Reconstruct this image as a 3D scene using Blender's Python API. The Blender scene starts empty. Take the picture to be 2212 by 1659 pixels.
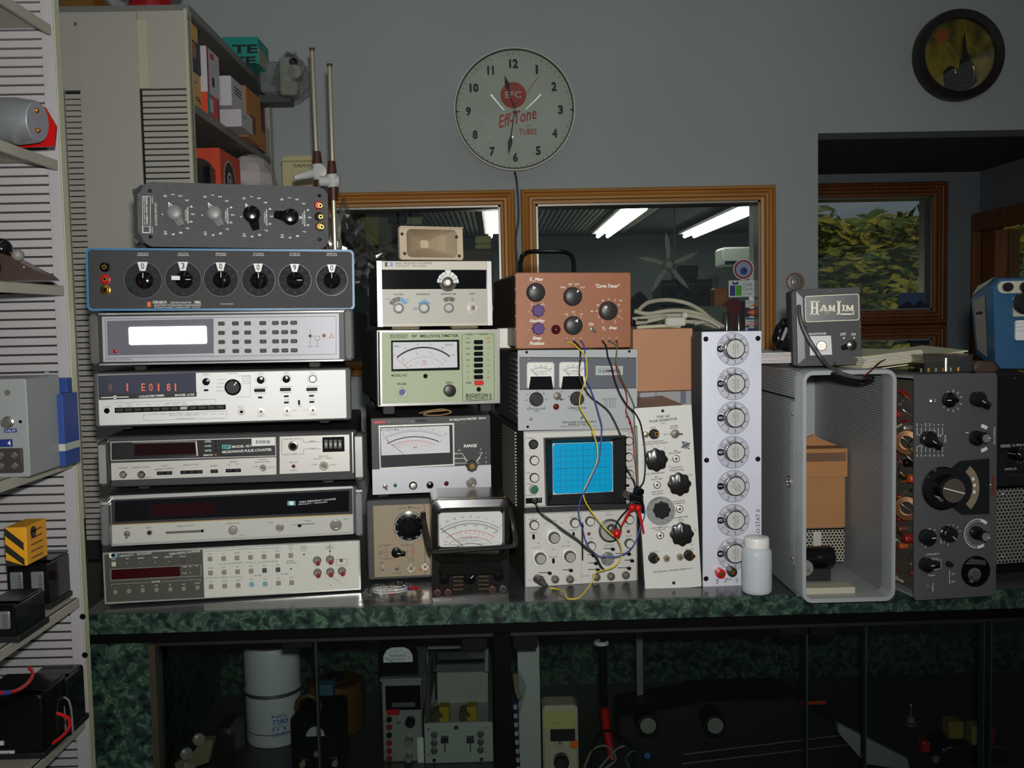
import bpy, math, random
import numpy as np
from mathutils import Matrix, Vector
random.seed(7)
S = bpy.context.scene
COL = S.collection
R = math.radians
# ---------------------------------------------------------------- camera
F = 2150.0
CZ = 1.40
CAM = Vector((0.0, 0.0, CZ))
VX, VY, ROLL = 1072.0, 688.0, 0.020
yc = Vector(((VX-1106)/F, (829.5-VY)/F, -1.0)).normalized()
xc = Vector((1.0, ROLL, 0.0)); xc = (xc - yc*xc.dot(yc)).normalized()
zc = xc.cross(yc)
RW = Matrix((xc, yc, zc))            # rows = world axes in camera coordinates
cd = bpy.data.cameras.new('camera'); cam = bpy.data.objects.new('camera', cd)
COL.objects.link(cam); S.camera = cam
cd.sensor_width = 36.0; cd.lens = F/2212*36.0; cd.clip_start = 0.05
cam.matrix_world = Matrix.Translation(CAM) @ RW.to_4x4()
def ray(px, py): return RW @ Vector(((px-1106)/F, (829.5-py)/F, -1.0))
def at(px, py, Y): d = ray(px, py); return CAM + d*(Y/d.y)
def atx(px, py, X): d = ray(px, py); return CAM + d*(X/d.x)
def atz(px, py, Z): d = ray(px, py); return CAM + d*((Z-CZ)/d.z)
RN = np.array([list(r) for r in RW]); CN = np.array([0, 0, CZ])
def proj(P):
    c = (np.asarray(P)-CN) @ RN
    return np.stack([1106-F*c[..., 0]/c[..., 2], 829.5+F*c[..., 1]/c[..., 2]], -1)
# ---------------------------------------------------------------- world, lights, exposure
S.view_settings.view_transform = 'Standard'; S.view_settings.look = 'None'
S.view_settings.gamma = 1; S.view_settings.use_curve_mapping = False
S.view_settings.exposure = 0.0
W = bpy.data.worlds.new('world'); S.world = W; W.use_nodes = True
bg = W.node_tree.nodes['Background']; bg.inputs[0].default_value = (0.80, 0.88, 1.0, 1); bg.inputs[1].default_value = 0.13
def light(name, kind, loc, target, energy, color=(1, 1, 1), **kw):
    l = bpy.data.lights.new(name, kind); l.energy = energy; l.color = color
    for k, v in kw.items(): setattr(l, k, v)
    o = bpy.data.objects.new(name, l); COL.objects.link(o); o.location = loc
    o.rotation_euler = (Vector(target)-Vector(loc)).to_track_quat('-Z', 'Y').to_euler(); return o
light('camera_flash', 'SPOT', (0.02, -0.02, CZ+0.07), at(1000, 560, 2.0), 90, (1.0, 0.985, 0.96), spot_size=R(88), spot_blend=1.0, shadow_soft_size=0.018)
for lx_ in (-0.45, 0.75): light('ceiling_fluorescent', 'AREA', (lx_, 0.3, 2.72), (lx_, 0.3, 0), 2.4, (0.90, 1.0, 0.92), shape='RECTANGLE', size=0.05, size_y=2.4)
# ---------------------------------------------------------------- materials
def lin(c):
    return tuple(((v/255)/12.92 if v/255 <= 0.04045 else ((v/255+0.055)/1.055)**2.4) for v in c)
MC = {}
def M(name, rgb=(128, 128, 128), rough=0.5, metal=0.0, bump=0.0, bs=300.0, var=0.0, vs=20.0, emit=0.0, alpha=1.0, trans=0.0, coat=0.0, spec=0.5, anis=None):
    if name in MC: return MC[name]
    m = bpy.data.materials.new(name); m.use_nodes = True
    nt = m.node_tree; b = nt.nodes['Principled BSDF']; c = lin(rgb)+(1,)
    b.inputs['Base Color'].default_value = c; b.inputs['Roughness'].default_value = rough
    b.inputs['Metallic'].default_value = metal; b.inputs['Specular IOR Level'].default_value = spec
    if emit: b.inputs['Emission Color'].default_value = c; b.inputs['Emission Strength'].default_value = emit
    if trans: b.inputs['Transmission Weight'].default_value = trans; b.inputs['IOR'].default_value = 1.3
    if alpha < 1: b.inputs['Alpha'].default_value = alpha
    if coat: b.inputs['Coat Weight'].default_value = coat; b.inputs['Coat Roughness'].default_value = 0.05
    tc = nt.nodes.new('ShaderNodeTexCoord')
    def noise(sc, det=3.0, vec=None):
        n = nt.nodes.new('ShaderNodeTexNoise'); n.inputs['Scale'].default_value = sc; n.inputs['Detail'].default_value = det
        nt.links.new(vec or tc.outputs['Object'], n.inputs['Vector']); return n
    if var:
        n = noise(vs); r = nt.nodes.new('ShaderNodeMapRange'); r.inputs[1].default_value = 0.3; r.inputs[2].default_value = 0.7
        r.inputs[3].default_value = 1-var; r.inputs[4].default_value = 1+var; nt.links.new(n.outputs[0], r.inputs[0])
        mx = nt.nodes.new('ShaderNodeVectorMath'); mx.operation = 'SCALE'; mx.inputs[0].default_value = c[:3]
        nt.links.new(r.outputs[0], mx.inputs['Scale']); nt.links.new(mx.outputs[0], b.inputs['Base Color'])
    if bump:
        v = None
        if anis:
            mp = nt.nodes.new('ShaderNodeMapping'); mp.inputs['Scale'].default_value = anis
            nt.links.new(tc.outputs['Object'], mp.inputs['Vector']); v = mp.outputs[0]
        n = noise(bs, 2.0, v); bp = nt.nodes.new('ShaderNodeBump'); bp.inputs['Strength'].default_value = bump; bp.inputs['Distance'].default_value = 0.002
        nt.links.new(n.outputs[0], bp.inputs['Height']); nt.links.new(bp.outputs[0], b.inputs['Normal'])
    MC[name] = m; return m
def ramp_mat(name, scale, stops, rough=0.4, kind='noise', stretch=(1, 1, 1), detail=6.0, dist=0.0, emit=0, coord='Object'):
    if name in MC: return MC[name]
    m = bpy.data.materials.new(name); m.use_nodes = True; nt = m.node_tree; b = nt.nodes['Principled BSDF']
    b.inputs['Roughness'].default_value = rough
    tc = nt.nodes.new('ShaderNodeTexCoord'); mp = nt.nodes.new('ShaderNodeMapping'); mp.inputs['Scale'].default_value = stretch
    nt.links.new(tc.outputs[coord], mp.inputs[0])
    if kind == 'noise':
        n = nt.nodes.new('ShaderNodeTexNoise'); n.inputs['Detail'].default_value = detail; n.inputs['Distortion'].default_value = dist
    else:
        n = nt.nodes.new('ShaderNodeTexVoronoi'); n.inputs['Randomness'].default_value = 0
    n.inputs['Scale'].default_value = scale; nt.links.new(mp.outputs[0], n.inputs['Vector'])
    cr = nt.nodes.new('ShaderNodeValToRGB'); e = cr.color_ramp.elements
    while len(e) < len(stops): e.new(0.5)
    for i, (p, c) in enumerate(stops): e[i].position = p; e[i].color = lin(c)+(1,)
    nt.links.new(n.outputs[0], cr.inputs[0]); nt.links.new(cr.outputs[0], b.inputs['Base Color'])
    if emit: nt.links.new(cr.outputs[0], b.inputs['Emission Color']); b.inputs['Emission Strength'].default_value = emit
    MC[name] = m; return m
BLK = M('black_plastic', (14, 14, 15), 0.14, spec=0.4); BLKM = M('black_matte', (20, 20, 21), 0.6); INK = M('black_ink', (25, 25, 28), 0.6)
WHT = M('white_ink', (232, 232, 226), 0.6); STEEL = M('chromed_steel', (176, 170, 160), 0.24, 0.85); DULL = M('dull_nickel', (160, 155, 145), 0.4, 0.8)
ALU = M('brushed_aluminium', (190, 188, 184), 0.38, 0.85, 0.15, 900, anis=(0.03, 1, 1)); REDP = M('red_plastic', (185, 12, 16), 0.3); BRASS = M('brass', (200, 150, 70), 0.25, 0.95)
DK = M('dark_grey_paint', (52, 51, 52), 0.55, bump=0.2, bs=700); HOLE = M('deep_black', (4, 4, 4), 0.8, spec=0.1); REDI = M('red_ink', (190, 45, 40), 0.6)
WPL = M('white_plastic', (222, 222, 218), 0.4); GREY = M('grey_plastic', (120, 118, 112), 0.45)
GLASS = None
def glass_mat(name='clear_glass', tint=(0.9, 0.95, 0.93), refl=0.06, rough=0.02):
    m = bpy.data.materials.new(name); m.use_nodes = True; nt = m.node_tree; nt.nodes.clear()
    o = nt.nodes.new('ShaderNodeOutputMaterial'); t = nt.nodes.new('ShaderNodeBsdfTransparent'); g = nt.nodes.new('ShaderNodeBsdfGlossy'); x = nt.nodes.new('ShaderNodeMixShader')
    t.inputs[0].default_value = tint+(1,); g.inputs['Roughness'].default_value = rough; x.inputs[0].default_value = refl
    nt.links.new(t.outputs[0], x.inputs[1]); nt.links.new(g.outputs[0], x.inputs[2]); nt.links.new(x.outputs[0], o.inputs[0]); return m
GLASS = glass_mat(); FILM = glass_mat('clear_film', (0.95, 0.95, 0.94), 0.20, 0.16); ACR = glass_mat('clear_acrylic', (0.80, 0.82, 0.82), 0.07, 0.02)
# ---------------------------------------------------------------- mesh builder
TXT = {}
def text_geo(s, shear=0.0, bold=0.0):
    k = (s, shear, bold)
    if k in TXT: return TXT[k]
    c = bpy.data.curves.new('t', 'FONT'); c.body = s; c.resolution_u = 2; c.shear = shear; c.offset = bold; c.fill_mode = 'FRONT'
    o = bpy.data.objects.new('t', c); COL.objects.link(o); dg = bpy.context.evaluated_depsgraph_get()
    me = bpy.data.meshes.new_from_object(o.evaluated_get(dg))
    v = np.array([list(q.co)[:2] for q in me.vertices]); f = [list(p.vertices) for p in me.polygons]
    bpy.data.objects.remove(o); bpy.data.curves.remove(c); bpy.data.meshes.remove(me)
    a = v.min(0); b = v.max(0); v = (v-(a+b)/2)/(b-a); TXT[k] = (v, f, (b-a)[0]/(b-a)[1]); return TXT[k]
class MB:
    def __init__(s): s.v = []; s.f = []; s.mi = []; s.mats = []
    def m(s, mat):
        if mat not in s.mats: s.mats.append(mat)
        return s.mats.index(mat)
    def add(s, vs, fs, mat):
        n = len(s.v); i = s.m(mat); s.v += [tuple(q) for q in vs]; s.f += [[n+j for j in f] for f in fs]; s.mi += [i]*len(fs); return s
    def box(s, x0, x1, y0, y1, z0, z1, mat, bev=0.0, T=None):
        if bev <= 0:
            vs = [(x, y, z) for x in (x0, x1) for y in (y0, y1) for z in (z0, z1)]
            fs = [(0, 1, 3, 2), (4, 6, 7, 5), (0, 4, 5, 1), (2, 3, 7, 6), (0, 2, 6, 4), (1, 5, 7, 3)]
        else:
            b = min(bev, abs(x1-x0)*.45, abs(y1-y0)*.45, abs(z1-z0)*.45)
            def oc(y, i):  # octagon in xz at y inset i
                a = i; c = i+b
                return [(x0+c, y, z0+a), (x1-c, y, z0+a), (x1-a, y, z0+c), (x1-a, y, z1-c), (x1-c, y, z1-a), (x0+c, y, z1-a), (x0+a, y, z1-c), (x0+a, y, z0+c)]
            b2 = b*0.6
            vs = oc(y0, b2)+oc(y0+b2, 0)+oc(y1-b2, 0)+oc(y1, b2)
            fs = [tuple(range(8)), tuple(range(31, 23, -1))]
            for k in range(3):
                for j in range(8): a = k*8+j; c = k*8+(j+1) % 8; fs.append((a, a+8, c+8, c))
        if T is not None: vs = [T @ Vector(q) for q in vs]
        return s.add(vs, fs, mat)
    def prism(s, pts, y0, y1, mat, T=None):
        n = len(pts); vs = [(x, y0, z) for x, z in pts]+[(x, y1, z) for x, z in pts]
        fs = [tuple(range(n)), tuple(range(2*n-1, n-1, -1))]+[(i, i+n, (i+1) % n+n, (i+1) % n) for i in range(n)]
        if T is not None: vs = [T @ Vector(q) for q in vs]
        return s.add(vs, fs, mat)
    def flat(s, pts, y, mat): return s.add([(x, y, z) for x, z in pts], [tuple(range(len(pts)))], mat)
    def lathe(s, prof, mat, o=(0, 0, 0), ax=(0, -1, 0), n=24, lob=0, amp=0.0, sx=1.0, cap=True):
        a = Vector(ax).normalized(); u = a.orthogonal().normalized() if abs(a.y) < .99 else Vector((1, 0, 0)); w = a.cross(u); o = Vector(o); vs = []; fs = []
        for r, d in prof:
            for j in range(n):
                t = 2*math.pi*j/n; rr = r*(1+(amp*math.cos(lob*t) if lob else 0))
                vs.append(o+a*d+u*(rr*math.cos(t)*sx)+w*(rr*math.sin(t)))
        for k in range(len(prof)-1):
            for j in range(n): b = (j+1) % n; fs.append((k*n+j, k*n+b, k*n+n+b, k*n+n+j))
        if cap: fs.append(tuple(range(n-1, -1, -1))); fs.append(tuple((len(prof)-1)*n+j for j in range(n)))
        return s.add(vs, fs, mat)
    def tube(s, pts, r, mat, n=7, smooth=0, closed=False, cap=True):
        P = [Vector(p) for p in pts]
        if smooth: P = catmull(P, smooth, closed)
        N = len(P); vs = []; fs = []; pu = None
        for i, p in enumerate(P):
            if closed: t = P[(i+1) % N]-P[i-1]
            else: t = P[min(i+1, N-1)]-P[max(i-1, 0)]
            t = t.normalized() if t.length > 1e-9 else Vector((0, 0, 1))
            u = t.orthogonal().normalized() if pu is None else (pu-t*pu.dot(t)).normalized()
            pu = u; w = t.cross(u); rr = r[i*len(r)//N] if isinstance(r, (list, tuple)) else r
            for j in range(n): a = 2*math.pi*j/n; vs.append(p+u*(rr*math.cos(a))+w*(rr*math.sin(a)))
        for k in range(N-1 if not closed else N):
            for j in range(n): b = (j+1) % n; q = (k+1) % N; fs.append((k*n+j, k*n+b, q*n+b, q*n+j))
        if not closed and cap: fs.append(tuple(range(n-1, -1, -1))); fs.append(tuple((N-1)*n+j for j in range(n)))
        return s.add(vs, fs, mat)
    def ball(s, c, r, mat, sc=(1, 1, 1), n=12, k=7):
        vs = []; fs = []
        for i in range(k+1):
            a = math.pi*i/k
            for j in range(n): t = 2*math.pi*j/n; vs.append((c[0]+r*sc[0]*math.sin(a)*math.cos(t), c[1]+r*sc[1]*math.sin(a)*math.sin(t), c[2]+r*sc[2]*math.cos(a)))
        for i in range(k):
            for j in range(n): b = (j+1) % n; fs.append((i*n+j, i*n+n+j, i*n+n+b, i*n+b))
        return s.add(vs, fs, mat)
    def text(s, t, c, h, mat, w=None, y=0.0, rot=0.0, shear=0.0, T=None, bold=0.0):
        v, f, asp = text_geo(t, shear, bold); ww = w if w else h*asp; q = v*np.array([ww, h]); a = R(rot)
        q = q @ np.array([[math.cos(a), math.sin(a)], [-math.sin(a), math.cos(a)]])
        vs = [(c[0]+p[0], y, c[1]+p[1]) for p in q]
        if T is not None: vs = [T @ Vector(p) for p in vs]
        return s.add(vs, f, mat)
    def obj(s, name, parent=None, sharp=35, label=None, kind=None, mw=None):
        me = bpy.data.meshes.new(name); me.from_pydata(s.v, [], s.f); me.validate()
        for mt in s.mats: me.materials.append(mt)
        if len(me.polygons) == len(s.mi): me.polygons.foreach_set('material_index', s.mi)
        me.polygons.foreach_set('use_smooth', [True]*len(me.polygons)); me.set_sharp_from_angle(angle=R(sharp)); me.update()
        o = bpy.data.objects.new(name, me); COL.objects.link(o)
        if parent is not None: o.parent = parent
        if mw is not None: o.matrix_world = mw
        if label: o['label'] = label
        if kind: o['kind'] = kind
        return o
def catmull(P, k, closed=False):
    out = []; N = len(P); rg = range(N if closed else N-1)
    for i in rg:
        g = (lambda j: P[j % N]) if closed else (lambda j: P[max(0, min(N-1, j))])
        a, b, c, d = g(i-1), g(i), g(i+1), g(i+2)
        for j in range(k):
            t = j/k; out.append(0.5*((2*b)+(c-a)*t+(2*a-5*b+4*c-d)*t*t+(3*b-a-3*c+d)*t**3))
    if not closed: out.append(P[-1])
    return out
def tag(o, label, cat, group=None, kind=None):
    o['label'] = label; o['category'] = cat
    if group: o['group'] = group
    if kind: o['kind'] = kind
    return o
def struct(mb, name, **k): return mb.obj(name, kind='structure', **k)
def empty(name, label, cat, mw, group=None):
    o = bpy.data.objects.new(name, None); COL.objects.link(o); o.empty_display_size = 0.05
    o.matrix_world = mw if isinstance(mw, Matrix) else Matrix.Translation(mw); return tag(o, label, cat, group)
def single(mb, name, label, cat, group=None, base=None, **k):     # a thing that is one mesh, origin at its base
    c = Vector(base) if base is not None else Vector([sum(q[i] for q in mb.v)/len(mb.v) for i in (0, 1)]+[min(q[2] for q in mb.v)])
    mb.v = [tuple(Vector(q)-c) for q in mb.v]; o = mb.obj(name, **k); o.location = c; return tag(o, label, cat, group)
def copy_tree(o, parent=None):
    c = o.copy(); COL.objects.link(c)
    if parent: c.parent = parent
    for ch in list(o.children): copy_tree(ch, c)
    return c
def rrect(x0, x1, z0, z1, r, n=4):
    out = []
    for cx, cz, a in ((x1-r, z1-r, 0), (x0+r, z1-r, 90), (x0+r, z0+r, 180), (x1-r, z0+r, 270)):
        for i in range(n+1): t = R(a+90*i/n); out.append((cx+r*math.cos(t), cz+r*math.sin(t)))
    return out
# ---------------------------------------------------------------- panels fitted to a quad seen by the camera
def eul(yaw, pit, rol): return np.array(Matrix.Rotation(yaw, 3, 'Z') @ Matrix.Rotation(pit, 3, 'X') @ Matrix.Rotation(rol, 3, 'Y'))
def fit(q, Y, yaw0=0.0, sy=8.0, sp=0.7, sr=0.8):
    q = np.array(q, float); c = q.mean(0); p0 = at(c[0], c[1], Y); s = Y/F
    w = np.linalg.norm(q[1]-q[0])*s; h = np.linalg.norm(q[3]-q[0])*s
    x = np.array([p0.x, p0.z, w, h, R(yaw0), 0, 0])
    def res(x):
        A = eul(*x[4:7]); ctr = np.array([x[0], Y, x[1]])
        L = np.array([[-x[2]/2, 0, x[3]/2], [x[2]/2, 0, x[3]/2], [x[2]/2, 0, -x[3]/2], [-x[2]/2, 0, -x[3]/2]])
        e = (proj(ctr+L @ A.T)-q).ravel()/1.2
        return np.concatenate([e, [(x[4]-R(yaw0))/R(sy), x[5]/R(sp), x[6]/R(sr)]])
    for _ in range(12):
        r = res(x); J = np.stack([(res(x+d)-r)/1e-5 for d in np.eye(7)*1e-5], 1); x = x-np.linalg.lstsq(J, r, rcond=None)[0]
    A = Matrix(eul(*x[4:7]).tolist()); base = Vector((x[0], Y, x[1])) - A @ Vector((0, 0, x[3]/2))
    return Matrix.Translation(base) @ A.to_4x4(), float(x[2]), float(x[3])
def ridge(mb, P, h, m, T):     # a bar with a rounded crown
    (a, b, c, d) = P; lo = [(x, 0, z) for x, z in P]; hi = [(x, -h*.72, z) for x, z in P]; r1 = ((a[0]+d[0])/2*.9, -h*.98, (a[1]+d[1])/2); r2 = ((b[0]+c[0])/2*.92, -h*.98, (b[1]+c[1])/2); r3 = ((r1[0]+r2[0])/2, -h, 0)
    mb.add([T @ Vector(q) for q in lo+hi+[r1, r2, r3]], [(0, 1, 5, 4), (1, 2, 6, 5), (2, 3, 7, 6), (3, 0, 4, 7), (4, 5, 9, 10, 8), (6, 7, 8, 10, 9), (5, 6, 9), (7, 4, 8)], m)
class Panel:
    """front plate with local x right, z up, y away from the camera; features are given where they show on it"""
    def __init__(s, name, label, cat, q, Y, yaw=0.0, sy=8.0, sp=0.7, sr=0.8, group=None):
        s.M, s.w, s.h = fit(q, Y, yaw, sy, sp, sr); s.Mi = s.M.inverted(); s.e = empty(name, label, cat, s.M, group)
        s.s = s.w/np.linalg.norm(np.array(q[1], float)-np.array(q[0], float)); s.pr = MB(); s.cur = s.e
    def uv(s, x, y, off=0.0):
        o = s.Mi @ CAM; d = s.Mi.to_3x3() @ ray(x, y); t = (-off-o.y)/d.y; p = o+d*t; return p.x, p.z
    def R4(s, x0, y0, x1, y1, off=0.0):
        a = [s.uv(*q, off) for q in ((x0, (y0)), (x1, y0), (x1, y1), (x0, y1))]
        return (a[0][0]+a[3][0])/2, (a[1][0]+a[2][0])/2, (a[2][1]+a[3][1])/2, (a[0][1]+a[1][1])/2
    def case(s, depth, mat, l=0, r=0, t=0, b=0, y0=0.004, bev=0.003, name='case'):
        k = s.s; return MB().box(-s.w/2-l*k, s.w/2+r*k, y0, depth, -b*k, s.h+t*k, mat, bev).obj(name, s.e)
    def plate(s, mat, t=0.004, bev=0.001, name='front_panel', ins=(0, 0, 0, 0), y=0.0):
        k = s.s; return MB().box(-s.w/2+ins[0]*k, s.w/2-ins[1]*k, y, y+t, ins[3]*k, s.h-ins[2]*k, mat, bev).obj(name, s.e)
    def feet(s, hpx, depth, mat=BLKM, wpx=26, ins=40, yf=0.03):
        k = s.s
        for sx in (-1, 1):
            for yy in (yf, depth-0.06):
                x = sx*(s.w/2-ins*k); MB().box(x-wpx*k/2, x+wpx*k/2, yy, yy+0.025, -hpx*k, 0.0, mat, 0.002).obj('foot', s.e)
    def block(s, x0, y0, x1, y1, mat, name='panel', out=0.001, into=0.0, bev=0.0005, par=None, r=0, q=None):
        if q:
            a = [s.uv(*c, max(out, 0)) for c in q]; return MB().prism([a[3], a[2], a[1], a[0]], -out, into, mat).obj(name, par or s.e)
        X0, X1, Z0, Z1 = s.R4(x0, y0, x1, y1, max(out, 0))
        if r: return MB().prism(rrect(X0, X1, Z0, Z1, r*s.s), -out, into, mat).obj(name, par or s.e)
        return MB().box(X0, X1, -out, into, Z0, Z1, mat, bev).obj(name, par or s.e)
    def btn(s, x, y, w, h, mat, out=4, name='button', base=0.0): return s.block(x-w/2, y-h/2, x+w/2, y+h/2, mat, name, out*s.s+base, base and 0.0, 0.0012)
    def recess(s, x0, y0, x1, y1, mat, rim=None, rw=2, name='display', out=0.0012, par=None):
        o = s.block(x0, y0, x1, y1, mat, name, out, 0.0, 0)
        if rim:
            X0, X1, Z0, Z1 = s.R4(x0, y0, x1, y1); k = rw*s.s; mb = MB(); t = out+0.0018
            mb.box(X0-k, X1+k, -t, 0, Z1, Z1+k, rim); mb.box(X0-k, X1+k, -t, 0, Z0-k, Z0, rim); mb.box(X0-k, X0, -t, 0, Z0, Z1, rim); mb.box(X1, X1+k, -t, 0, Z0, Z1, rim); mb.obj('bezel', par or s.e)
        return o
    def lathe(s, x, y, prof, mat, name, n=24, par=None, off=0.0, lob=0, amp=0.0, topc=True):
        k = s.s; hh = prof[-1][1]*k+off if topc else off
        X, Z = s.uv(x, y, hh); return MB().lathe([(a*k, b*k) for a, b in prof], mat, (X, -off, Z), n=n, lob=lob, amp=amp).obj(name, par or s.e), X, Z, hh
    def knob(s, x, y, r, h=None, m=BLK, k='c', ang=90, mk=WHT, cap=None, skirt=None, sm=None, sr=0, name='knob', off=0.0, capr=0.78):
        h = h or r*1.0; S_ = s.s; X, Z = s.uv(x, y, h*S_+off); mb = MB(); sk = 0
        if skirt:
            mb.lathe([(skirt*S_, 0), (skirt*S_, 1.5*S_), (skirt*.8*S_, 3*S_), (r*S_, 3.2*S_)], sm or m, (X, -off, Z), n=32); sk = 0
        if k == 'f': mb.lathe([(r*S_, 0), (r*S_, h*.9*S_), (r*.9*S_, h*S_)], m, (X, -off, Z), n=48, lob=8, amp=0.07)
        elif k == 'g': mb.lathe([(r*S_, 0), (r*S_, h*.25*S_), (r*.93*S_, h*.3*S_), (r*.9*S_, h*.92*S_), (r*.8*S_, h*S_)], m, (X, -off, Z), n=60, lob=20, amp=0.018)
        elif k == 'b':
            mb.lathe([(r*S_, 0), (r*S_, h*.3*S_), (r*.9*S_, h*.42*S_), (r*.5*S_, h*.55*S_), (r*.05*S_, h*.6*S_)], m, (X, -off, Z), n=28)
            a = R(ang); T = Matrix.Translation((X, -off, Z)) @ Matrix.Rotation(-a, 4, 'Y'); ridge(mb, [(-r*.92*S_, -r*.28*S_), (r*.92*S_, -r*.28*S_), (r*.92*S_, r*.28*S_), (-r*.92*S_, r*.28*S_)], h*S_, m, T)
        elif k == 'p':
            mb.lathe([(r*S_, 0), (r*S_, h*.85*S_), (r*.9*S_, h*.95*S_), (r*.5*S_, h*1.02*S_), (r*.05*S_, h*1.05*S_)], m, (X, -off, Z), n=28)
            a = R(ang); T = Matrix.Translation((X, -off, Z)) @ Matrix.Rotation(-a, 4, 'Y'); L = r*S_
            ridge(mb, [(0, -L*.75), (L*1.95, -L*.42), (L*1.95, L*.42), (0, L*.75)], h*.9*S_, m, T)
        else: mb.lathe([(r*S_, 0), (r*S_, h*.85*S_), (r*.9*S_, h*.95*S_), (r*.55*S_, h*S_), (r*.05*S_, h*1.03*S_)], m, (X, -off, Z), n=28)
        o = mb.obj(name, s.e); hh = h*S_+off
        if cap: MB().lathe([(r*capr*S_, 0), (r*capr*S_, .8*S_)], cap, (X, -hh, Z), n=24).obj('cap', o); hh += .8*S_
        if mk and ang is not None:
            a = R(ang); T = Matrix.Translation((X, -hh, Z)) @ Matrix.Rotation(-a, 4, 'Y'); MB().box(r*.25*S_, r*.82*S_, -.6*S_, 0, -.7*S_, .7*S_, mk, 0, T).obj('pointer', o)
        return o
    def bnc(s, x, y, r=8, m=STEEL, name='connector', L=1.1):
        o, X, Z, h = s.lathe(x, y, [(r*1.15, 0), (r*1.15, 1.5), (r*.85, 1.6), (r*.85, r*L*.6), (r*.95, r*L*.62), (r*.92, r*L), (r*.62, r*L), (r*.6, r*L*.6)], m, name, n=18, topc=False)
        MB().lathe([(r*.5*s.s, 0), (r*.5*s.s, r*L*.8*s.s), (r*.2*s.s, r*L*.85*s.s)], M('insulator', (112, 104, 92), 0.5), (X, 0, Z), n=12).obj('insulator', o); return o
    def jack(s, x, y, r, m=STEEL, h=None, hole=HOLE, name='jack', hr=.5):
        h = h or r*.5; o, X, Z, d = s.lathe(x, y, [(r, 0), (r, h*.8), (r*.88, h)], m, name, n=20)
        MB().lathe([(r*hr*s.s, 0), (r*hr*s.s, .5*s.s)], hole, (X, -d, Z), n=14).obj('socket', o); return o
    def post(s, x, y, r, m=REDP, h=None, tip=BRASS, name='binding_post'):
        h = h or r*1.5; X, Z = s.uv(x, y, h*s.s); k = s.s
        o = MB().lathe([(r*.95*k, 0), (r*.95*k, h*.25*k), (r*.7*k, h*.3*k), (r*.8*k, h*.35*k), (r*k, h*.45*k), (r*k, h*.95*k), (r*.85*k, h*k)], m, (X, 0, Z), n=30, lob=10, amp=0.03).obj(name, s.e)
        MB().lathe([(r*.5*k, 0), (r*.5*k, .8*k), (r*.2*k, .9*k)], tip, (X, -h*k, Z), n=14).obj('tip', o); return o
    def toggle(s, x, y, r=6, ang=270, L=10, m=STEEL):
        o, X, Z, h = s.lathe(x, y, [(r, 0), (r, 1.5), (r*.75, 1.6), (r*.6, 4), (r*.4, 4.2)], m, 'toggle_switch', n=12, topc=False)
        a = R(ang); k = s.s; MB().tube([(X, -3*k, Z), (X+math.cos(a)*L*.6*k, -9*k, Z+math.sin(a)*L*.6*k), (X+math.cos(a)*L*k, -14*k, Z+math.sin(a)*L*k)], [1.2*k, 1.7*k, 2.2*k], m, n=8).obj('lever', o); return o
    def screw(s, x, y, r=3, m=DULL, name='screw'):
        o, X, Z, h = s.lathe(x, y, [(r, 0), (r, r*.25), (r*.7, r*.5), (r*.3, r*.6)], m, name, n=12); return o
    def led(s, x, y, r=4, m=None, h=None):
        o, X, Z, d = s.lathe(x, y, [(r*1.3, 0), (r*1.3, .8), (r, .9), (r, (h or r)*.6), (r*.7, (h or r)*.95), (r*.2, (h or r)*1.1)], m or M('red_lens', (120, 8, 10), 0.15), 'lamp', n=16); return o
    # flat print
    def t(s, txt, x, y, h, m=INK, w=None, rot=0, sh=0, L=1, bold=0.0):
        X, Z = s.uv(x, y, .0004*L); s.pr.text(txt, (X, Z), h*s.s, m, w*s.s if w else None, -.0004*L, rot, sh, bold=bold)
    def fl(s, pts, m=INK, L=1): s.pr.flat([s.uv(a, b, .0004*L) for a, b in pts], -.0004*L, m)
    def rect(s, x0, y0, x1, y1, m=INK, L=1): s.fl([(x0, y0), (x1, y0), (x1, y1), (x0, y1)], m, L)
    def line(s, pts, w=1.0, m=INK, L=1):
        P = [s.uv(a, b, .0004*L) for a, b in pts]; k = w*s.s/2
        for (x0, z0), (x1, z1) in zip(P, P[1:]):
            dx, dz = x1-x0, z1-z0; l = math.hypot(dx, dz) or 1; nx, nz = -dz/l*k, dx/l*k
            s.pr.flat([(x0+nx, z0+nz), (x1+nx, z1+nz), (x1-nx, z1-nz), (x0-nx, z0-nz)], -.0004*L, m)
    def frame(s, x0, y0, x1, y1, w=1, m=INK, L=1, q=None):
        c = q or [(x0, y0), (x1, y0), (x1, y1), (x0, y1)]; s.line(c+[c[0]], w, m, L)
    def arc(s, x, y, r, a0, a1, w=1, m=INK, L=1, n=20, sx=1.0, off=None):
        y_ = .0004*L if off is None else off; X, Z = s.uv(x, y, y_); k = s.s; pts = []
        for i in range(n):
            q = []
            for (j, rr) in ((i, r-w/2), (i+1, r-w/2), (i+1, r+w/2), (i, r+w/2)):
                t = R(a0+(a1-a0)*j/n); q.append((X+rr*k*math.cos(t)*sx, Z+rr*k*math.sin(t)))
            s.pr.flat(q, -y_, m)
    def disc(s, x, y, r, m=INK, L=1, n=28):
        X, Z = s.uv(x, y, .0004*L); s.pr.flat([(X+r*s.s*math.cos(2*math.pi*i/n), Z+r*s.s*math.sin(2*math.pi*i/n)) for i in range(n)], -.0004*L, m)
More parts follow.
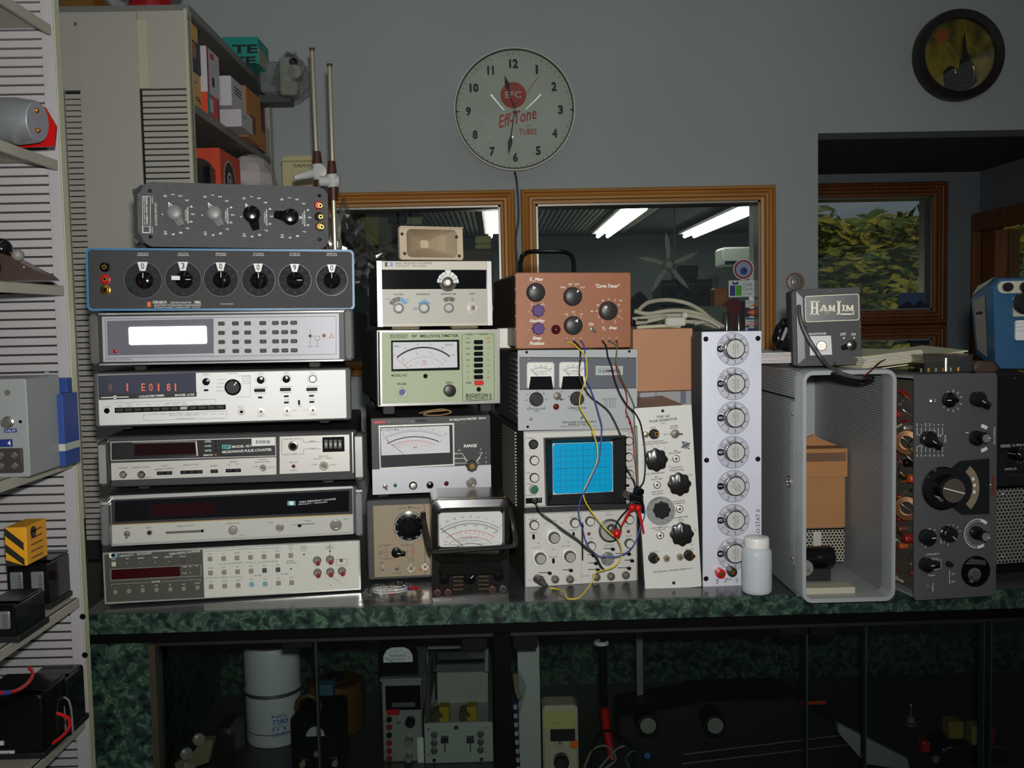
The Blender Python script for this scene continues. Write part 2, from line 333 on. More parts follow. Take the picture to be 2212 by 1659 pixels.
    def ticks(s, x, y, r0, r1, a0, a1, n, w=.8, m=INK, L=1, sx=1.0):
        X, Z = s.uv(x, y, .0004*L); k = s.s
        for i in range(n):
            t = R(a0+(a1-a0)*i/max(1, n-1)); c, d = math.cos(t), math.sin(t); h = w*k/2
            s.pr.flat([(X+r0*k*c*sx-d*h, Z+r0*k*d+c*h), (X+r1*k*c*sx-d*h, Z+r1*k*d+c*h), (X+r1*k*c*sx+d*h, Z+r1*k*d-c*h), (X+r0*k*c*sx+d*h, Z+r0*k*d-c*h)], -.0004*L, m)
    def ring(s, txts, x, y, r, a0, a1, h, m=INK, rot=None, L=1):
        for i, tx in enumerate(txts):
            a = a0+(a1-a0)*i/max(1, len(txts)-1); X = x+r*math.cos(R(a)); Yp = y-r*math.sin(R(a))
            s.t(tx, X, Yp, h, m, rot=(a-90 if rot is None else rot), L=L)
    def micro(s, x, y, w, h=3, m=INK, rot=0):      # lettering too small to read
        s.t(''.join(random.choice('AEIRSTNOLC') for _ in range(max(3, int(w/h*1.1)))), x, y, h, m, w=w, rot=rot)
    def done(s, name='lettering'):
        if s.pr.v: s.pr.obj(name, s.e, kind='stuff')
        return s.e
    def newprint(s, name='lettering', par=None):
        if s.pr.v: s.pr.obj(name, par or s.e)
        s.pr = MB()
# ================================================================ the room
WY = 3.2
PAINT = M('grey_wall_paint', (168, 175, 174), 0.75, bump=0.08, bs=260, var=0.03, vs=3)
LAM = ramp_mat('green_marble_laminate', 60, [(0.34, (9, 16, 14)), (0.47, (28, 50, 42)), (0.55, (46, 70, 58)), (0.585, (80, 102, 82)), (0.62, (36, 58, 48)), (0.75, (60, 84, 68))], 0.35, detail=12, dist=.7)
WOOD = ramp_mat('oiled_pine', 30, [(0.3, (184, 128, 60)), (0.5, (200, 142, 72)), (0.7, (178, 120, 56))], 0.42, stretch=(1, 1, .06), detail=5, dist=.8)
WOODH = ramp_mat('oiled_pine_across', 30, [(0.3, (184, 128, 60)), (0.5, (200, 142, 72)), (0.7, (178, 120, 56))], 0.42, stretch=(.06, 1, 1), detail=5, dist=.8)
WOODD = ramp_mat('dark_stained_wood', 26, [(0.3, (112, 66, 26)), (0.6, (132, 80, 34))], 0.5, stretch=(1, 1, .1), detail=5)
def fz(px, py, Y=WY): p = at(px, py, Y); return p.x, p.z
def struct_box(name, x0, x1, y0, y1, z0, z1, mat, **k): return struct(MB().box(x0, x1, y0, y1, z0, z1, mat), name, **k)
struct_box('floor', -2.6, 4.2, -3.2, 11.4, -0.05, 0.0, M('floor_vinyl', (92, 88, 80), 0.5, var=.1, vs=4))
struct_box('ceiling', -2.6, 2.6, -3.2, WY+.12, 2.75, 2.85, M('ceiling_white', (200, 200, 194), .8))
wx = [fz(*p) for p in ((700, 418), (1112, 411), (1124, 407), (1673, 402))]      # outer edges of the two frames
AX0, AX1, BX0, BX1 = -0.56, wx[1][0], wx[2][0], wx[3][0]; ZT = (wx[1][1]+wx[2][1]+wx[3][1])/3; ZB = fz(1400, 800)[1]
fwid = fz(1673, 450)[0]-fz(1640, 450)[0]
OX, OZ = fz(1767, 400)[0], fz(1990, 284)[1]
i = fwid*.8
mb = MB()
mb.box(-2.6, 2.6, WY, WY+.12, OZ, 2.75, PAINT); mb.box(-2.6, OX, WY, WY+.12, ZT-i, OZ, PAINT); mb.box(-2.6, AX0+i, WY, WY+.12, ZB+i, ZT-i, PAINT)
mb.box(AX1-i, BX0+i, WY, WY+.12, ZB+i, ZT-i, PAINT); mb.box(BX1-i, OX, WY, WY+.12, ZB+i, ZT-i, PAINT); mb.box(-2.6, OX, WY, WY+.12, 0, ZB+i, PAINT)
struct(mb, 'wall_back')
def casing(name, x0, x1, z0, z1, w, y, mats=(WOOD, WOODH), d=.03):
    e = bpy.data.objects.new(name, None); COL.objects.link(e); e.location = ((x0+x1)/2, y, z0); e['kind'] = 'structure'; T = e.location
    def side(a, b, nm, mat, horiz):
        # stepped moulding with mitred ends
        m_ = MB(); st = [(0, .010), (.06, .026), (.16, .032), (.24, .034), (.30, .020), (.38, .018), (.58, .030), (.70, .030), (.76, .014), (.94, .012), (1.0, .002)]
        for k in range(len(st)-1):
            u0, u1 = st[k][0]*w, st[k+1][0]*w; t0, t1 = st[k][1], st[k+1][1]
            def pt(u, t, end):
                if horiz: xx = (x0+u) if end == 0 else (x1-u); zz = (z1-u) if b else (z0+u)
                else: zz = (z0+u) if end == 0 else (z1-u); xx = (x1-u) if b else (x0+u)
                return (xx-T.x, -t, zz-T.z)
            m_.add([pt(u0, t0, 0), pt(u0, t0, 1), pt(u1, t1, 1), pt(u1, t1, 0), pt(u0, -.002, 0), pt(u0, -.002, 1), pt(u1, -.002, 1), pt(u1, -.002, 0)],
                   [(0, 1, 2, 3), (4, 7, 6, 5), (0, 4, 5, 1), (2, 6, 7, 3)], mat)
        m_.obj(nm, e)
    side(0, 1, 'frame_rail', mats[1], True); side(0, 0, 'frame_rail', mats[1], True); side(0, 0, 'frame_stile', mats[0], False); side(0, 1, 'frame_stile', mats[0], False)
    j = MB(); a = w*.98
    for q in ((x0+a, x0+a+.006, z0+a, z1-a), (x1-a-.006, x1-a, z0+a, z1-a), (x0+a, x1-a, z0+a, z0+a+.006), (x0+a, x1-a, z1-a-.006, z1-a)): j.box(q[0]-T.x, q[1]-T.x, -.008, .11, q[2]-T.z, q[3]-T.z, DULL)
    j.obj('glazing_bead', e); g = MB().box(x0+w*.9-T.x, x1-w*.9-T.x, .05, .056, z0+w*.9-T.z, z1-w*.9-T.z, GLASS).obj('glass_pane', e); return e
casing('window_1', AX0, AX1, ZB, ZT, fwid, WY); casing('window_2', BX0, BX1, ZB, ZT, fwid, WY)
# alcove behind the opening with its windows to the garden
AY = 4.15; RX = 2.02; ALC = M('alcove_paint', (120, 128, 134), .8, var=.03, vs=3)
struct_box('trim_1', OX-.02, 3.2, WY+.12, AY+.2, OZ, OZ+.06, M('alcove_ceiling', (66, 66, 62), .8))
GX0, GZT = fz(1700, 398, AY); GX1 = fz(2044, 450, AY)[0]; GZM = fz(1900, 702, AY)[1]; gw = fz(2044, 450, AY)[0]-fz(2012, 450, AY)[0]
gi = gw*.8; GZB = .95
mb = MB(); mb.box(GX1-gi, RX+.1, AY, AY+.1, 0, OZ, ALC); mb.box(1.12, GX1-gi, AY, AY+.1, GZT-gi, OZ, ALC); mb.box(1.12, GX1-gi, AY, AY+.1, 0, GZB, ALC); mb.box(1.12, GX0+gi, AY, AY+.1, GZB, GZT, ALC)
struct(mb, 'wall_alcove')
def slab(mb, x0, y0, x1, y1, z0, z1, t, mat):
    d = Vector((x1-x0, y1-y0, 0)).normalized(); n = Vector((d.y, -d.x, 0))*t
    P = [Vector((x0, y0, 0)), Vector((x1, y1, 0)), Vector((x1, y1, 0))+n, Vector((x0, y0, 0))+n]
    mb.add([(p.x, p.y, z) for z in (z0, z1) for p in P], [(0, 1, 2, 3), (7, 6, 5, 4)]+[(k, k+4, (k+1) % 4+4, (k+1) % 4) for k in range(4)], mat); return mb
struct(slab(MB(), OX, WY+.12, 1.125, AY+.1, 0, OZ, .012, ALC), 'wall_partition')
GX0 = 1.14
casing('window_3', GX0, GX1, GZM, GZT, gw, AY, (WOODD, WOODD)); casing('window_4', GX0, GX1, GZB, GZM, gw, AY, (WOODD, WOODD))
# right wall of the alcove: opening edge-on with its own casing
ry0 = (RX/((2105-VX)/F)); rz = CZ+(VY-.02*1033-466)/F*ry0
mb = MB(); mb.box(RX, RX+.1, ry0-.04, AY, 0, OZ, ALC); mb.box(RX, RX+.1, WY-1.4, ry0, rz-.04, OZ, ALC); struct(mb, 'wall_right')
e = empty('x', '', '', Vector((RX, ry0, rz))); e.name = 'window_5'; del e['label']; del e['category']; e['kind'] = 'structure'
MB().box(-.035, .0, -.075, .0, -1.2, 0, WOODD, .004).obj('frame_stile', e); MB().box(-.035, 0, -1.6, -.075, -.075, 0, WOODD, .004).obj('frame_rail', e)
MB().box(0, .1, -.19, -.075, -1.2, -.075, WOODD, .002).obj('jamb', e); MB().box(.05, .056, -1.6, -.19, -1.2, -.075, GLASS).obj('glass_pane', e)
# ---- shrubbery outside
LEAF = [ramp_mat('leaf_olive', 40, [(.3, (84, 92, 22)), (.7, (150, 148, 40))], .6), ramp_mat('leaf_gold', 40, [(.3, (140, 130, 26)), (.7, (190, 170, 50))], .6), ramp_mat('leaf_green', 40, [(.3, (52, 74, 26)), (.7, (96, 112, 40))], .6)]
BARK = M('bark', (70, 56, 40), .9)
def shrub(name, label, c, rx, rz, n, mats, lf=.1, group=None):
    rnd = random.Random(hash(label) % 999 if False else int(c[0]*100)+int(c[1]*10)); e = empty(name, label, 'shrub', Vector((c[0], c[1], 0)), group)
    f = MB()
    for _ in range(n):
        p = Vector((rx*rnd.uniform(-1, 1), rx*.5*rnd.uniform(-1, 1), 0)); tp = .78+.22*math.sin(p.x*9+c[0]*5)*math.sin(p.x*23+1); p.z = c[2]+rz*(-1+(1+tp)*rnd.random()**.8); u = Vector((rnd.gauss(0, 1), rnd.gauss(0, .5), rnd.gauss(0, .35))).normalized(); w = u.orthogonal().normalized()*lf*rnd.uniform(.25, .42); u *= lf*rnd.uniform(.7, 1.2)
        q = w.cross(u)*.8; f.add([p-u, p+w+q, p+u, p-w+q], [(0, 1, 2), (0, 2, 3)], rnd.choice(mats))
    f.obj('foliage', e, kind='stuff'); t = MB()
    for k in range(4): t.tube([(0, 0, 0), (rnd.uniform(-.2, .2)*rx, 0, c[2]*.6), (rnd.uniform(-.7, .7)*rx, 0, c[2]+rz*.5)], [.03, .02, .01], BARK, 5)
    t.obj('stem', e); return e
o_, g_, n_ = LEAF
shrub('bush', 'golden leaved bush close behind the alcove window, lower middle of the pane', (2.02, 5.2, 1.22), .30, .36, 1700, [g_, g_, o_], .06)
shrub('bush', 'olive green bush behind the alcove window, at its left edge', (1.66, 4.85, 1.15), .20, .60, 1500, [o_, n_, g_], .055)
shrub('bush', 'wide olive bush rising to the skyline behind the alcove window', (2.62, 6.4, 1.25), .56, .84, 5200, [o_, g_, o_, n_], .075)
shrub('bush', 'dark green bush filling the lower pane of the alcove window', (2.02, 4.72, .72), .36, .45, 2200, [n_, o_], .05)
shrub('bush', 'bright green bush seen through the side window at the right edge', (3.0, 5.2, 1.2), .6, .9, 3000, [n_, g_], .07)
shrub('hedge', 'tall dense hedge closing the garden behind the bushes', (4.0, 8.4, 1.1), 1.15, 1.16, 7000, [n_, o_, g_], .11)
struct_box('ground_outside', 1.2, 7, AY+.1, 12, -.06, -.01, M('soil', (60, 60, 34), .9))
light('daylight_sun', 'SUN', (3, 2, 6), (3.1, 4.2, 2.6), 0.62, (1, .97, .85), angle=R(20))
# ---- the room behind the two windows
HC = CZ+.90; BY = 11.2; BW = M('far_room_paint', (84, 92, 90), .8)
def XZ(px, py, dz): p = at(px, py, 1.0); v = p-CAM; return CAM+v*(dz/v.z)
CORR = M('corrugated_ceiling', (150, 150, 134), .45)
q_ = [(-2.6, WY+.12), (1.1, WY+.12), (1.14, AY+.1), (.30*BY, BY), (-2.6, BY)]; struct(MB().add([(x, y, z) for z in (HC, HC+.05) for x, y in q_], [(0, 1, 2, 3, 4), (9, 8, 7, 6, 5)]+[(k, k+5, (k+1) % 5+5, (k+1) % 5) for k in range(5)], M('far_ceiling', (74, 76, 72), .8)), 'ceiling_far_room'); struct_box('wall_far_room', -2.6, 3.4, BY, BY+.1, 0, HC, BW)
struct(slab(MB(), 1.13, AY+.1, .30*BY, BY, 0, HC, .03, BW), 'wall_far_room_right'); struct_box('wall_far_room_left', -2.7, -2.6, WY+.12, BY, 0, HC, BW)
e = empty('ceiling_panel', 'ribbed metal ceiling panel above the lamps in the room behind the window', 'ceiling panel', Vector((.0, 7.6, HC-.02)))
for k in range(62): MB().box(-1.4+k*.045, -1.4+k*.045+.024, -1.6, 3.0, 0, .018, CORR).obj('rib', e)
TUBE = M('lit_tube', (255, 255, 246), .5, emit=7)
def fixture(label, p0, p1):
    a = XZ(p0[0], p0[1], .83); b = XZ(p1[0], p1[1], .83); c = (a+b)/2; L = abs(b.y-a.y)/2; e = empty('fluorescent_fixture', label, 'ceiling light', c, 'fluorescent fixtures in the room behind the windows')
    MB().box(-.11, .11, -L, L, .012, .035, WPL).obj('housing', e)
    for s_ in (-1, 1):
        for g in (0, 1): MB().tube([(s_*.05, -L+g*L+.03, -.012), (s_*.05, -L+(g+1)*L-.02, -.012)], .02, TUBE, 8).obj('tube', e)
    return a, b
fixture('long fluorescent fixture seen high in the middle of the right window', (1376, 446), (1305, 508)); fixture('long fluorescent fixture seen near the top right corner of the right window', (1634, 441), (1496, 508)); fixture('short bright fluorescent fixture at the right edge of the left window', (1072, 450), (1070, 508))
for x_, y_ in ((1.9, 9.5), (-.0, 9.5)): light('far_room_fluorescent', 'AREA', (x_, y_, HC-.1), (x_, y_, 0), 4.5, (.92, 1, .9), shape='RECTANGLE', size=.2, size_y=2.6)
# things in that room
FS = .42; p = at(1444, 572, 4.1); e = empty('ceiling_fan', 'small pale fan with five pointed blades on a rod behind the right window', 'fan', p); PAL = M('pale_fan', (190, 190, 170), .4)
MB().lathe([(.022, -.01), (.026, 0), (.015, .02)], PAL, (0, 0, 0), n=14).obj('hub', e); MB().tube([(.03, .03, 0), (.035, .03, HC-p.z)], .003, GREY, 6).obj('rod', e)
for k in range(5):
    a = R(94+72*k); T = Matrix.Rotation(-a, 4, 'Y'); MB().prism([(q0*FS*1.5, q1*FS*1.1) for q0, q1 in ((.03, -.010), (.09, -.028), (.16, -.022), (.21, 0), (.16, .014), (.05, .014))], -.003, .003, PAL, T).obj('blade', e)
p = at(1592, 560, 9.0); e = empty('air_conditioner', 'grey wall air conditioner behind the upper right of the right window', 'air conditioner', p); MB().box(-.2, .22, -.3, .0, -.08, .09, M('ac_grey', (150, 156, 148), .5), .02).obj('housing', e); MB().box(-.18, .2, -.305, -.29, -.06, -.03, HOLE).obj('vent', e)
def farbox(name, label, cat, x0, y0, x1, y1, Y, d, mat, extra=None, bev=.006, group=None):
    a = at(x0, y1, Y); b = at(x1, y0, Y); c = Vector(((a.x+b.x)/2, Y, min(a.z, b.z))); e = empty(name, label, cat, c, group); w = abs(b.x-a.x)/2; h = abs(b.z-a.z)
    MB().box(-w, w, 0, d, 0, h, mat, bev).obj('body', e)
    if extra: extra(e, w, h)
    return e
def knobrow(e, w, h):
    for k in range(12): MB().lathe([(h*.07, 0), (h*.06, .02)], GREY, (-w*.85+k*w*.155, 0, h*.8), n=10).obj('knob', e)
    for k in range(3): MB().lathe([(h*.14, 0), (h*.12, .03)], BLK, (-w*.6+k*w*.6, 0, h*.4), n=14).obj('dial', e)
farbox('radio_receiver', 'black radio receiver with a row of small knobs behind the right window', 'radio', 1429, 603, 1538, 655, 5.2, .3, BLKM, knobrow); farbox('speaker_box', 'dark sloped speaker box on the receiver behind the right window', 'speaker', 1464, 573, 1508, 603, 5.25, .2, DK)
farbox('notice_card', 'small white numbered card on the far wall behind the right window', 'card', 1530, 597, 1553, 621, 6.0, .01, M('card', (150, 160, 160), .7), lambda e, w, h: MB().text('813', (0, h*.5), h*.5, INK, w*1.3, -.002).obj('lettering', e))
AMB = M('amber_plastic', (200, 110, 10), .3, emit=.0); farbox('amber_box', 'amber yellow plastic box on the sill behind the right window', 'box', 1544, 622, 1573, 714, 3.7, .08, AMB); farbox('red_lamp', 'dark red glass lamp beside the amber box behind the window', 'lamp', 1567, 645, 1606, 715, 3.6, .06, M('dark_red', (150, 30, 14), .2), bev=.02)
farbox('long_case', 'low beige case lying behind the coiled cables', 'case', 1435, 660, 1572, 715, 3.5, .15, M('beige_case', (110, 112, 96), .6)); farbox('dark_bundle', 'dark green bundle behind the curve tracer seen through the glass', 'bundle', 1370, 630, 1400, 712, 3.9, .1, M('bundle', (26, 40, 30), .8), bev=.03)
farbox('storage_box', 'cream cardboard box, upper one of two, behind the left window', 'box', 1026, 509, 1061, 526, 4.4, .15, M('cream_card', (216, 204, 130), .6)); farbox('storage_box', 'cream cardboard box, lower one of two, behind the left window', 'box', 1026, 526, 1061, 538, 4.38, .17, MC['cream_card'])
farbox('cupboard', 'brown cupboard under the cream boxes behind the left window', 'cupboard', 990, 538, 1064, 640, 4.5, .4, M('brown_cupboard', (112, 88, 60), .6)); farbox('hanging_board', 'pale upright board hanging high behind the left window', 'board', 870, 235, 905, 486, 4.2, .02, M('pale_panel', (170, 165, 130), .6))
farbox('roller_curtain', 'olive yellow curtain strip hanging behind the left window, wider one', 'curtain', 780, 215, 812, 530, 4.0, .02, M('olive_cloth', (150, 140, 80), .8)); farbox('roller_curtain', 'narrow grey curtain strip hanging behind the left window', 'curtain', 818, 225, 838, 560, 4.05, .02, M('grey_cloth', (110, 112, 100), .8)); farbox('black_cloth', 'black cloth hanging behind the left window above the horn', 'cloth', 838, 215, 872, 482, 4.0, .02, BLKM)
struct_box('trim_2', BX0-.1, BX1+.02, 3.33, 4.3, 1.30, at(1500, 715, 3.5).z, M('sill_dark', (60, 62, 56), .6))
struct_box('trim_3', .55, 1.25, 5.0, 5.6, 0, at(1480, 655, 5.2).z, M('far_shelf_dark', (40, 42, 38), .7))
struct_box('trim_4', -.35, .02, 4.36, 5.0, 0, at(1040, 640, 4.5).z, MC['far_shelf_dark'])
# plastic bags with glints hanging in the left window
def crinkle(name, label, c, rx, ry, rz, mat, seed, n=12, k=9, amp=.3, cat='bag', sq=0):
    rnd = random.Random(seed); mb = MB().ball((0, 0, 0), 1, mat, n=n*2, k=k*2); vs = []
    for i_, q in enumerate(mb.v):
        v = Vector(q); f = 1+rnd.uniform(-amp, amp)*(1-abs(v.z)**6) if abs(abs(v.z)-1) > 1e-4 else 1; vs.append((v.x*rx*f, v.y*ry*f, (v.z+1)*rz*(1+.15*math.sin(v.x*7+seed))))
    mb.v = vs; return single(mb, name, label, cat, base=(0, 0, 0), sharp=10) , c
for x, y, rx, rz, s_, lb in ((745, 545, .06, .11, 1, 'crumpled clear plastic bag with glints at the left end of the left window'), (795, 560, .08, .07, 2, 'clear plastic bag hanging between the decade box and the horn')):
    o, _ = crinkle('plastic_bag', lb, None, rx, .04, rz, FILM, s_); o.location = at(x, y+62, 3.0)
# stickers on the right window glass
def sticker(name, label, x0, y0, x1, y1, mat, fn=None):
    a = at(x0, y1, WY+.049); b = at(x1, y0, WY+.049); w = (b.x-a.x)/2; h = b.z-a.z; e = empty(name, label, 'sticker', Vector(((a.x+b.x)/2, WY+.049, a.z)))
    MB().box(-w, w, -.001, 0, 0, h, mat).obj('sheet', e); p_ = MB()
    if fn: fn(p_, w, h); p_.obj('print', e)
STW = M('sticker_white', (225, 230, 232), .5); BLU = M('print_blue', (30, 60, 130), .5); GRN = M('print_green', (80, 180, 40), .5); ORG = M('print_orange', (235, 120, 20), .5)
def gift(p_, w, h):
    p_.box(-w*.9, -w*.5, -.0015, -.001, h*.08, h*.7, BLU); p_.box(-w*.45, -w*.02, -.0015, -.001, h*.08, h*.7, GRN); p_.prism([(-w*.7, h*.75), (-w*.3, h*.75), (-w*.25, h*.95), (-w*.5, h*.85), (-w*.75, h*.95)], -.0015, -.001, BLU)
    for t_, z_ in (('Gift', .75), ('Cards', .5)): p_.text(t_, (w*.45, h*z_), h*.2, M('print_grey', (110, 115, 125), .5), w*.75, -.0016)
    p_.text('Available', (w*.45, h*.2), h*.1, MC['print_grey'], w*.7, -.0016)
sticker('gift_card_sticker', 'white gift cards sticker with green and blue logo on the window', 1574, 605, 1631, 642, STW, gift)
p = at(1606, 582, WY+.048); e = empty('round_sticker', 'round white sticker with red rim at the upper right of the window', 'sticker', p)
MB().lathe([(.034, 0), (.034, .001)], STW, n=28).obj('sheet', e); q = MB(); q.lathe([(.031, .001), (.031, .0015)], M('print_red', (150, 40, 40), .5), n=28); q.lathe([(.025, .0015), (.025, .002)], M('print_pale', (150, 165, 190), .5), n=28); q.ball((0, -.002, -.005), .012, BLU, (1, .05, 1)); q.obj('print', e)
def visa(p_, w, h): p_.box(-w*.9, w*.9, -.0015, -.001, h*.78, h*.95, BLU); p_.box(-w*.9, w*.9, -.0015, -.001, h*.05, h*.2, ORG); p_.text('VISA', (0, h*.48), h*.36, BLU, w*1.2, -.0016, shear=.2)
def master(p_, w, h): p_.lathe([(h*.36, .001), (h*.36, .0015)], MC['print_red'], (-h*.2, 0, h*.5), n=20); p_.lathe([(h*.36, .0015), (h*.36, .002)], ORG, (h*.2, 0, h*.5), n=20); p_.text('MasterCard', (0, h*.5), h*.14, STW, w*1.3, -.0022)
def disc_(p_, w, h): p_.text('DISCOVER', (0, h*.65), h*.2, INK, w*1.5, -.0016); p_.prism([(-w*.5, .1*h), (w, .1*h), (w, .55*h)], -.0015, -.001, ORG)
sticker('card_sticker', 'white and orange payment card sticker, topmost of the column', 1610, 648, 1634, 664, STW, disc_); sticker('card_sticker', 'payment card sticker with red and orange circles', 1610, 666, 1634, 683, M('sticker_navy', (30, 34, 60), .5), master); sticker('card_sticker', 'white payment card sticker with blue italic lettering', 1610, 686, 1634, 704, STW, visa); sticker('card_sticker', 'blue striped payment card sticker, lowest of the column', 1610, 707, 1634, 716, STW, lambda p_, w, h: p_.box(-w*.6, w*.6, -.0015, -.001, h*.2, h*.8, BLU))
sticker('window_card', 'small picture card with blue and white print on the alcove window', 0, 0, 1, 1, STW) if False else None
def alc(name, label, x0, y0, x1, y1, mat, fn=None):
    a = at(x0, y1, AY+.04); b = at(x1, y0, AY+.04); w = (b.x-a.x)/2; h = b.z-a.z; e = empty(name, label, 'sticker', Vector(((a.x+b.x)/2, AY+.04, a.z))); MB().box(-w, w, -.001, 0, 0, h, mat).obj('sheet', e)
    if fn: p_ = MB(); fn(p_, w, h); p_.obj('print', e)
alc('window_card', 'picture card with a blue landscape stuck low on the alcove window', 1940, 632, 2001, 676, M('card_blue', (70, 100, 130), .5), lambda p_, w, h: (p_.box(-w, w, -.0015, -.001, 0, h*.12, MC['print_red']), p_.prism([(-w, h*.3), (-w*.3, h*.6), (w*.1, h*.35), (w*.6, h*.65), (w, h*.4), (w, h*.12), (-w, h*.12)], -.0015, -.001, M('print_navy', (24, 34, 60), .5))))
alc('window_sign', 'small dark sign with pale lettering stuck on the lower alcove pane', 1966, 728, 2000, 751, BLKM, lambda p_, w, h: (p_.text('Open', (0, h*.65), h*.3, MC['print_grey'], w*1.4, -.0016), p_.text('Shop', (0, h*.3), h*.3, MC['print_grey'], w*1.5, -.0016)))
# ================================================================ clock, round picture, gear ornament
p = at(1111, 244, WY-.005); p.y = WY
E = empty('wall_clock', 'large round convex glass wall clock with chrome rim and red lettering', 'clock', p); r = 126/F*WY*1.005; FACE = M('clock_face', (218, 221, 208), .5, var=.05, vs=12)
MB().lathe([(r*.94, 0), (r*.96, .04), (r*1.0, .055), (r*1.0, .062), (r*.975, .066), (r*.965, .058)], M('chrome_rim', (246, 244, 232), .3, .15), n=96, cap=False).obj('rim', E)
MB().lathe([(r*.965, .03), (r*.965, .040), (0.001, .0401)], FACE, n=72).obj('dial', E); MB().lathe([(r*.972, .059), (r*.972, .0672), (r*.955, .0672), (r*.955, .059)], M('gasket_dark', (30, 40, 36), .5), n=96, cap=False).obj('gasket', E); q = MB(); RED = M('clock_red', (206, 84, 66), .5); PX = WY/F
for k in range(1, 13):
    a = R(90-30*k); q.text(str(k), (math.cos(a)*r*.765, math.sin(a)*r*.765), 19*PX, M('numeral_blue_black', (30, 36, 48), .5), (11 if k < 10 else 19)*PX if k not in (1, 11) else (5 if k == 1 else 14)*PX, -.0405, bold=.05)
for k in range(60):
    a = R(6*k); T = Matrix.Rotation(-a, 4, 'Y'); L = 6 if k % 5 == 0 else 4; q.box((r-12*PX), (r-12*PX)+L*PX*.9, -.0405, -.0402, -.5*PX, .5*PX, INK, 0, T)
for a in (0, 180, 270): T = Matrix.Rotation(-R(a), 4, 'Y'); q.prism([(r-10*PX, 0), (r-5*PX, -2.5*PX), (r-5*PX, 2.5*PX)], -.0407, -.0403, INK, T)
q.obj('numerals', E); q = MB(); q.lathe([(27*PX, .0402), (27*PX, .0404)], RED, (-2*PX, 0, 32*PX), n=36); q.text('EFC', (-2*PX, 33*PX), 14*PX, FACE, 34*PX, -.0407, bold=.02); q.text('TUBES', (27*PX, -44*PX), 12*PX, RED, 38*PX, -.0406, bold=.02); q.text('BY', (30*PX, -32*PX), 5*PX, RED, 9*PX, -.0406)
q.text('Eff-Tone', (5*PX, -14*PX), 26*PX, RED, 84*PX, -.0406, rot=13, shear=.45, bold=.015); q.obj('dial_print', E)
def hand(L, w, ang, nm, y): T = Matrix.Rotation(-R(ang), 4, 'Y'); MB().prism([(-14*PX, -.8*PX), (L*.55, -1.2*PX), (L*.72, -w*PX), (L, 0), (L*.72, w*PX), (L*.55, 1.2*PX), (-14*PX, .8*PX)], -y-.001, -y, M('hand_black', (26, 32, 28), .35), T).obj(nm, E)
hand(76*PX, 5, 105, 'hour_hand', .044); hand(94*PX, 5, 261, 'minute_hand', .047); T = Matrix.Rotation(-R(53), 4, 'Y'); MB().box(-20*PX, 84*PX, -.0505, -.05, -.6*PX, .6*PX, MC['clock_red'], 0, T).obj('second_hand', E); MB().lathe([(4*PX, .04), (3*PX, .053)], DULL, n=14).obj('hub', E)
MB().lathe([(r*.965, .060), (r*.9, .068), (r*.7, .081), (r*.4, .091), (r*.15, .0955), (.002, .096)], glass_mat('clock_glass', (.93, .95, .94), .07, .01), n=64).obj('glass', E, sharp=80)
q = MB().tube([at(1112, 372, WY-.01), at(1117, 400, WY-.045), at(1120, 470, WY-.045), at(1114, 520, WY-.045), at(1118, 580, WY-.04), at(1116, 640, WY-.04)], .0035, M('cord_grey', (70, 72, 74), .5), 7, 6)
single(q, 'clock_cord', 'thin grey electric cord hanging down the wall below the clock', 'cord')
p = at(2065, 123, WY); E = empty('round_picture', 'round dark framed mirror clock with gold tinted face on the wall', 'wall decoration', p); r = 95/F*WY
MB().lathe([(r, 0), (r, .03), (r*.97, .04), (r*.8, .034), (r*.79, .02)], M('dark_wood', (30, 22, 14), .4), n=64, cap=False).obj('frame', E)
MB().lathe([(r*.81, 0), (r*.81, .018), (.001, .0181)], ramp_mat('gold_foil', 9, [(.3, (60, 46, 8)), (.5, (150, 120, 20)), (.7, (214, 170, 40))], .22, detail=2, dist=1.2), n=48).obj('face', E)
q = MB(); q.lathe([(r*.15, .018), (r*.15, .020)], M('orange_foil', (190, 90, 20), .4), (-r*.38, 0, r*.44), n=24); q.obj('orange_disc', E)
MB().prism([(r*a, r*b) for a, b in ((-.3, -.75), (-.35, -.35), (-.2, -.22), (0, -.3), (.05, .1), (.12, .5), (.18, .1), (.35, -.25), (.42, -.6), (.2, -.78))], -.0215, -.018, M('bronze_relief', (50, 36, 14), .35, .5)).obj('relief_figure', E)
q = MB(); q.tube([(-r*.28, -.024, -r*.5), (-r*.12, -.026, -r*.3), (-r*.05, -.026, -r*.42), (r*.3, -.024, -r*.25), (r*.3, -.024, -r*.6), (0, -.024, -r*.68)], .0022, BRASS, 6, 4); q.tube([(r*.05, -.024, r*.75), (r*.04, -.024, -.1*r)], .002, BRASS, 6); q.obj('brass_wire', E); MB().lathe([(r*.83, .028), (r*.83, .029)], GLASS, n=48).obj('glass', E)
p = at(1717, 609, WY); E = empty('gear_ornament', 'small toothed copper and grey gear ring hanging on the wall', 'ornament', p); r = 20/F*WY
q = MB(); 
for k in range(20): T = Matrix.Rotation(R(18*k), 4, 'Y'); q.box(-.0022, .0022, -.010, -.001, r*.84, r, M('copper', (190, 120, 80), .35, .8), 0, T)
q.obj('teeth', E); q = MB(); q.lathe([(r*.88, .001), (r*.88, .008), (r*.6, .009), (r*.58, .001)], DULL, n=40, cap=False); q.lathe([(r*.4, .001), (r*.4, .008), (r*.25, .009), (r*.25, .001)], DULL, n=28, cap=False)
for k in range(6): T = Matrix.Rotation(R(60*k), 4, 'Y'); q.box(-.003, .003, -.006, -.001, r*.35, r*.62, DULL, 0, T)
q.obj('ring', E)
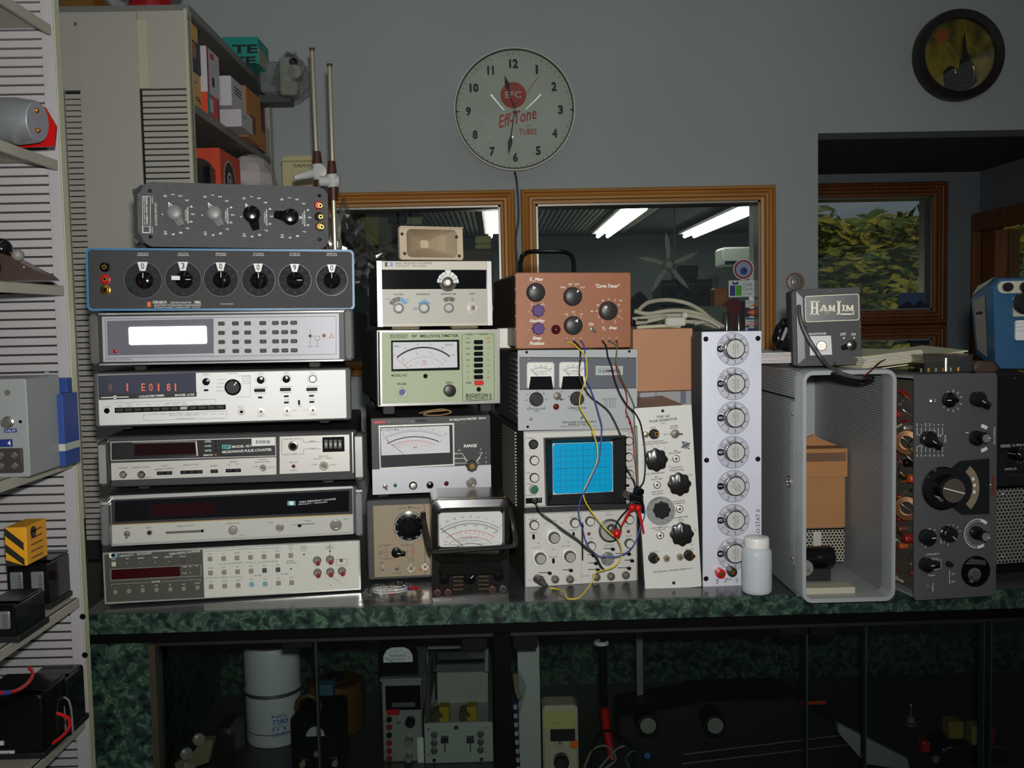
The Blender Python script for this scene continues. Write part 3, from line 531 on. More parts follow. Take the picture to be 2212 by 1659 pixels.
# ================================================================ counter
CT = .95; CY0 = 1.552; BLT = M('counter_top_dark', (58, 60, 62), .22, var=.15, vs=30)
E = empty('display_counter', 'long glass fronted display counter with green marble laminate edge', 'counter', Matrix.Translation((0.1, CY0, 0)) @ Matrix.Rotation(R(.8), 4, 'Z'))
XL, XR = -.76, 1.5
MB().box(XL, XR, 0.004, .755, CT-.028, CT, BLT, .001).obj('worktop', E); MB().box(XL, XR, -.002, .004, CT-.032, CT-.0005, LAM, .001).obj('edge_band', E)
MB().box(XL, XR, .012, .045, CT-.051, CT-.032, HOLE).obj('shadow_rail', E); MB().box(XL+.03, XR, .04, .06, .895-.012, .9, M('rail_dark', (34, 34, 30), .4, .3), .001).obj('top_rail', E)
mb = MB(); mb.box(XL, -.66, .02, .07, 0, CT-.052, LAM, .001); mb.box(XL, XL+.02, .03, .78, 0, CT-.04, LAM); mb.obj('end_panel', E)
MB().box(-.662, -.652, .012, .03, 0, CT-.055, M('bronze_strip', (60, 54, 38), .5, .2)).obj('corner_strip', E)
MB().box(XL, XR, .70, .72, 0, CT-.04, LAM).obj('back_panel', E); MB().box(XL+.02, XR, .03, .74, .535, .55, M('case_shelf', (60, 62, 58), .4)).obj('shelf', E)
def pxl(px, Y=1.62): return at(px, 1500, Y).x-.1
mb = MB(); mb.box(pxl(1069), pxl(1106), .035, .06, 0, .895, HOLE, .001); mb.obj('centre_post', E)
for a, b, y in ((302, 692, .052), (692, 1068, .058), (1107, 1738, .052), (1738, 1868, .058), (1868, 2290, .064)): MB().box(pxl(a), pxl(b), y, y+.004, .2, .89, glass_mat('case_glass', (.76, .80, .78), .05, .02) if 'cg' not in globals() else cg).obj('glass_door', E); cg = bpy.data.materials['case_glass']
for a in (692, 1739, 1866, 2120, 2135): MB().box(pxl(a)-.0012, pxl(a)+.0012, .048, .066, .2, .885, M('glass_edge', (34, 48, 44), .3)).obj('glass_edge', E)
for a, b, y in ((623, 686, 1372), (1003, 1056, 1379), (1111, 1163, 1375), (1680, 1740, 1350), (1745, 1800, 1350)): x0, x1 = pxl(a), pxl(b); z = at(a, y+14, 1.60).z; MB().box(x0, x1, .045, .075, z-.008, z+.012, M('runner_black', (14, 14, 13), .25), .001).obj('lock_block', E)
# ================================================================ tall slotted cabinet behind the stacks
CRM = M('cream_metal', (176, 172, 160), .5, var=.02, vs=6); CRE = M('cream_metal_edge', (188, 188, 160), .45); SLOT = M('slot_dark', (14, 20, 22), .8)
CY, CX = 2.33, -.690
E = empty('slotted_cabinet', 'tall cream steel cabinet with slotted sides and open shelves of boxes', 'cabinet', Vector((CX, CY, .95)))
def lx(px, Y, y=500): return at(px, y, Y).x-E.location.x
x0, x1, x2 = lx(152, CY), lx(190, CY), lx(316, CY); ztop = at(430, 22, CY).z-.95
MB().box(x0-.3, x0, 0, .03, 0, ztop, CRM).obj('side_sheet', E); MB().box(x1, x2, -.006, 0, -.95, ztop-.002, CRM, .001).obj('side_sheet', E)
zs = at(420, 190, CY).z-.95; MB().box(x0, 0, .012, .016, -.1, ztop-.004, SLOT).obj('backing', E)
MB().box(x0, x1, 0, .012, at(170, 195, CY).z-.95, ztop, CRM).obj('side_sheet', E); MB().box(x2, -.008, 0, .012, zs, ztop, CRM).obj('side_sheet', E); MB().box(x2-.002, x2+.022, -.003, .001, zs, ztop-.02, CRE, .001).obj('fold', E)
def slats(par, xa, xb, y, ztop_, zbot, pitch, h, mat, t=.004):
    me = None; n = int((ztop_-zbot)/pitch); mb = MB(); w = (xb-xa)/2
    mb.add([(-w, 0, 0), (w, 0, 0), (w, 0, h), (-w, 0, h), (-w, t*1.4, -.0006), (w, t*1.4, -.0006), (w, t, h-.001), (-w, t, h-.001)], [(0, 1, 2, 3), (7, 6, 5, 4), (0, 4, 5, 1), (3, 2, 6, 7), (0, 3, 7, 4), (1, 5, 6, 2)], mat)
    o = mb.obj('slat', par); o.location = ((xa+xb)/2, y, ztop_-pitch)
    for k in range(1, n): c = o.copy(); COL.objects.link(c); c.location = ((xa+xb)/2, y, ztop_-pitch*(k+1))
slats(E, x0+.002, x1, .002, at(170, 200, CY).z-.95, -.06, .01295, .0100, CRM); slats(E, x2+.004, -.009, .002, zs, zs-.36, .01345, .0098, CRM)
MB().box(-.008, 0, -.002, .03, -.95, ztop+.004, CRE, .001).obj('post', E); MB().box(-.012, 0, .82, .86, -.95, ztop, CRM, .001).obj('post', E)
for z in (2.134, 1.912, 1.70): MB().box(-.42, -.001, .02, .86, z-.95-.02, z-.95, M('shelf_metal', (122, 122, 116), .5), .001).obj('shelf', E)
MB().box(-.42, -.41, 0, .86, -.95, ztop-.02, M('cabinet_back', (90, 88, 82), .7)).obj('back', E)
for x, y in ((165, 53), (409, 41)): p = at(x, y, CY)-E.location; MB().lathe([(.004, 0), (.003, .002)], STEEL, (p.x, -.006, p.z), n=10).obj('screw', E)
for x, y in ((424, 175),): p = at(x, y, CY)-E.location; MB().lathe([(.0035, 0), (.003, .0015)], DULL, (p.x, -.002, p.z), n=10).obj('hole_plug', E)
CARD = M('kraft_card', (186, 128, 72), .75, var=.04, vs=12); WCARD = M('white_card', (198, 194, 198), .6)
def cbox(label, Y0, Y1, X1, z0, z1, mat, extra=None, W_=.12, grp=None, name='carton', cat='box', bev=.0015):
    e = empty(name, label, cat, Vector((X1-W_/2, Y0, z0)), grp); w = W_/2; h = z1-z0; d = Y1-Y0
    MB().box(-w, w, 0, d, 0, h, mat, bev).obj('box_body', e)
    if extra: m_ = MB(); extra(m_, w, d, h); m_.obj('print', e)
    return e
def side_patch(m_, w, y0, y1, z0, z1, mat): m_.box(w, w+.0006, y0, y1, z0, z1, mat)
S2, S3 = 1.912, 1.70
NAV = M('navy_card', (26, 30, 42), .5); YEL = M('yellow_card', (222, 176, 96), .6); CRIM = M('crimson_card', (150, 26, 50), .5); TEAL = M('teal_card', (22, 148, 134), .55); ORC = M('orange_card', (214, 70, 36), .55)
cbox('yellow card box with scrawled writing, lower left of the second cabinet shelf', 2.35, 2.47, -.705, S2, 2.0, YEL, lambda m_, w, d, h: (m_.tube([(w+.001, d*.6, h*.3), (w+.001, d*.7, h*.36), (w+.001, d*.75, h*.25), (w+.001, d*.82, h*.33), (w+.001, d*.9, h*.2)], .001, INK, 4)))
cbox('navy box with a gold oval, upper left of the second cabinet shelf', 2.35, 2.47, -.703, 2.0, 2.11, NAV, lambda m_, w, d, h: (side_patch(m_, w, .01, .03, .01, h, ORC), side_patch(m_, w, .05, .1, h*.65, h*.98, YEL), m_.ball((w, .07, h*.45), .016, M('gold_oval', (170, 110, 60), .5), (.05, 1, 1.3))))
cbox('white box with maroon edge standing on the small teal and red box', 2.475, 2.585, -.69, 1.965, 2.075, WCARD, lambda m_, w, d, h: (side_patch(m_, w, 0, .012, 0, h, CRIM), side_patch(m_, w, .03, .06, h*.8, h*.92, REDI), side_patch(m_, w, .04, .06, h*.2, h*.4, INK)))
cbox('small teal and red box under the maroon edged box', 2.475, 2.58, -.692, S2, 1.965, ORC, lambda m_, w, d, h: (side_patch(m_, w, 0, .02, 0, h, TEAL), side_patch(m_, w, .02, .05, .01, h*.8, WCARD), side_patch(m_, w, .085, .105, 0, h, CRIM)))
cbox('white tube carton, upper of the two beside the maroon edged box', 2.60, 2.73, -.665, 1.958, 2.033, WCARD, lambda m_, w, d, h: [side_patch(m_, w, .03, .1, h*.7-k*.008, h*.7-k*.008+.003, INK) for k in range(3)]); cbox('white tube carton, lower of the two, with a green mark', 2.64, 2.76, -.652, S2, 1.957, WCARD, lambda m_, w, d, h: side_patch(m_, w, .02, .04, h*.55, h*.7, GRN))
cbox('tan carton with brown print behind the white tube cartons', 2.78, 2.95, -.672, S2, 2.05, CARD, lambda m_, w, d, h: side_patch(m_, w, .04, .1, .02, h*.5, M('brown_print', (120, 70, 30), .6))); cbox('maroon and grey carton far along the second cabinet shelf', 2.97, 3.06, -.685, S2, 2.07, M('maroon_card', (96, 44, 44), .6), lambda m_, w, d, h: side_patch(m_, w, 0, .09, 0, h*.35, CARD)); cbox('narrow cream carton at the far end of the second cabinet shelf', 3.07, 3.14, -.69, S2, 2.0, M('cream_carton', (190, 184, 160), .6))
cbox('small black carton in the third compartment beside the cabinet post', 2.36, 2.5, -.71, S3, 1.80, NAV); cbox('orange box with a black and white spiral emblem', 2.56, 2.76, -.69, S3, 1.845, ORC, lambda m_, w, d, h: ([m_.lathe([(rr, a), (rr, a+.0004)], c, (w, d*.42, h*.5), (1, 0, 0), n=24) for rr, a, c in ((.052, 0, WCARD), (.048, .0005, INK), (.022, .001, WCARD), (.015, .0015, INK), (.007, .002, WCARD))], m_.lathe([(.048, 0), (.048, .0005)], INK, (0, 0, h*.5), n=24), m_.lathe([(.02, .0006), (.02, .001)], WCARD, (0, 0, h*.5), n=20), m_.lathe([(.012, .001), (.012, .0015)], INK, (0, 0, h*.5), n=20)))
cbox('dark glass front box glinting behind the orange spiral box', 2.50, 2.55, -.70, S3, 1.79, BLK)
mb = MB().ball((0, 0, 0), 1, M('white_paper_bag', (206, 198, 198), .7), n=14, k=10); rnd = random.Random(4)
mb.v = [(x*.07*(1+rnd.uniform(-.12, .12)), y*.14*(1+rnd.uniform(-.08, .08)), (z+1)*.094) for x, y, z in mb.v]; o = single(mb, 'paper_bag', 'crumpled white paper bag on the third cabinet shelf by the tin', 'bag', base=(0, 0, 0), sharp=12); o.location = (-.70, 2.94, S3)
# teal box and wrapped part on top
a = at(482, 152, 2.886); b = at(557, 79, 2.886); w_ = (b.x-a.x)/2; h_ = b.z-2.134
e = empty('teal_box', 'teal cardboard box with large black letters on top of the cabinet', 'box', Vector(((a.x+b.x)/2, 2.886, 2.134))); MB().box(-w_, w_, 0, .13, 0, h_, TEAL, .002).obj('box_body', e)
q = MB(); q.box(w_, w_+.001, .0, .13, 0, h_*.6, M('pale_side', (160, 160, 140), .6)); q.text('TE', (w_*.25, h_*.55), h_*.32, INK, w_*1.4, -.001, bold=.03); q.text('TE', (w_*.15, h_*.12), h_*.3, INK, w_*1.4, -.001, bold=.03); q.obj('print', e)
GF = M('grey_foil', (150, 156, 158), .25, .5)
mb = MB().ball((0, 0, 0), 1, FILM, n=22, k=16); rnd = random.Random(9); mb.v = [(x*.055*(1+rnd.uniform(-.22, .22)), y*.07, (z+1)*.07*(1+rnd.uniform(-.1, .1))) for x, y, z in mb.v]
p = at(632, 225, 3.0); E2 = empty('wrapped_part', 'machine part wrapped in clear plastic film jutting off the cabinet top', 'part', p); mb.obj('film', E2, sharp=8)
q = MB(); q.box(-.09, -.03, -.02, .02, .03, .12, GF, .006); q.box(-.03, .02, -.03, .03, .02, .13, M('pale_metal', (170, 174, 166), .4, .2), .006); q.lathe([(.022, 0), (.02, .03)], DULL, (.02, -.03, .08), n=16); q.lathe([(.012, 0), (.012, .02)], BLK, (.015, -.03, .11), n=12); q.box(-.12, .0, -.03, .03, .0, .02, M('bracket', (70, 74, 72), .5), .003); q.obj('casting', E2)
single(MB().lathe([(.075, 0), (.075, .012), (.05, .014), (.05, .06), (.075, .062), (.075, .075)], M('red_spool', (150, 14, 20), .35), (-.81, 2.45, 2.134), (0, 0, 1), n=28), 'red_spool', 'glossy red spool lying on the cabinet top', 'spool')
single(MB().lathe([(.07, 0), (.075, .05), (.05, .09), (.03, .12)], M('amber_glass', (120, 80, 20), .1, coat=.5), (-1.0, 2.5, 2.134), (0, 0, 1), n=20), 'amber_jar', 'squat amber glass jar on the cabinet top', 'jar')
# TAIYO tin and the two rods
TIN = M('cream_tin', (196, 188, 140), .35); a = at(611, 402, 2.86); b = at(676, 336, 2.86); w_ = (b.x-a.x)/2; cx = (a.x+b.x)/2
e = empty('instrument_tin', 'cream rounded housing with small dark lettering beside the cabinet', 'housing', Vector((cx, 2.86, 1.62))); h_ = b.z-1.62
MB().prism(rrect(-w_, w_, 0, h_, .012), 0, .1, TIN).obj('housing', e, sharp=50); MB().box(-w_-.002, w_+.002, -.002, .102, h_-.017, h_-.013, M('tin_rim', (150, 144, 104), .4)).obj('lid_rim', e)
q = MB(); z_ = at(651, 358, 2.86).z-1.62; q.text('TAIYO', (.012, z_), .0085, M('print_teal_dark', (30, 60, 70), .5), .052, -.0008, bold=.02); q.obj('lettering', e)
ROD = M('rod_metal', (182, 176, 148), .3, .6); BRN = M('brown_coupling', (74, 40, 26), .45); WHJ = M('white_joint', (196, 196, 190), .4)
def rod(label, t, j, bt, bot, Y):
    P0, P1, P2, P3 = [at(x, y, Y) for x, y in (t, j, bt, bot)]; e = empty('rod_stand', label, 'rod', Vector((P3.x, Y, .95)), 'pair of clamp rods'); o = e.location
    P3 = Vector((P3.x, Y, .95)); MB().tube([P0-o, P3-o], .0052, ROD, 10).obj('rod', e); d = (P1-P0).normalized()
    MB().tube([P0-o-d*.0, P0-o+d*.006], .0062, BRN, 10).obj('end_cap', e); c1 = P1-o; MB().tube([c1-d*.03, c1], [.0085, .0115], BRN, 12).obj('coupling', e); c2 = P2-o; MB().tube([c2, c2+d*.03], [.0115, .0095], BRN, 12).obj('coupling', e)
    MB().tube([c1-d*.001, c2+d*.001], .0125, WHJ, 14).obj('joint', e); return e, (c1+c2)/2
e, c = rod('taller cream metal rod with brown couplings, left of the pair', (674, 104), (686, 356), (689, 388), (697, 540), 2.30); MB().tube([c, c+Vector((-.022, -.02, -.008)), c+Vector((-.05, -.03, -.016))], [.011, .010, .006], WHJ, 12).obj('joint_arm', e)
MB().lathe([(.016, 0), (.016, .004), (.013, .005)], WHJ, c+Vector((.006, -.013, -.001)), n=20).obj('joint_cap', e)
e, c = rod('shorter cream metal rod with a white tee joint, right of the pair', (712, 138), (717, 378), (720, 404), (723, 545), 2.24); MB().tube([c+Vector((-.028, 0, 0)), c+Vector((.016, 0, 0))], .0115, WHJ, 14).obj('joint_arm', e)
# ================================================================ near shelving at the left edge
PX_, PY_ = -.637, 1.50; E = empty('steel_shelving', 'cream slotted steel shelving unit with sloping seen shelves at the left edge', 'shelving', Vector((PX_, PY_, 0)))
ZA, ZB_ = .70, 2.05
MB().box(-.020, -.001, -.002, .004, ZA-.1, ZB_, M('post_face', (168, 166, 166), .5, var=.03, vs=40), .0005).obj('post', E); MB().box(-.002, 0, -.002, .016, ZA-.1, ZB_, CRE, .0005).obj('post_flange', E)
MB().box(-.34, -.02, .010, .013, ZA-.1, ZB_, M('louver_back', (40, 46, 46), .8)).obj('backing', E); slats(E, -.34, -.0205, .004, ZB_, ZA-.1, .01325, .0102, M('slat_metal', (172, 168, 168), .45), .005)
SHM = M('shelf_paint', (168, 164, 150), .5); shz = [(1.838, 'a'), (1.644, 'b'), (1.461, 'c'), (1.205, 'd'), (.993, 'e'), (.806, 'f')]
for z, _ in shz: mb = MB(); mb.box(-.34, -.002, -1.1, -.014, z-.003, z, SHM, .0005); mb.box(-.006, 0, -1.1, -.014, z-.0145, z, SHM, .001); mb.obj('shelf', E)
for x, y in ((180, 1331), (185, 1414)): p = at(x, y, PY_)-E.location; MB().lathe([(.0045, 0), (.0045, .0006)], HOLE, (p.x, -.0022, p.z), n=14).obj('bolt_hole', E)
def onshelf(px, py, z): return atz(px, py, z)
# silver flashlight-like horn with red mount
GAL = M('galvanised', (158, 164, 166), .35, .6, var=.08, vs=30); p = at(40, 262, 1.36); e = empty('motor_can', 'silver metal motor can with a red backing lying on the second shelf', 'motor', Vector((p.x, 1.36, 1.644))); c = Vector((0, 0, .0))
zc_ = p.z-1.644; MB().lathe([(.030, -.05), (.031, 0), (.028, .022), (.027, .026)], GAL, (0, 0, zc_), (1, -.12, -.06), n=32).obj('can', e); MB().lathe([(.0262, .026), (.0255, .0275)], M('can_end', (150, 148, 156), .5, .3), (0, 0, zc_), (1, -.12, -.06), n=32).obj('end_plate', e)
MB().prism([(-.06, zc_+.028), (-.01, zc_+.034), (.02, zc_+.026), (.034, zc_), (.03, -.0+.004), (-.06, .002)], .034, .040, REDP).obj('red_backing', e)
for a, b in ((.0285, .012), (.029, -.014)): MB().ball((a, -.008, zc_+b), .0035, BRASS).obj('terminal', e)
# dark wedge tool on the third shelf
p = atz(30, 612, 1.461) if False else at(20, 600, 1.3); e = empty('wedge_tool', 'dark brown wedge shaped tool with black knob on the third shelf', 'tool', Vector((p.x, 1.3, 1.461)))
MB().prism([(-.05, 0), (.052, 0), (.046, .006), (-.004, .034), (-.05, .044)], 0, .03, M('brown_bakelite', (66, 50, 44), .25)).obj('body', e); MB().ball((-.014, .012, .042), .014, BLK).obj('knob', e); MB().ball((.01, .005, .033), .008, GREY).obj('knob', e); MB().ball((.02, -.001, .017), .002, STEEL).obj('rivet', e); MB().ball((-.02, -.003, .018), .012, BLK, (1, .3, 1)).obj('dial', e)
# grey instrument box with terminals
GB = M('grey_box_paint', (140, 144, 142), .45); f0 = atz(66, 1030, 1.205); e = empty('grey_junction_box', 'grey metal junction box with coax socket and screw terminals on the fourth shelf', 'instrument', Vector((f0.x, f0.y, 1.205)))
H_ = at(60, 818, f0.y).z-1.205; MB().box(-.16, 0, 0, .10, 0, H_, GB, .002).obj('case', e); fx = atz(125, 1003, 1.205)-e.location; MB().box(-.02, fx.x+.0, .1, .102, .004, H_+.004, GB, .0005).obj('flange', e)
def lp(x, y, Y): v = at(x, y, Y)-e.location; return v
for x, y in ((104, 838), (111, 975)): v = lp(x, y, f0.y+.1); MB().lathe([(.0044, 0), (.0044, .0005)], M('hole_blue', (30, 50, 110), .6), (v.x, .0995, v.z), n=14).obj('mount_hole', e)
v = lp(16, 848, f0.y); MB().lathe([(.0042, 0), (.003, .002)], STEEL, (v.x, 0, v.z), n=12).obj('screw', e); v = lp(18, 912, f0.y); MB().lathe([(.008, 0), (.008, .002), (.006, .003), (.006, .009), (.003, .009)], STEEL, (v.x, 0, v.z), n=16).obj('socket', e)
v = lp(44, 911, f0.y); MB().lathe([(.0022, 0), (.002, .0006)], HOLE, (v.x, 0, v.z), n=10).obj('hole', e); LBL = M('label_blue', (30, 44, 110), .5)
q = MB(); v = lp(23, 930, f0.y); q.box(v.x-.008, v.x+.008, -.001, 0, v.z-.0025, v.z+.0025, LBL); q.text('CAL10', (v.x, v.z), .003, STW, .013, -.0013); v = lp(14, 957, f0.y); q.box(v.x-.03, v.x+.008, -.001, 0, v.z-.005, v.z+.005, LBL); q.text('4', (v.x+.004, v.z), .006, STW, None, -.0013, bold=.02); q.obj('label', e)
v = lp(28, 994, f0.y); q = MB(); q.box(v.x-.03, v.x+.014, -.006, 0, v.z-.016, v.z+.016, M('terminal_block', (58, 52, 50), .4), .001); q.obj('terminal_block', e)
for dx in (-.013, .005):
    for dz in (-.007, .007): MB().lathe([(.0045, .006), (.0045, .007), (.003, .009)], STEEL, (v.x+dx, 0, v.z+dz), n=12).obj('terminal_screw', e)
MB().ball((-.07, -.005, .05), .018, M('cyan_knob', (30, 140, 150), .3), (1, .5, 1)).obj('cyan_knob', e)
g0 = atz(142, 1008, 1.205); g1 = at(120, 830, g0.y); BLB = M('blue_box_paint', (30, 62, 132), .5); e = empty('blue_carton', 'blue carton with a pale stripe beside the grey junction box', 'box', Vector((g0.x, g0.y, 1.205))); Hb = at(142, 852, g0.y).z-1.205
MB().box(g1.x-g0.x-.01, 0, 0, .05, 0, Hb, BLB, .001).obj('box_body', e); MB().box(-.035, -.015, .05, .07, 0, Hb+.02, BLB, .001).obj('flap', e); MB().box(g1.x-g0.x, .0006, -.0006, .0506, .022, .032, M('pale_tape', (170, 176, 160), .6)).obj('stripe', e)
# yellow black striped box and dark relays
YB = M('yellow_box', (226, 158, 26), .5); y0_ = 1.33; a = at(60, 1222, y0_); b = at(9, 1140, y0_); e = empty('striped_carton', 'yellow carton with black diagonal stripes on the dark relays', 'box', Vector((a.x, y0_, a.z))); w_ = a.x-b.x; h_ = b.z-a.z
MB().box(-w_, 0, 0, .06, 0, h_, YB, .001).obj('box_body', e); q = MB()
for k in range(4):
    u = w_*.86; z0 = h_*(1.0-k*.42); P = [(-w_+.0, z0+.0), (-w_+u, z0-u*.85), (-w_+u, z0-u*.85-h_*.2), (-w_, z0-h_*.2)]; P = [(x, min(max(z, 0), h_)) for x, z in P]
    if P[0][1]-P[2][1] > .004: q.prism(P, -.0006, 0, M('stripe_black', (34, 34, 22), .5))
for k in range(5): q.box(.0, .0006, .012, .045, h_*.12+k*.009, h_*.12+k*.009+.002, M('brown_print', (120, 70, 30), .6))
q.lathe([(.008, 0), (.008, .0006)], MC['stripe_black'], (0, .02, h_*.8), (1, 0, 0), n=18); q.obj('print', e)
def relay(label, x0, y0, x1, y1, z, dep=.07, win=2, cat='relay'):
    a = atz(x0, y1, z); w = (at(x1, y1, a.y).x-a.x); h = at(x0, y0, a.y).z-z; e = empty('power_relay', label, cat, Vector((a.x+w/2, a.y, z)), 'dark relays on the near shelving')
    MB().box(-w/2, w/2, 0, dep, 0, h*.96, BLK, .003).obj('body', e); MB().box(-w/2-.003, w/2+.003, -.004, dep+.004, 0, .008, BLKM, .001).obj('base', e); MB().box(-w/2, w/2, .01, dep-.01, h*.96, h, BLK, .002).obj('top_cover', e)
    for k in range(win): cxk = -w/2+w*(k+.5)/win; m_ = MB(); m_.box(cxk-w*.3/win, cxk+w*.3/win, -.003, 0, h*.35, h*.8, GF, .002); [m_.box(cxk+w*.08/win, cxk+w*.25/win, -.0045, -.003, h*.4+j*h*.06, h*.43+j*h*.06, STEEL) for j in range(6)]; m_.obj('window', e)
    return e
relay('black two window relay block, rear one on the fifth shelf', 18, 1215, 108, 1318, .993, .09); relay('black relay block at the left edge of the fifth shelf', -30, 1304, 40, 1388, .993, .08, 1)
def wires(name, label, pts, mat, r=.0022, cat='wire'): return single(MB().tube(pts, r, mat, 7, 6), name, label, cat)
b1 = relay('large black transformer block with terminals, front one on the lowest shelf', -40, 1500, 95, 1640, .806, .09, 0, 'transformer'); b2 = relay('black stacked lamination block with pale straps on the lowest shelf', 70, 1462, 150, 1590, .806, .06, 0, 'transformer')
MB().box(-.05, -.01, -.003, -.001, .02, .026, WPL).obj('label_strip', b1); q = MB(); q.box(-.03, .004, -.003, -.001, -.0+.002, .012, WPL); q.text('TARGUT', (-.013, .008), .004, INK, .022, -.0036); q.obj('name_label', b1)
for k in range(4): MB().tube([(-.02+k*.008, -.003, .05+k*.002), (.0+k*.010, -.004, .054), (.004+k*.01, -.004, .004)], .0016, GREY, 6, 4).obj('strap', b2)
P = lambda x, y, Y: at(x, y, Y)
wires('red_lead', 'red insulated lead looping over the lowest shelf relays, upper one', [P(0, 1497, 1.1), P(30, 1494, 1.12), P(55, 1480, 1.15), P(70, 1460, 1.18), P(66, 1444, 1.2), P(60, 1446, 1.2)], REDP); wires('red_lead', 'red insulated lead curling at the right of the lowest shelf, lower one', [P(115, 1605, 1.2), P(135, 1590, 1.22), P(149, 1572, 1.24), P(148, 1552, 1.25), P(135, 1545, 1.25), P(122, 1540, 1.25)], REDP)
wires('blue_lug', 'blue crimp terminal on the end of the upper red lead', [P(-6, 1498, 1.1), P(22, 1496, 1.11)], LBL, .003)
# ================================================================ left stack of rack instruments (bottom to top)
LST = 1.61
PALE = M('pale_panel_paint', (196, 196, 184), .45); OLV = M('olive_grey_panel', (66, 66, 58), .5); REDD = M('dark_red_window', (52, 8, 8), .12); REDD2 = M('deep_red_window', (34, 4, 5), .08)
WINB = M('black_window', (10, 10, 11), .07); CHR = M('bright_trim', (222, 220, 214), .25, .7); SIL = M('silver_panel', (206, 206, 204), .36, .35, .05, 800); DGR = M('dark_grey_case', (58, 58, 58), .5, bump=.15, bs=900); BTNG = M('button_grey', (128, 124, 108), .5); BTND = M('button_dark', (60, 56, 54), .5); BTNB = M('button_blue', (104, 150, 160), .5); RIMD = M('button_rim', (36, 34, 32), .5)
def keyed(p, x, y, s_, mat):   # a push button in its dark rim
    p.block(x-s_/2-1.5, y-s_/2-1.5, x+s_/2+1.5, y+s_/2+1.5, RIMD, 'button_rim', .0008); return p.btn(x, y, s_, s_, mat, 3)
def logo(p, x, y, w, h, m1=BLK, m2=M('logo_teal', (100, 160, 170), .5)):
    p.rect(x-w/2, y-h/2, x, y+h/2, m1); p.rect(x, y-h/2, x+w/2, y+h/2, m2); p.disc(x, y, h*.42, WHT, 2); p.t('hp', x, y, h*.5, INK, sh=.3, L=3)
# --- digital voltmeter
p = Panel('digital_voltmeter', 'cream and dark grey digital voltmeter with red window at the bottom of the left stack', 'voltmeter', [(221, 1194), (778, 1167), (780, 1274), (226, 1306)], LST, 6)
p.case(.42, DGR, -3, -3, 0, 0); p.plate(CHR, name='trim_frame', y=.0); p.block(0, 0, 0, 0, OLV, 'front_panel', .001, q=[(225, 1198), (437, 1187.5), (441, 1291), (230, 1301)]); p.block(0, 0, 0, 0, PALE, 'front_panel', .001, q=[(438.5, 1187.5), (774, 1171), (776, 1271), (442, 1291)])
p.feet(12, .4); L3 = 3
logo(p, 245, 1200, 17, 10) if 0 else None
def t2(*a, **k): k['L'] = 4; p.t(*a, **k)
p.fl([(236, 1195), (245, 1195), (245, 1205), (236, 1205)], WHT, 4); p.fl([(245, 1194.5), (254, 1194), (254, 1204), (245, 1205)], MC['logo_teal'], 4); p.disc(244, 1199.7, 4, BLK, 5)
t2('HEWLETT - PACKARD', 293, 1198, 4, WHT, w=68, rot=3); t2('3455A DIGITAL VOLTMETER', 399, 1193.5, 5, WHT, w=66, rot=3)
for x, y, s_ in ((275, 1207, 'SRQ'), (304, 1205.5, 'LISTEN'), (335.5, 1204, 'TALK'), (364.5, 1203, 'REMOTE'), (394.5, 1202, 'LOCAL')): t2(s_, x, y, 3, WHT); p.disc(x, y+10, .8, WHT, 4)
keyed(p, 245.5, 1219, 10, M('button_cream', (190, 186, 160), .5)); t2('LINE', 245, 1208, 3, WHT); keyed(p, 394.5, 1211, 10, BTND)
p.frame(0, 0, 0, 0, 1, M('frame_grey', (150, 150, 140), .5), 4, q=[(238.5, 1230), (434, 1220), (434.5, 1244), (239, 1254)])
p.block(0, 0, 0, 0, REDD, 'display', .0022, q=[(241, 1231), (388, 1223.5), (389.5, 1244), (241.5, 1252)])
for s_, x, y in (('TALK', 399, 1224.5), ('SRQ', 411, 1224), ('RT', 425, 1223), ('SCALE', 398, 1238), ('%', 411, 1237)): t2(s_, x, y, 2.5, WHT)
t2('RANGE', 337, 1256.5, 4, WHT); p.line([(241, 1267), (241, 1262), (322, 1258)], .8, MC['frame_grey'], 4); p.line([(352, 1256), (434, 1251.5), (434.5, 1256)], .8, MC['frame_grey'], 4)
for x, y, s_ in ((248.8, 1279.7, '.1'), (278.4, 1277.5, '1'), (308, 1275.6, '10'), (337.8, 1274.3, '100'), (367.6, 1273.2, '1K'), (396.9, 1272, '10K'), (426.5, 1269.7, 'AUTO')): keyed(p, x, y, 9, BTNG); t2(s_, x, y-10, 3, WHT)
X0 = [(935, 250), (1043, 246), (1150, 241), (1257, 236), (1365, 231), (1472, 225), (1578, 221)]; X1 = [(939, 361), (1047, 356), (1155, 351), (1262, 346), (1369, 341), (1476, 335)]; X2 = [(944, 470), (1052, 465), (1159, 460), (1266, 453), (1373, 449), (1480, 442), (1585, 438)]
for row in (X0, X1, X2):
    for k, (x, y) in enumerate(row):
        x = 200+x*.27125; y = 1140+y*.27125; m = BTNG
        if row is X1 and k > 3: m = BTND
        if row is X2 and k in (3, 4): m = BTNB
        keyed(p, x, y, 10, m); p.disc(x, y, 0, WHT) if 0 else None
        t2(random.choice(['dcV', 'acV', 'FAST', 'kOHM', 'TEST']) if row is X0 else random.choice(['RES', 'HOLD', 'EXT']), x, y-11, 3, INK)
for s_, x, y, w in (('FUNCTION', 526, 1186, 25), ('TRIGGER', 512, 1216, 22), ('SAMPLE RATE', 583, 1213, 34), ('MATH', 484, 1247, 14), ('ENTER', 557, 1243.5, 17), ('STORE', 615, 1240, 16), ('AUTO', 628, 1179, 13), ('CAL', 628, 1184, 10), ('DATA', 656, 1180, 12), ('READY', 656, 1184.5, 14), ('RQS', 656, 1189.5, 9), ('BINARY', 628, 1211.5, 17), ('PROGRAM', 629, 1216, 23), ('INPUT', 712, 1180, 12), ('TERMINALS', 711, 1184, 20)): t2(s_, x, y, 3, INK, w=w)
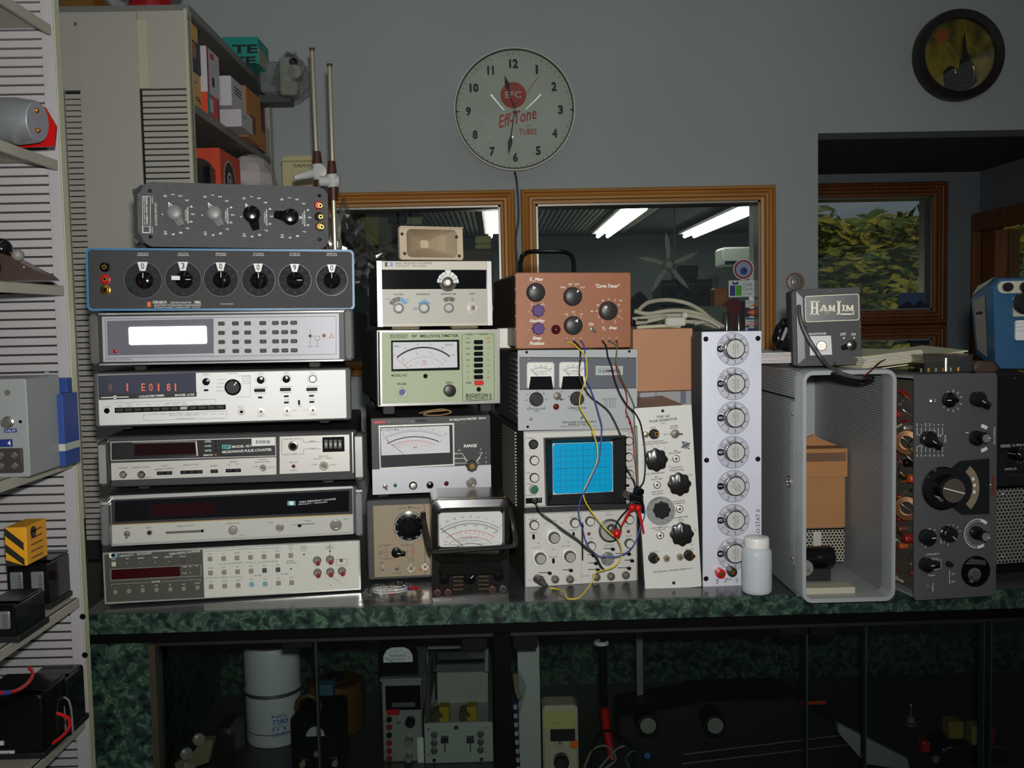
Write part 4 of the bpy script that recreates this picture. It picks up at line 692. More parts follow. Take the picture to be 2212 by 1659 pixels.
for q in ([(443, 1195), (443, 1191), (510, 1187.5)], [(540, 1186), (607, 1183), (607, 1187)], [(474, 1223), (474, 1219), (500, 1217.5)], [(527, 1216), (552, 1215), (552, 1219)], [(558, 1219), (558, 1215), (566, 1214)], [(444, 1253), (444, 1249), (474, 1247.5)], [(495, 1247), (523, 1246), (523, 1250)]): p.line(q, .6, MC['button_dark'], 4)
for x, y in ((656.5, 1198), (628.5, 1229), (712.5, 1191)): p.disc(x, y, 1.8, BLK, 4)
p.line([(712.5, 1172), (712.5, 1204)], .7, BLK, 4); p.line([(719, 1247), (740, 1262)], .7, BLK, 4); p.frame(0, 0, 0, 0, .7, MC['button_dark'], 4, q=[(726, 1209), (750, 1207), (750, 1220), (727, 1222)])
for x, y in ((684.7, 1213), (712.7, 1211), (685.5, 1239.8), (713.2, 1238), (738.4, 1236)): p.lathe(x, y, [(9.5, 2), (9.5, 3), (7, 7), (6.5, 14)], GREY, 'terminal', 20); p.post(x+2, y+4, 5.5, M('terminal_red', (150, 40, 40), .35), 17, M('terminal_hole', (60, 20, 20), .4), 'terminal')
keyed(p, 737, 1211, 7, M('button_brown', (96, 60, 50), .5)); p.t('!', 726, 1204, 5, REDI, L=4, sh=.3); p.t('V', 714, 1264, 5, BLK, L=4, rot=180); p.done()
# --- HP 5340A counter
p = Panel('frequency_counter', 'black windowed frequency counter with bright handles, second from the bottom of the left stack', 'counter', [(237, 1071), (763, 1050), (764, 1154), (240, 1181)], LST, 6)
p.case(.40, DGR, 10, 10, 0, 0); p.plate(CHR, name='trim_frame'); p.feet(12, .38, ins=30)
p.block(0, 0, 0, 0, BLKM, 'window_surround', .001, q=[(240, 1080), (761, 1055), (762, 1111), (241.5, 1134)]); p.block(0, 0, 0, 0, M('warm_grey_panel', (182, 182, 172), .45), 'front_panel', .001, q=[(241.5, 1134.5), (762, 1111.5), (762.5, 1148), (243, 1175)]); p.block(0, 0, 0, 0, M('gold_line', (170, 140, 80), .4, .5), 'trim_line', .0014, q=[(241, 1133), (762, 1110), (762, 1112), (241, 1135)])
p.block(0, 0, 0, 0, WINB, 'window', .002, q=[(248, 1083), (754, 1060), (754, 1105), (248, 1127)]); p.block(0, 0, 0, 0, REDD2, 'display', .0026, q=[(322, 1090), (467, 1084), (467, 1111), (322, 1118)])
for a, b, c, d in ((217, 1085, 236, 1180), (767, 1058, 784, 1158)): 
    p.block(a, b+5, c, d, M('handle_grey', (120, 120, 122), .35, .5), 'handle', .018, .004, .003); p.block(a+1, b, c-1, b+6, CHR, 'handle_cap', .019, .0, .001)
logo(p, 629.6, 1087, 17, 10, M('logo_blue', (60, 90, 160), .4)); 
for q_ in (1,): p.rect(621, 1082, 638, 1092, MC['logo_teal'], 7); p.disc(629.6, 1087, 4.5, WHT, 8)
p.t('5340A FREQUENCY COUNTER', 686, 1081.5, 4.5, WHT, w=83, rot=2.5, L=7); p.t('HEWLETT - PACKARD', 676, 1087, 3, WHT, w=65, rot=2.5, L=7)
p.toggle(275, 1153, 7, 270, 6); p.jack(322.6, 1151, 6, STEEL, 4); p.block(0, 0, 0, 0, M('slider_track', (90, 86, 80), .4), 'slider_track', .002, q=[(358, 1148.5), (440, 1144.5), (440, 1149.5), (358, 1153.5)]); p.btn(437, 1147, 5, 6, BLK, 5, 'slider')
p.knob(503, 1146, 10, 8, M('knob_grey', (130, 128, 122), .4), mk=None); p.bnc(604.7, 1139, 8); p.line([(644, 1133), (680, 1131)], 1.2, BLK, 4); p.btn(647, 1136, 8, 6, BLK, 5, 'slider'); p.bnc(725.5, 1133.7, 12, L=.9)
for s_, x, y, w in (('LINE', 274, 1141, 10), ('RESET', 322, 1140, 12), ('RESOLUTION Hz', 400, 1136, 36), ('SAMPLE RATE', 503, 1130.5, 30), ('HOLD', 523, 1156, 11), ('INPUT', 585, 1129, 12), ('RANGE', 665, 1125, 14), ('INPUT', 748, 1121, 12), ('10Hz-250MHz', 641, 1133, 22)): p.t(s_, x, y, 2.8, INK, w=w, L=4)
p.micro(400, 1143, 78, 2.5); p.micro(705, 1129, 24, 2.5); p.micro(705, 1141, 26, 2.5); p.done()
# --- EIP 451 microwave pulse counter
p = Panel('pulse_counter', 'dark grey microwave pulse counter with barcode sticker, third from the bottom of the left stack', 'counter', [(236, 945), (763, 931), (765, 1035), (239, 1052)], LST+.005, 6)
CHG = M('charcoal_case', (48, 47, 48), .5, bump=.35, bs=1200); p.case(.40, CHG, 8, 8, 2, 2); p.plate(CHG); p.feet(14, .38, ins=60)
for a, b, c, d in ((213, 961, 231, 1046), (767, 943, 785, 1032)): p.block(a-2, b-8, c+3, d+8, DK, 'handle', .014, .02, .004); p.block(a, b, c-2, d-1, M('handle_face', (158, 164, 158), .35, .4), 'handle_face', .016, -.013)
for x in (234.5, 762): p.block(x-1.5, 952 if x < 300 else 933, x+1.5, 1044 if x < 300 else 1022, CHR, 'trim_strip', .006)
WL = M('white_silver_panel', (202, 200, 192), .35, .2)
p.block(0, 0, 0, 0, WL, 'outline', .001, q=[(238.7, 954.5), (595.6, 944), (596.4, 985.5), (239.3, 995.5)]); p.block(0, 0, 0, 0, M('dark_display_panel', (34, 34, 36), .3), 'display_panel', .0016, q=[(240.5, 956.3), (594, 945.9), (594.8, 984), (241, 993.8)])
p.block(0, 0, 0, 0, WL, 'display_rim', .002, q=[(286, 956), (425, 953), (428, 985), (287, 990)]); p.block(0, 0, 0, 0, M('dark_display_panel', (34, 34, 36), .3), 'display_panel', .0022, q=[(241.5, 957.8), (422, 954), (424.6, 984.8), (242, 992)]); p.block(0, 0, 0, 0, REDD2, 'display', .0028, q=[(290, 960), (422, 956.5), (424, 980), (290, 985)])
for k, s_ in enumerate(('LEVEL', 'LOCK', 'GATE', 'REMOTE')): p.t(s_, 449.5, 953.5+k*9.9, 4, WHT, L=6, bold=.02); p.led(466, 953+k*9.9, 2.7, BLK if k < 3 else M('orange_led', (190, 110, 50), .3))
p.rect(480, 961, 498, 969.5, M('eip_teal', (110, 200, 200), .5), 5); p.t('EIP', 489, 965.3, 6.5, INK, w=14, L=6, bold=.03); p.t('MODEL 451', 521, 964.2, 5.5, WHT, w=41, L=6, rot=1.5, bold=.02); p.t('MICROWAVE PULSE COUNTER', 533.6, 973.8, 6, WHT, w=107, L=6, rot=1.5, bold=.02)
p.block(0, 0, 0, 0, WPL, 'barcode_label', .003, q=[(543.5, 947), (593.7, 945.5), (593.7, 962), (543.5, 964)])
for k in range(14): p.rect(553+k*2.2, 951, 553+k*2.2+random.choice((.7, 1.2)), 958, BLK, 8)
p.block(0, 0, 0, 0, WL, 'lower_panel', .0015, q=[(240, 1000.5), (597, 987.5), (597, 1025), (241, 1037.5)]); p.block(0, 0, 0, 0, WL, 'right_panel', .0015, q=[(604, 943.4), (754.5, 938.7), (755.6, 1017.5), (604, 1024)])
for s_, x, y, w in (('POWER', 266, 1011, 20), ('SAMPLE RATE', 304, 1009.5, 38), ('HOLD', 319, 1031, 12), ('TEST', 355, 1006.5, 14), ('200MHz  DISPLAY', 355, 1013, 42), ('RESOLUTION', 413, 1004, 32), ('RESET', 463, 1006.5, 16), ('BAND', 504, 997.5, 14), ('A        B', 504, 1003, 22), ('BAND A', 568, 992.5, 20), ('300-950 MHz', 567, 998, 34), ('MANUAL SELECT', 632, 948, 40), ('AUTO SWEEP', 628, 981.5, 30), ('PRESET', 675, 953, 15), ('START', 675, 968.5, 15), ('REDUCE', 634, 998.5, 18), ('SIGNAL', 634, 1016, 17), ('BAND B', 699, 985.5, 20), ('925 MHz - 18 GHz', 698, 990.5, 42), ('+10 dBm', 551, 1008, 14), ('+10 dBm', 678, 1003.5, 14), ('50 ohm', 586, 1009, 13), ('50 ohm', 719, 1003.5, 13)): p.t(s_, x, y, 3.2, INK, w=w, rot=1.5, L=5)
p.line([(608, 948), (609, 982), (613, 982)], .7, INK, 5); p.line([(655, 948), (656, 955.5), (694, 954.5)], .7, INK, 5); p.line([(645, 981.5), (656, 981), (656, 970), (694, 969.5)], .7, INK, 5)
p.knob(265.5, 1025.6, 7.5, 6, BLK, mk=None, cap=GREY); p.knob(304.7, 1025.6, 8, 8, BLK, cap=STEEL, ang=90, mk=BLK)
for x, y, w in ((355.4, 1022, 33), (413.6, 1019.8, 48), (462.7, 1018, 16), (504, 1016.5, 33)):
    p.block(x-w/2, y-3.7, x+w/2, y+3.7, BLK, 'switch_bank', .0028); n = max(1, int(w/15)); [p.btn(x-w/2+w*(k+.5)/n, y, w/n-3, 5, BLKM, 7, 'switch_button') for k in range(n)]
p.bnc(569, 1009.6, 8); p.jack(633, 963.6, 11, STEEL, 3, BLK, hr=.7); p.jack(633, 963.6, 6, BLK, 7); p.block(696.5, 944, 744, 976, BLK, 'thumbwheel_bezel', .003); [p.block(700.5+k*10, 950, 708+k*10, 969, M('thumbwheel', (58, 58, 56), .4), 'thumbwheel', .0042) for k in range(4)]
for k, c in enumerate('0088'): p.t(c, 704.5+k*10, 960, 7, WHT, L=11)
p.led(634, 1007.4, 4, MC['dark_red_window'] if 0 else M('dark_red_lens', (90, 16, 14), .2)); p.bnc(700, 1005, 11, L=.9); p.done()
# --- Systron-Donner counter timer
p = Panel('counter_timer', 'silver faced counter timer with faint orange digits in the middle of the left stack', 'counter', [(210, 809), (747, 799), (749, 903), (214.5, 920)], LST, 6)
p.case(.40, DGR, 10, 12, 5, 5); p.plate(M('bright_silver', (206, 205, 202), .45, .15)); p.feet(14, .38, ins=50)
p.block(0, 0, 0, 0, M('violet_window', (70, 72, 86), .12, coat=.4), 'display', .0015, q=[(211, 811), (423, 805), (424, 848), (213, 856)]); p.block(0, 0, 0, 0, BLKM, 'name_strip', .0018, q=[(212.5, 852), (424.5, 846), (424.7, 856.5), (213.5, 864)])
for c, x in (('8', 238), ('1', 275), ('E', 309.5), ('0', 326), ('1', 342.5), ('8', 364), ('1', 379)): p.t(c, x, 836.5, 17, M('nixie_orange', (214, 92, 50), .5, emit=.25) if c != '8' or x > 300 else M('nixie_dim', (120, 66, 56), .5), w=8 if c != '1' else 3, L=5, bold=.01)
p.t('COUNTER/TIMER', 327.5, 855.4, 5, WHT, w=54, L=6, rot=1.5, bold=.02); p.t('MODEL 6150', 398.7, 852.8, 5, WHT, w=41, L=6, rot=1.5, bold=.02); p.disc(248, 858, 4, WHT, 6); p.line([(218, 859), (278, 857.5)], 2, WHT, 6); p.t('SD', 248, 858, 4, INK, L=7)
p.block(0, 0, 0, 0, BLK, 'switch_bank', .002, q=[(247.6, 881), (487.5, 874), (487.7, 884.5), (247.8, 892)])
for k in range(12): x = 258+k*19.8; y = 886.2-k*.62; p.btn(x, y, 17.5, 7.5, BLKM if k != 7 else STEEL, 8, 'switch_button')
for s_, x, y, w in (('POWER', 231, 879, 16), ('TEST', 259, 877, 11), ('RATIO', 279, 873, 12), ('A/B', 279, 878, 8), ('RESOLUTION-TIME', 380, 870, 42), ('RESOLUTION-FREQUENCY', 400, 897, 66), ('SCALE/COUNT B', 401, 904, 36), ('SENSE', 445, 809, 12), ('FUNCTION', 503, 807, 22), ('RESET', 521, 879, 14), ('A INPUT', 564, 899, 17), ('B INPUT', 620, 897.5, 17), ('C INPUT', 676, 896, 17), ('START', 636, 887, 13), ('STOP', 661, 886, 11), ('SLOPE', 619, 864, 13), ('SLOPE', 674, 863, 13), ('COM', 648, 878, 9)): p.t(s_, x, y, 3, MC['print_grey'], w=w, L=3)
for k in range(9): p.micro(300+k*20, 874, 12, 2.5, MC['print_grey']); p.micro(335+k*18, 894, 10, 2.5, MC['print_grey'])
p.frame(0, 0, 0, 0, .6, MC['print_grey'], 3, q=[(310, 896), (490, 888), (490, 903), (310, 908.5)]); p.line([(246, 870), (466, 862), (466, 870)], .6, MC['print_grey'], 3); p.line([(510, 812), (541, 811), (541, 857), (510, 858)], .6, MC['print_grey'], 3)
for k in range(4): p.micro(480-k*1, 820+k*8, 20, 3, MC['print_grey']); p.micro(532, 813+k*5, 18, 3, MC['print_grey'])
p.knob(445, 824.7, 8, 9, ang=45, mk=GREY); p.block(440, 841, 450, 845, BLK, 'slide_switch', .003); p.knob(502.7, 836.5, 18, 16, ang=52, mk=STEEL, cap=BLKM)
for (x, y, m) in ((563, 820.8, None), (618.5, 819, None), (675.6, 818.6, STEEL)):
    p.knob(x, y, 8.5, 9, ang=100, mk=WHT, cap=m); p.arc(x, y, 11.5, -40, 220, .6, MC['print_grey']); p.t('LEVEL', x, y-14, 3, MC['print_grey'], w=13, L=3); p.t('ATTENUATOR', x, y+16.5, 3, MC['print_grey'], w=28, L=3); p.micro(x, y+29, 22, 2.5)
    p.btn(x-2, y+22.5, 24, 7, BLK, 3, 'attenuator_switch')
for x, y, w, h in ((562, 858.6, 10, 4), (618.5, 856, 11, 4), (618.5, 869.6, 11, 4), (646, 869.6, 4.5, 11), (673, 855, 11, 4), (673.7, 868.3, 11, 4)): p.btn(x, y, w, h, BLK, 2.5, 'slide_switch')
p.jack(230.5, 887.5, 6, BLK); p.jack(521.4, 889.7, 7, STEEL); [p.bnc(x, y, 6.5) for x, y in ((564, 889), (620, 887.5), (676, 886))]; p.done()
# --- Racal-Dana
p = Panel('digital_multimeter', 'grey framed digital multimeter with display painted white with flash glare under the blue rimmed box', 'multimeter', [(195, 676), (762, 667), (759, 779), (199, 789)], LST, 4)
GRB = M('grey_bracket', (94, 92, 88), .5, bump=.2, bs=700); p.case(.40, DGR, -4, -4, -2, -2); p.plate(M('inner_dark', (44, 42, 42), .4)); p.feet(16, .38, ins=90)
for a, c in ((192, 211), (743, 762)): p.block(a, 678 if a < 300 else 667, c, 788 if a < 300 else 779, GRB, 'side_bracket', .014, .02, .004)
for q in ([(212, 677), (743, 671), (743, 674), (212, 680.5)], [(214, 786), (742, 776.5), (742, 780), (214, 789.5)]): p.block(0, 0, 0, 0, CHR, 'chrome_bar', .010, q=q)
p.block(0, 0, 0, 0, M('silver_face', (182, 182, 188), .45, .15), 'front_panel', .004, q=[(220, 684), (732, 677), (733, 775), (223, 782)]); LV = 12
p.block(0, 0, 0, 0, M('mauve_panel', (120, 116, 126), .3, .2), 'display_panel', .0045, q=[(231, 693.5), (461, 688.5), (461.5, 763), (233, 768)])
p.frame(0, 0, 0, 0, .7, INK, LV, q=[(227, 689), (726, 683), (726, 765), (230, 773)]); p.block(0, 0, 0, 0, M('keypad_panel', (196, 196, 200), .4), 'keypad_panel', .0052, q=[(462, 687), (645, 685), (646, 766), (462, 769)])
X0, X1, Z0, Z1 = p.R4(278, 705, 446.5, 744, .006); MB().prism(rrect(X0, X1, Z0, Z1, .003), -.0062, -.004, M('flash_glare_display', (255, 255, 255), .1, emit=1.15)).obj('display', p.e)  # flash reflected in the display, imitated by a white emissive face
def key(x, y): p.btn(x, y, 15, 9, M('key_rim', (120, 116, 108), .5), 2, 'key_rim', .0052); p.btn(x, y, 12.5, 7, M('key_dark', (62, 60, 56), .4), 4, 'key', .0052)
for y in (698, 718, 737.8, 757.6):
    for x in (477.9, 508.2, 534.4, 567.5, 594.5, 614.4, 634.2): key(x+(y-698)*.015, y-(x-560)*.012)
    for x in (489, 520, 580): p.disc(x, y-6, .8, INK, 14)
p.led(248, 759, 6.5, REDP); p.t('RACAL-DANA', 256, 776, 5, MC['print_grey'], w=56, L=LV, bold=.01); p.micro(305, 774, 12, 3); p.jack(670, 725.6, 5, STEEL, 9); p.bnc(700.7, 724.8, 8)
p.line([(670, 712), (670, 749)], .7, INK, LV); p.line([(680, 726), (680, 735), (690, 735), (690, 726), (680, 726)], .7, INK, LV); p.line([(685, 735), (685, 748)], .7, INK, LV); p.line([(711, 729), (716, 720), (721, 729), (711, 729)], .9, REDI, LV); p.line([(664, 749), (676, 749)], .7, INK, LV); p.line([(680, 748), (690, 748)], .7, INK, LV); p.micro(671, 710, 14, 2.5); p.micro(701, 709, 12, 2.5); p.micro(261, 742, 14, 3, WHT); p.done()
# --- blue rimmed decade resistor box
p = Panel('decade_resistor_box', 'black six dial decade resistor box with a bright blue rim and number windows', 'resistor box', [(187, 535), (767, 540), (764, 669), (188, 673)], LST, 3)
BLUR = M('blue_enamel', (50, 112, 152), .4); X_ = p.w/2; BLKP = M('black_etched_panel', (30, 28, 29), .5, bump=.25, bs=1500, var=.06, vs=40)
mb = MB(); o_ = rrect(-X_, X_, 0, p.h, .008); i_ = rrect(-X_+.0035, X_-.0035, .0035, p.h-.0035, .006); n_ = len(o_)
for (ya, yb) in ((-.004, .28),):
    vs = [(x, ya, z) for x, z in o_]+[(x, yb, z) for x, z in o_]+[(x, ya, z) for x, z in i_]+[(x, .004, z) for x, z in i_]; fs = []
    for k in range(n_): j = (k+1) % n_; fs += [(k, j, n_+j, n_+k), (k, 2*n_+k, 2*n_+j, j), (2*n_+k, 3*n_+k, 3*n_+j, 2*n_+j)]
    fs.append(tuple(n_+k for k in range(n_))); mb.add(vs, fs, BLUR)
mb.obj('case', p.e); MB().prism(rrect(-X_+.0036, X_-.0036, .0036, p.h-.0036, .006), 0, .004, BLKP).obj('front_panel', p.e); p.feet(1.5, .2, ins=30)
for k, (x, y, rr, dg) in enumerate(((309, 605, 40, 0), (396, 603.7, 39, 3), (477.5, 603.7, 38, 0), (558.3, 605, 37, 0), (637, 605, 36.5, 9), (717, 605, 35.5, 0))):
    X, Z = p.uv(x, y, .005); s_ = p.s; o = MB().lathe([(rr*s_, 0), (rr*s_, 1.2*s_)], ACR, (X, -.004, Z), n=40).obj('dial_disc', p.e)
    q = MB(); ring_ = [(x_, z_) for x_, z_ in ()]
    for j in range(1, 10): a = 90+j*36*(1 if 1 else -1); q.text(str((dg+j) % 10), (X+math.cos(R(a))*rr*.76*s_, Z+math.sin(R(a))*rr*.76*s_), 10*s_, M('dial_digit', (8, 8, 9), .6), None, -.0052, rot=a-90)
    for j in range(60): a0, a1 = R(j*6), R(j*6+6); q.add([(X+math.cos(a)*r_*s_, -.0053, Z+math.sin(a)*r_*s_) for a, r_ in ((a0, rr-.6), (a1, rr-.6), (a1, rr), (a0, rr))], [(0, 1, 2, 3)], M('disc_rim', (128, 122, 130), .35))
    q.obj('dial_digits', o)
    tw = math.radians(13); P_ = [(X+math.sin(t)*r_*s_, Z+math.cos(t)*r_*s_) for r_, t in ((rr*.52, -tw*1.25), (rr*1.03, -tw*1.2), (rr*1.03, tw*1.2), (rr*.52, tw*1.25))]
    o2 = MB().prism(P_, -.0062, -.0056, WPL).obj('number_window', p.e); MB().text(str(dg), (X, Z+rr*.77*s_), 13*s_, INK, 7*s_, -.0064, bold=.01).obj('numeral', o2)
    if dg == 3: MB().box(X-22*s_, X-4*s_, -.0195, -.019, Z-2*s_, Z+7*s_, WPL).obj('worn_label', p.e)
    p.knob(x, y, 19, 20, k='b', ang=90 if dg in (0,) else 0, mk=WHT, m=BLK)
    p.micro(x, 547.5, 22, 3, WHT); p.micro(x, 551.5, 24, 3, WHT)
for (x, y, m, t_) in ((224.7, 576.6, BLK, BRASS), (225.6, 603, REDP, BRASS), (226, 626, BRASS, M('dark_brass', (60, 34, 14), .3, .8))): p.lathe(x, y, [(11, 0), (11, 2), (8, 3), (8, 9), (6.5, 10)], m, 'binding_post', 22); p.jack(x, y, 5.5, t_, 12.5, HOLE)
p.rect(318, 652, 326, 663, M('copper_logo', (196, 96, 50), .35, .6), 2); p.t('DEKABOX', 345.5, 652.6, 6, WHT, w=30, bold=.01); p.t('DECADE RESISTOR', 391, 653.5, 3.5, WHT, w=44); p.t('DB62', 427, 652.6, 6, WHT, w=13, bold=.02); p.line([(333, 657.5), (434, 657.5)], .6, WHT); p.t('ELECTRO SCIENTIFIC INDUSTRIES', 384, 660.5, 2.6, WHT, w=100); p.t('PORTLAND, OREGON  U.S.A.', 384, 664.5, 2.6, WHT, w=98); p.micro(490, 656.5, 28, 2.4, WHT); p.done()
# --- grey decade box on its side
p = Panel('decade_resistor', 'grey crackle finished four dial decade resistor lying sideways atop the left stack', 'resistor box', [(305, 392), (709, 404), (709, 538), (306, 533)], LST, 14, sy=3)
GRC = M('grey_crackle', (68, 70, 70), .5, bump=.6, bs=650); MB().prism(rrect(-p.w/2, p.w/2, 0, p.h, .017, 6), 0, .006, GRC).obj('front_panel', p.e, sharp=60); mb = MB().box(-p.w/2-.012, p.w/2-.004, .004, .13, .006, p.h-.004, M('grey_cast_case', (66, 68, 66), .6, bump=.5, bs=200), .01); mb.obj('case', p.e)
for z in (.1, .5, .85): MB().box(-p.w/2-.016, -p.w/2-.008, .03, .05, p.h*z-.004, p.h*z+.008, MC['grey_cast_case'], .002).obj('side_lug', p.e)
for k, (cx, cy, kx, ky) in enumerate(((373.6, 463, 377, 459), (459.6, 464.6, 463, 460), (543.7, 467.9, 543.5, 462), (625.9, 470.3, 627.5, 468))):
    for j in range(11):
        a = 113-j*22.5; p.t(str(j), cx+43*math.cos(R(a)), cy-43*math.sin(R(a)), 7, WHT, rot=-90, L=1, bold=.01)
    p.t('OHMS/STEP', cx+32, cy+2, 3.5, WHT, w=36, rot=-90, bold=.01); p.micro(cx+28, cy+2, 24, 3, WHT, -90); p.disc(cx-23, cy, 1.4, WHT)
    m = M('pointer_grey', (118, 121, 118), .4) if k < 2 else BLK; a = -64 if k < 2 else (-75 if k == 2 else 172)
    p.knob(kx, ky, 16 if k < 2 else 18.5, 15, m, 'p' if 1 else 'c', ang=a, mk=None)
    b = 121 if k < 3 else -5; dx, dy = kx+math.cos(R(b))*26, ky-math.sin(R(b))*26
    for sgn in (-1, 1): c_ = R(b+180+sgn*17); p.line([(dx, dy), (dx+math.cos(c_)*17, dy-math.sin(c_)*17)], 1.8, WHT, 2)
p.frame(308, 424, 322, 503, .8, WHT, q=[(308, 424), (308, 503), (325, 503), (325, 424)]); p.frame(0, 0, 0, 0, .8, WHT, q=[(309, 489), (323, 489), (323, 502), (309, 502)]); p.t('GENERAL RADIO COMPANY', 317, 455, 4, WHT, w=62, rot=-90, bold=.01); p.t('WEST CONCORD, MASS. USA', 311.5, 455, 3.3, WHT, w=62, rot=-90); p.t('DECADE RESISTOR', 336.7, 463, 4, WHT, w=50, rot=-90); p.micro(329, 432, 16, 3, WHT, -90); p.micro(329, 497, 14, 3, WHT, -90)
for (x, y, m) in ((688, 443, REDP), (689, 467, BLK), (691, 489, M('bare_post', (110, 80, 40), .4, .7))): p.lathe(x, y, [(10, 0), (9, 4), (7, 6)] if m is not BRASS else [(5, 0), (5, 4)], m, 'binding_post', 20); p.jack(x+4, y+1, 5.5, BRASS, 12)
for x, y in ((324, 412), (325, 511.5), (690, 422.6), (690.7, 517)): p.screw(x, y, 4, M('screw_black', (30, 30, 30), .15, .6))
p.done()
# ================================================================ second column
BEI = M('beige_panel', (196, 190, 172), .45)
MGL = glass_mat('meter_glass', (.98, .98, .98), .035, .05)
# --- Krohn-Hite filter
p = Panel('electronic_filter', 'tan panelled filter with a large black dial, partly hidden behind the black multimeter', 'filter', [(805, 1092), (1050, 1084), (1052, 1236), (809.5, 1248)], 1.70, 4)
TAN = M('tan_panel', (150, 134, 108), .5, bump=.1, bs=900); p.case(.3, DGR, 14, 8, 12, 7); p.plate(TAN); p.feet(14, .28, ins=20)
p.line([(916, 1089), (919, 1243)], 1, INK); p.lathe(884, 1139, [(34, 2), (34, 4), (20, 7)], BLK, 'frequency_dial', 44); X, Z = p.uv(884, 1139, 5*p.s)
q = MB()
for k in range(72): T = Matrix.Translation((X, -4.4*p.s, Z)) @ Matrix.Rotation(-R(k*5), 4, 'Y'); q.box(29*p.s, 33.5*p.s, -.0004, 0, -.5*p.s, .5*p.s, WHT, 0, T)
for k, s_ in enumerate(('20', '30', '40', '60', '80', '100', '150', '200', '18', '19')): a = R(90-k*36); q.text(s_, (X+math.cos(a)*25*p.s, Z+math.sin(a)*25*p.s), 4*p.s, WHT, None, -5.8*p.s)
q.obj('dial_scale', p.e); p.knob(884, 1137, 18, 16, BLK, 'g', mk=None); p.fl([(882, 1094), (887, 1094), (884.5, 1099)]); p.t('CUTOFF', 870, 1098, 3.5, w=18); p.t('FREQ Hz', 898, 1097, 3.5, w=20)
p.knob(856, 1195, 10.5, 13, BLK, 'p', ang=-12, mk=WHT); p.line([(820, 1183), (820, 1178), (848, 1177)], .7); p.line([(820, 1200), (821, 1207), (850, 1206)], .7); p.line([(864, 1178), (892, 1177), (892, 1207), (880, 1208)], .7)
for k in range(5): p.t(('x1', 'x10', 'x100', 'x1K', 'x10K')[k], 834, 1179+k*7, 3, w=8); p.t('dc', 880, 1178+k*6.5, 3)
p.t('LOW', 822, 1192, 3.4); p.t('PASS', 822, 1196.5, 3.4); p.t('HIGH', 892, 1189, 3.4, REDI); p.t('PASS', 892, 1193, 3.4, REDI); p.bnc(827, 1230, 8); p.bnc(888, 1226.6, 8); p.bnc(918.5, 1222.7, 7); p.screw(857.5, 1228, 4.5, STEEL); p.t('INPUT', 826, 1215.5, 3.3, w=12); p.t('OUTPUT', 888, 1212, 3.3, w=16); p.t('DC LEVEL', 858, 1238, 3.2, w=18); p.t('K', 909, 1230, 7, M('bright_red_ink', (200, 40, 24), .5), bold=.03); p.done()
# --- RF millivoltmeter 3440A
p = Panel('rf_millivoltmeter', 'black and silver millivoltmeter with a wide white meter on the tan filter', 'millivoltmeter', [(801, 903), (1059, 896.5), (1061.5, 1058), (804.5, 1070)], 1.69, 4)
p.case(.32, DGR, -1, -1, -1, -1); p.plate(M('black_front', (36, 34, 34), .45, bump=.1, bs=900)); p.feet(12, .3, ins=24); SILF = M('satin_silver', (186, 186, 190), .38, .25, .06, 900)
p.block(0, 0, 0, 0, SILF, 'lower_panel', .0012, q=[(804, 1014.5), (1060.5, 1004), (1061, 1057.5), (805, 1069)]); p.block(0, 0, 0, 0, REDP, 'red_badge', .0012, q=[(807, 910), (833, 908.5), (833, 914), (807, 915.5)]); p.rect(835, 907, 897, 914, M('badge_grey', (90, 88, 86), .5)); p.rect(897, 906, 923, 911.5, INK, 2); p.t('RACAL-DANA', 866, 910.5, 4, INK, w=40, L=2)
p.t('RF MILLIVOLTMETER  9301A', 1011, 905, 4.6, WHT, w=80, rot=1.5, bold=.02)
p.block(0, 0, 0, 0, WL, 'meter_bezel', .002, q=[(817.7, 919.5), (980.8, 913.8), (982, 1005.5), (820.4, 1014.5)]); p.block(0, 0, 0, 0, BLKM, 'meter_surround', .003, q=[(820.5, 923), (977.5, 917.3), (978.8, 1002), (823, 1010.5)]); p.block(0, 0, 0, 0, M('meter_white', (226, 226, 228), .5), 'meter_face', .0036, q=[(821.5, 925), (970.5, 919.5), (972, 977.5), (824, 984)])
def AR(p, cx, cy, r, a0, a1, w=1, m=INK, L=10, n=24): p.arc(cx, cy, r, a0, a1, w, m, L, n)
AR(p, 895, 1070, 139, 64, 116, .6); AR(p, 895, 1070, 127, 64, 116, 2); AR(p, 895, 1070, 119, 66, 114, .6, REDI); p.ticks(895, 1070, 140, 144, 64, 116, 31, .5, L=10); p.ticks(895, 1070, 114, 119, 68, 112, 19, .5, REDI, L=10)
p.ring([str(k) for k in range(11)], 895, 1070, 148, 117, 63, 3.5, rot=0, L=10); p.ring(['0', '1', '2', '3'], 895, 1070, 131, 116, 64, 3.5, rot=0, L=10); p.ring(['-10', '-5', '-3', '-1', '0', '+1', '+2', '+3'], 895, 1070, 110, 108, 72, 3, REDI, 0, 10); p.t('AC VOLTS RMS', 842, 928.5, 4.5, w=40, L=10); p.t('dBm', 897, 966, 4, REDI, L=10); p.micro(897, 970.5, 28, 2.5, REDI); p.line([(833, 948), (872, 981)], .8, INK, 12)
X0, X1, Z0, Z1 = p.R4(821, 921, 978, 1006, .006); MB().box(X0, X1, -.006, -.0055, Z0, Z1, MGL).obj('meter_glass', p.e)
p.t('RANGE', 1016, 962.8, 7, WHT, w=28, bold=.03); p.t('mV', 992, 972.5, 3.5, WHT); p.t('V', 1039, 971, 3.5, WHT); p.knob(1020, 1007.5, 12, 14, M('knob_olive_black', (40, 38, 30), .35), 'f', mk=None, cap=BRASS, capr=.45)
for y, x in ((980, 998), (990.5, 1002), (1001, 1004)): p.line([(985, y), (x, y-1), (1013, 1002)], .9, WHT); p.line([(1058-23, y-2), (2040-x, y-2), (1026, 1001)], .9, WHT)
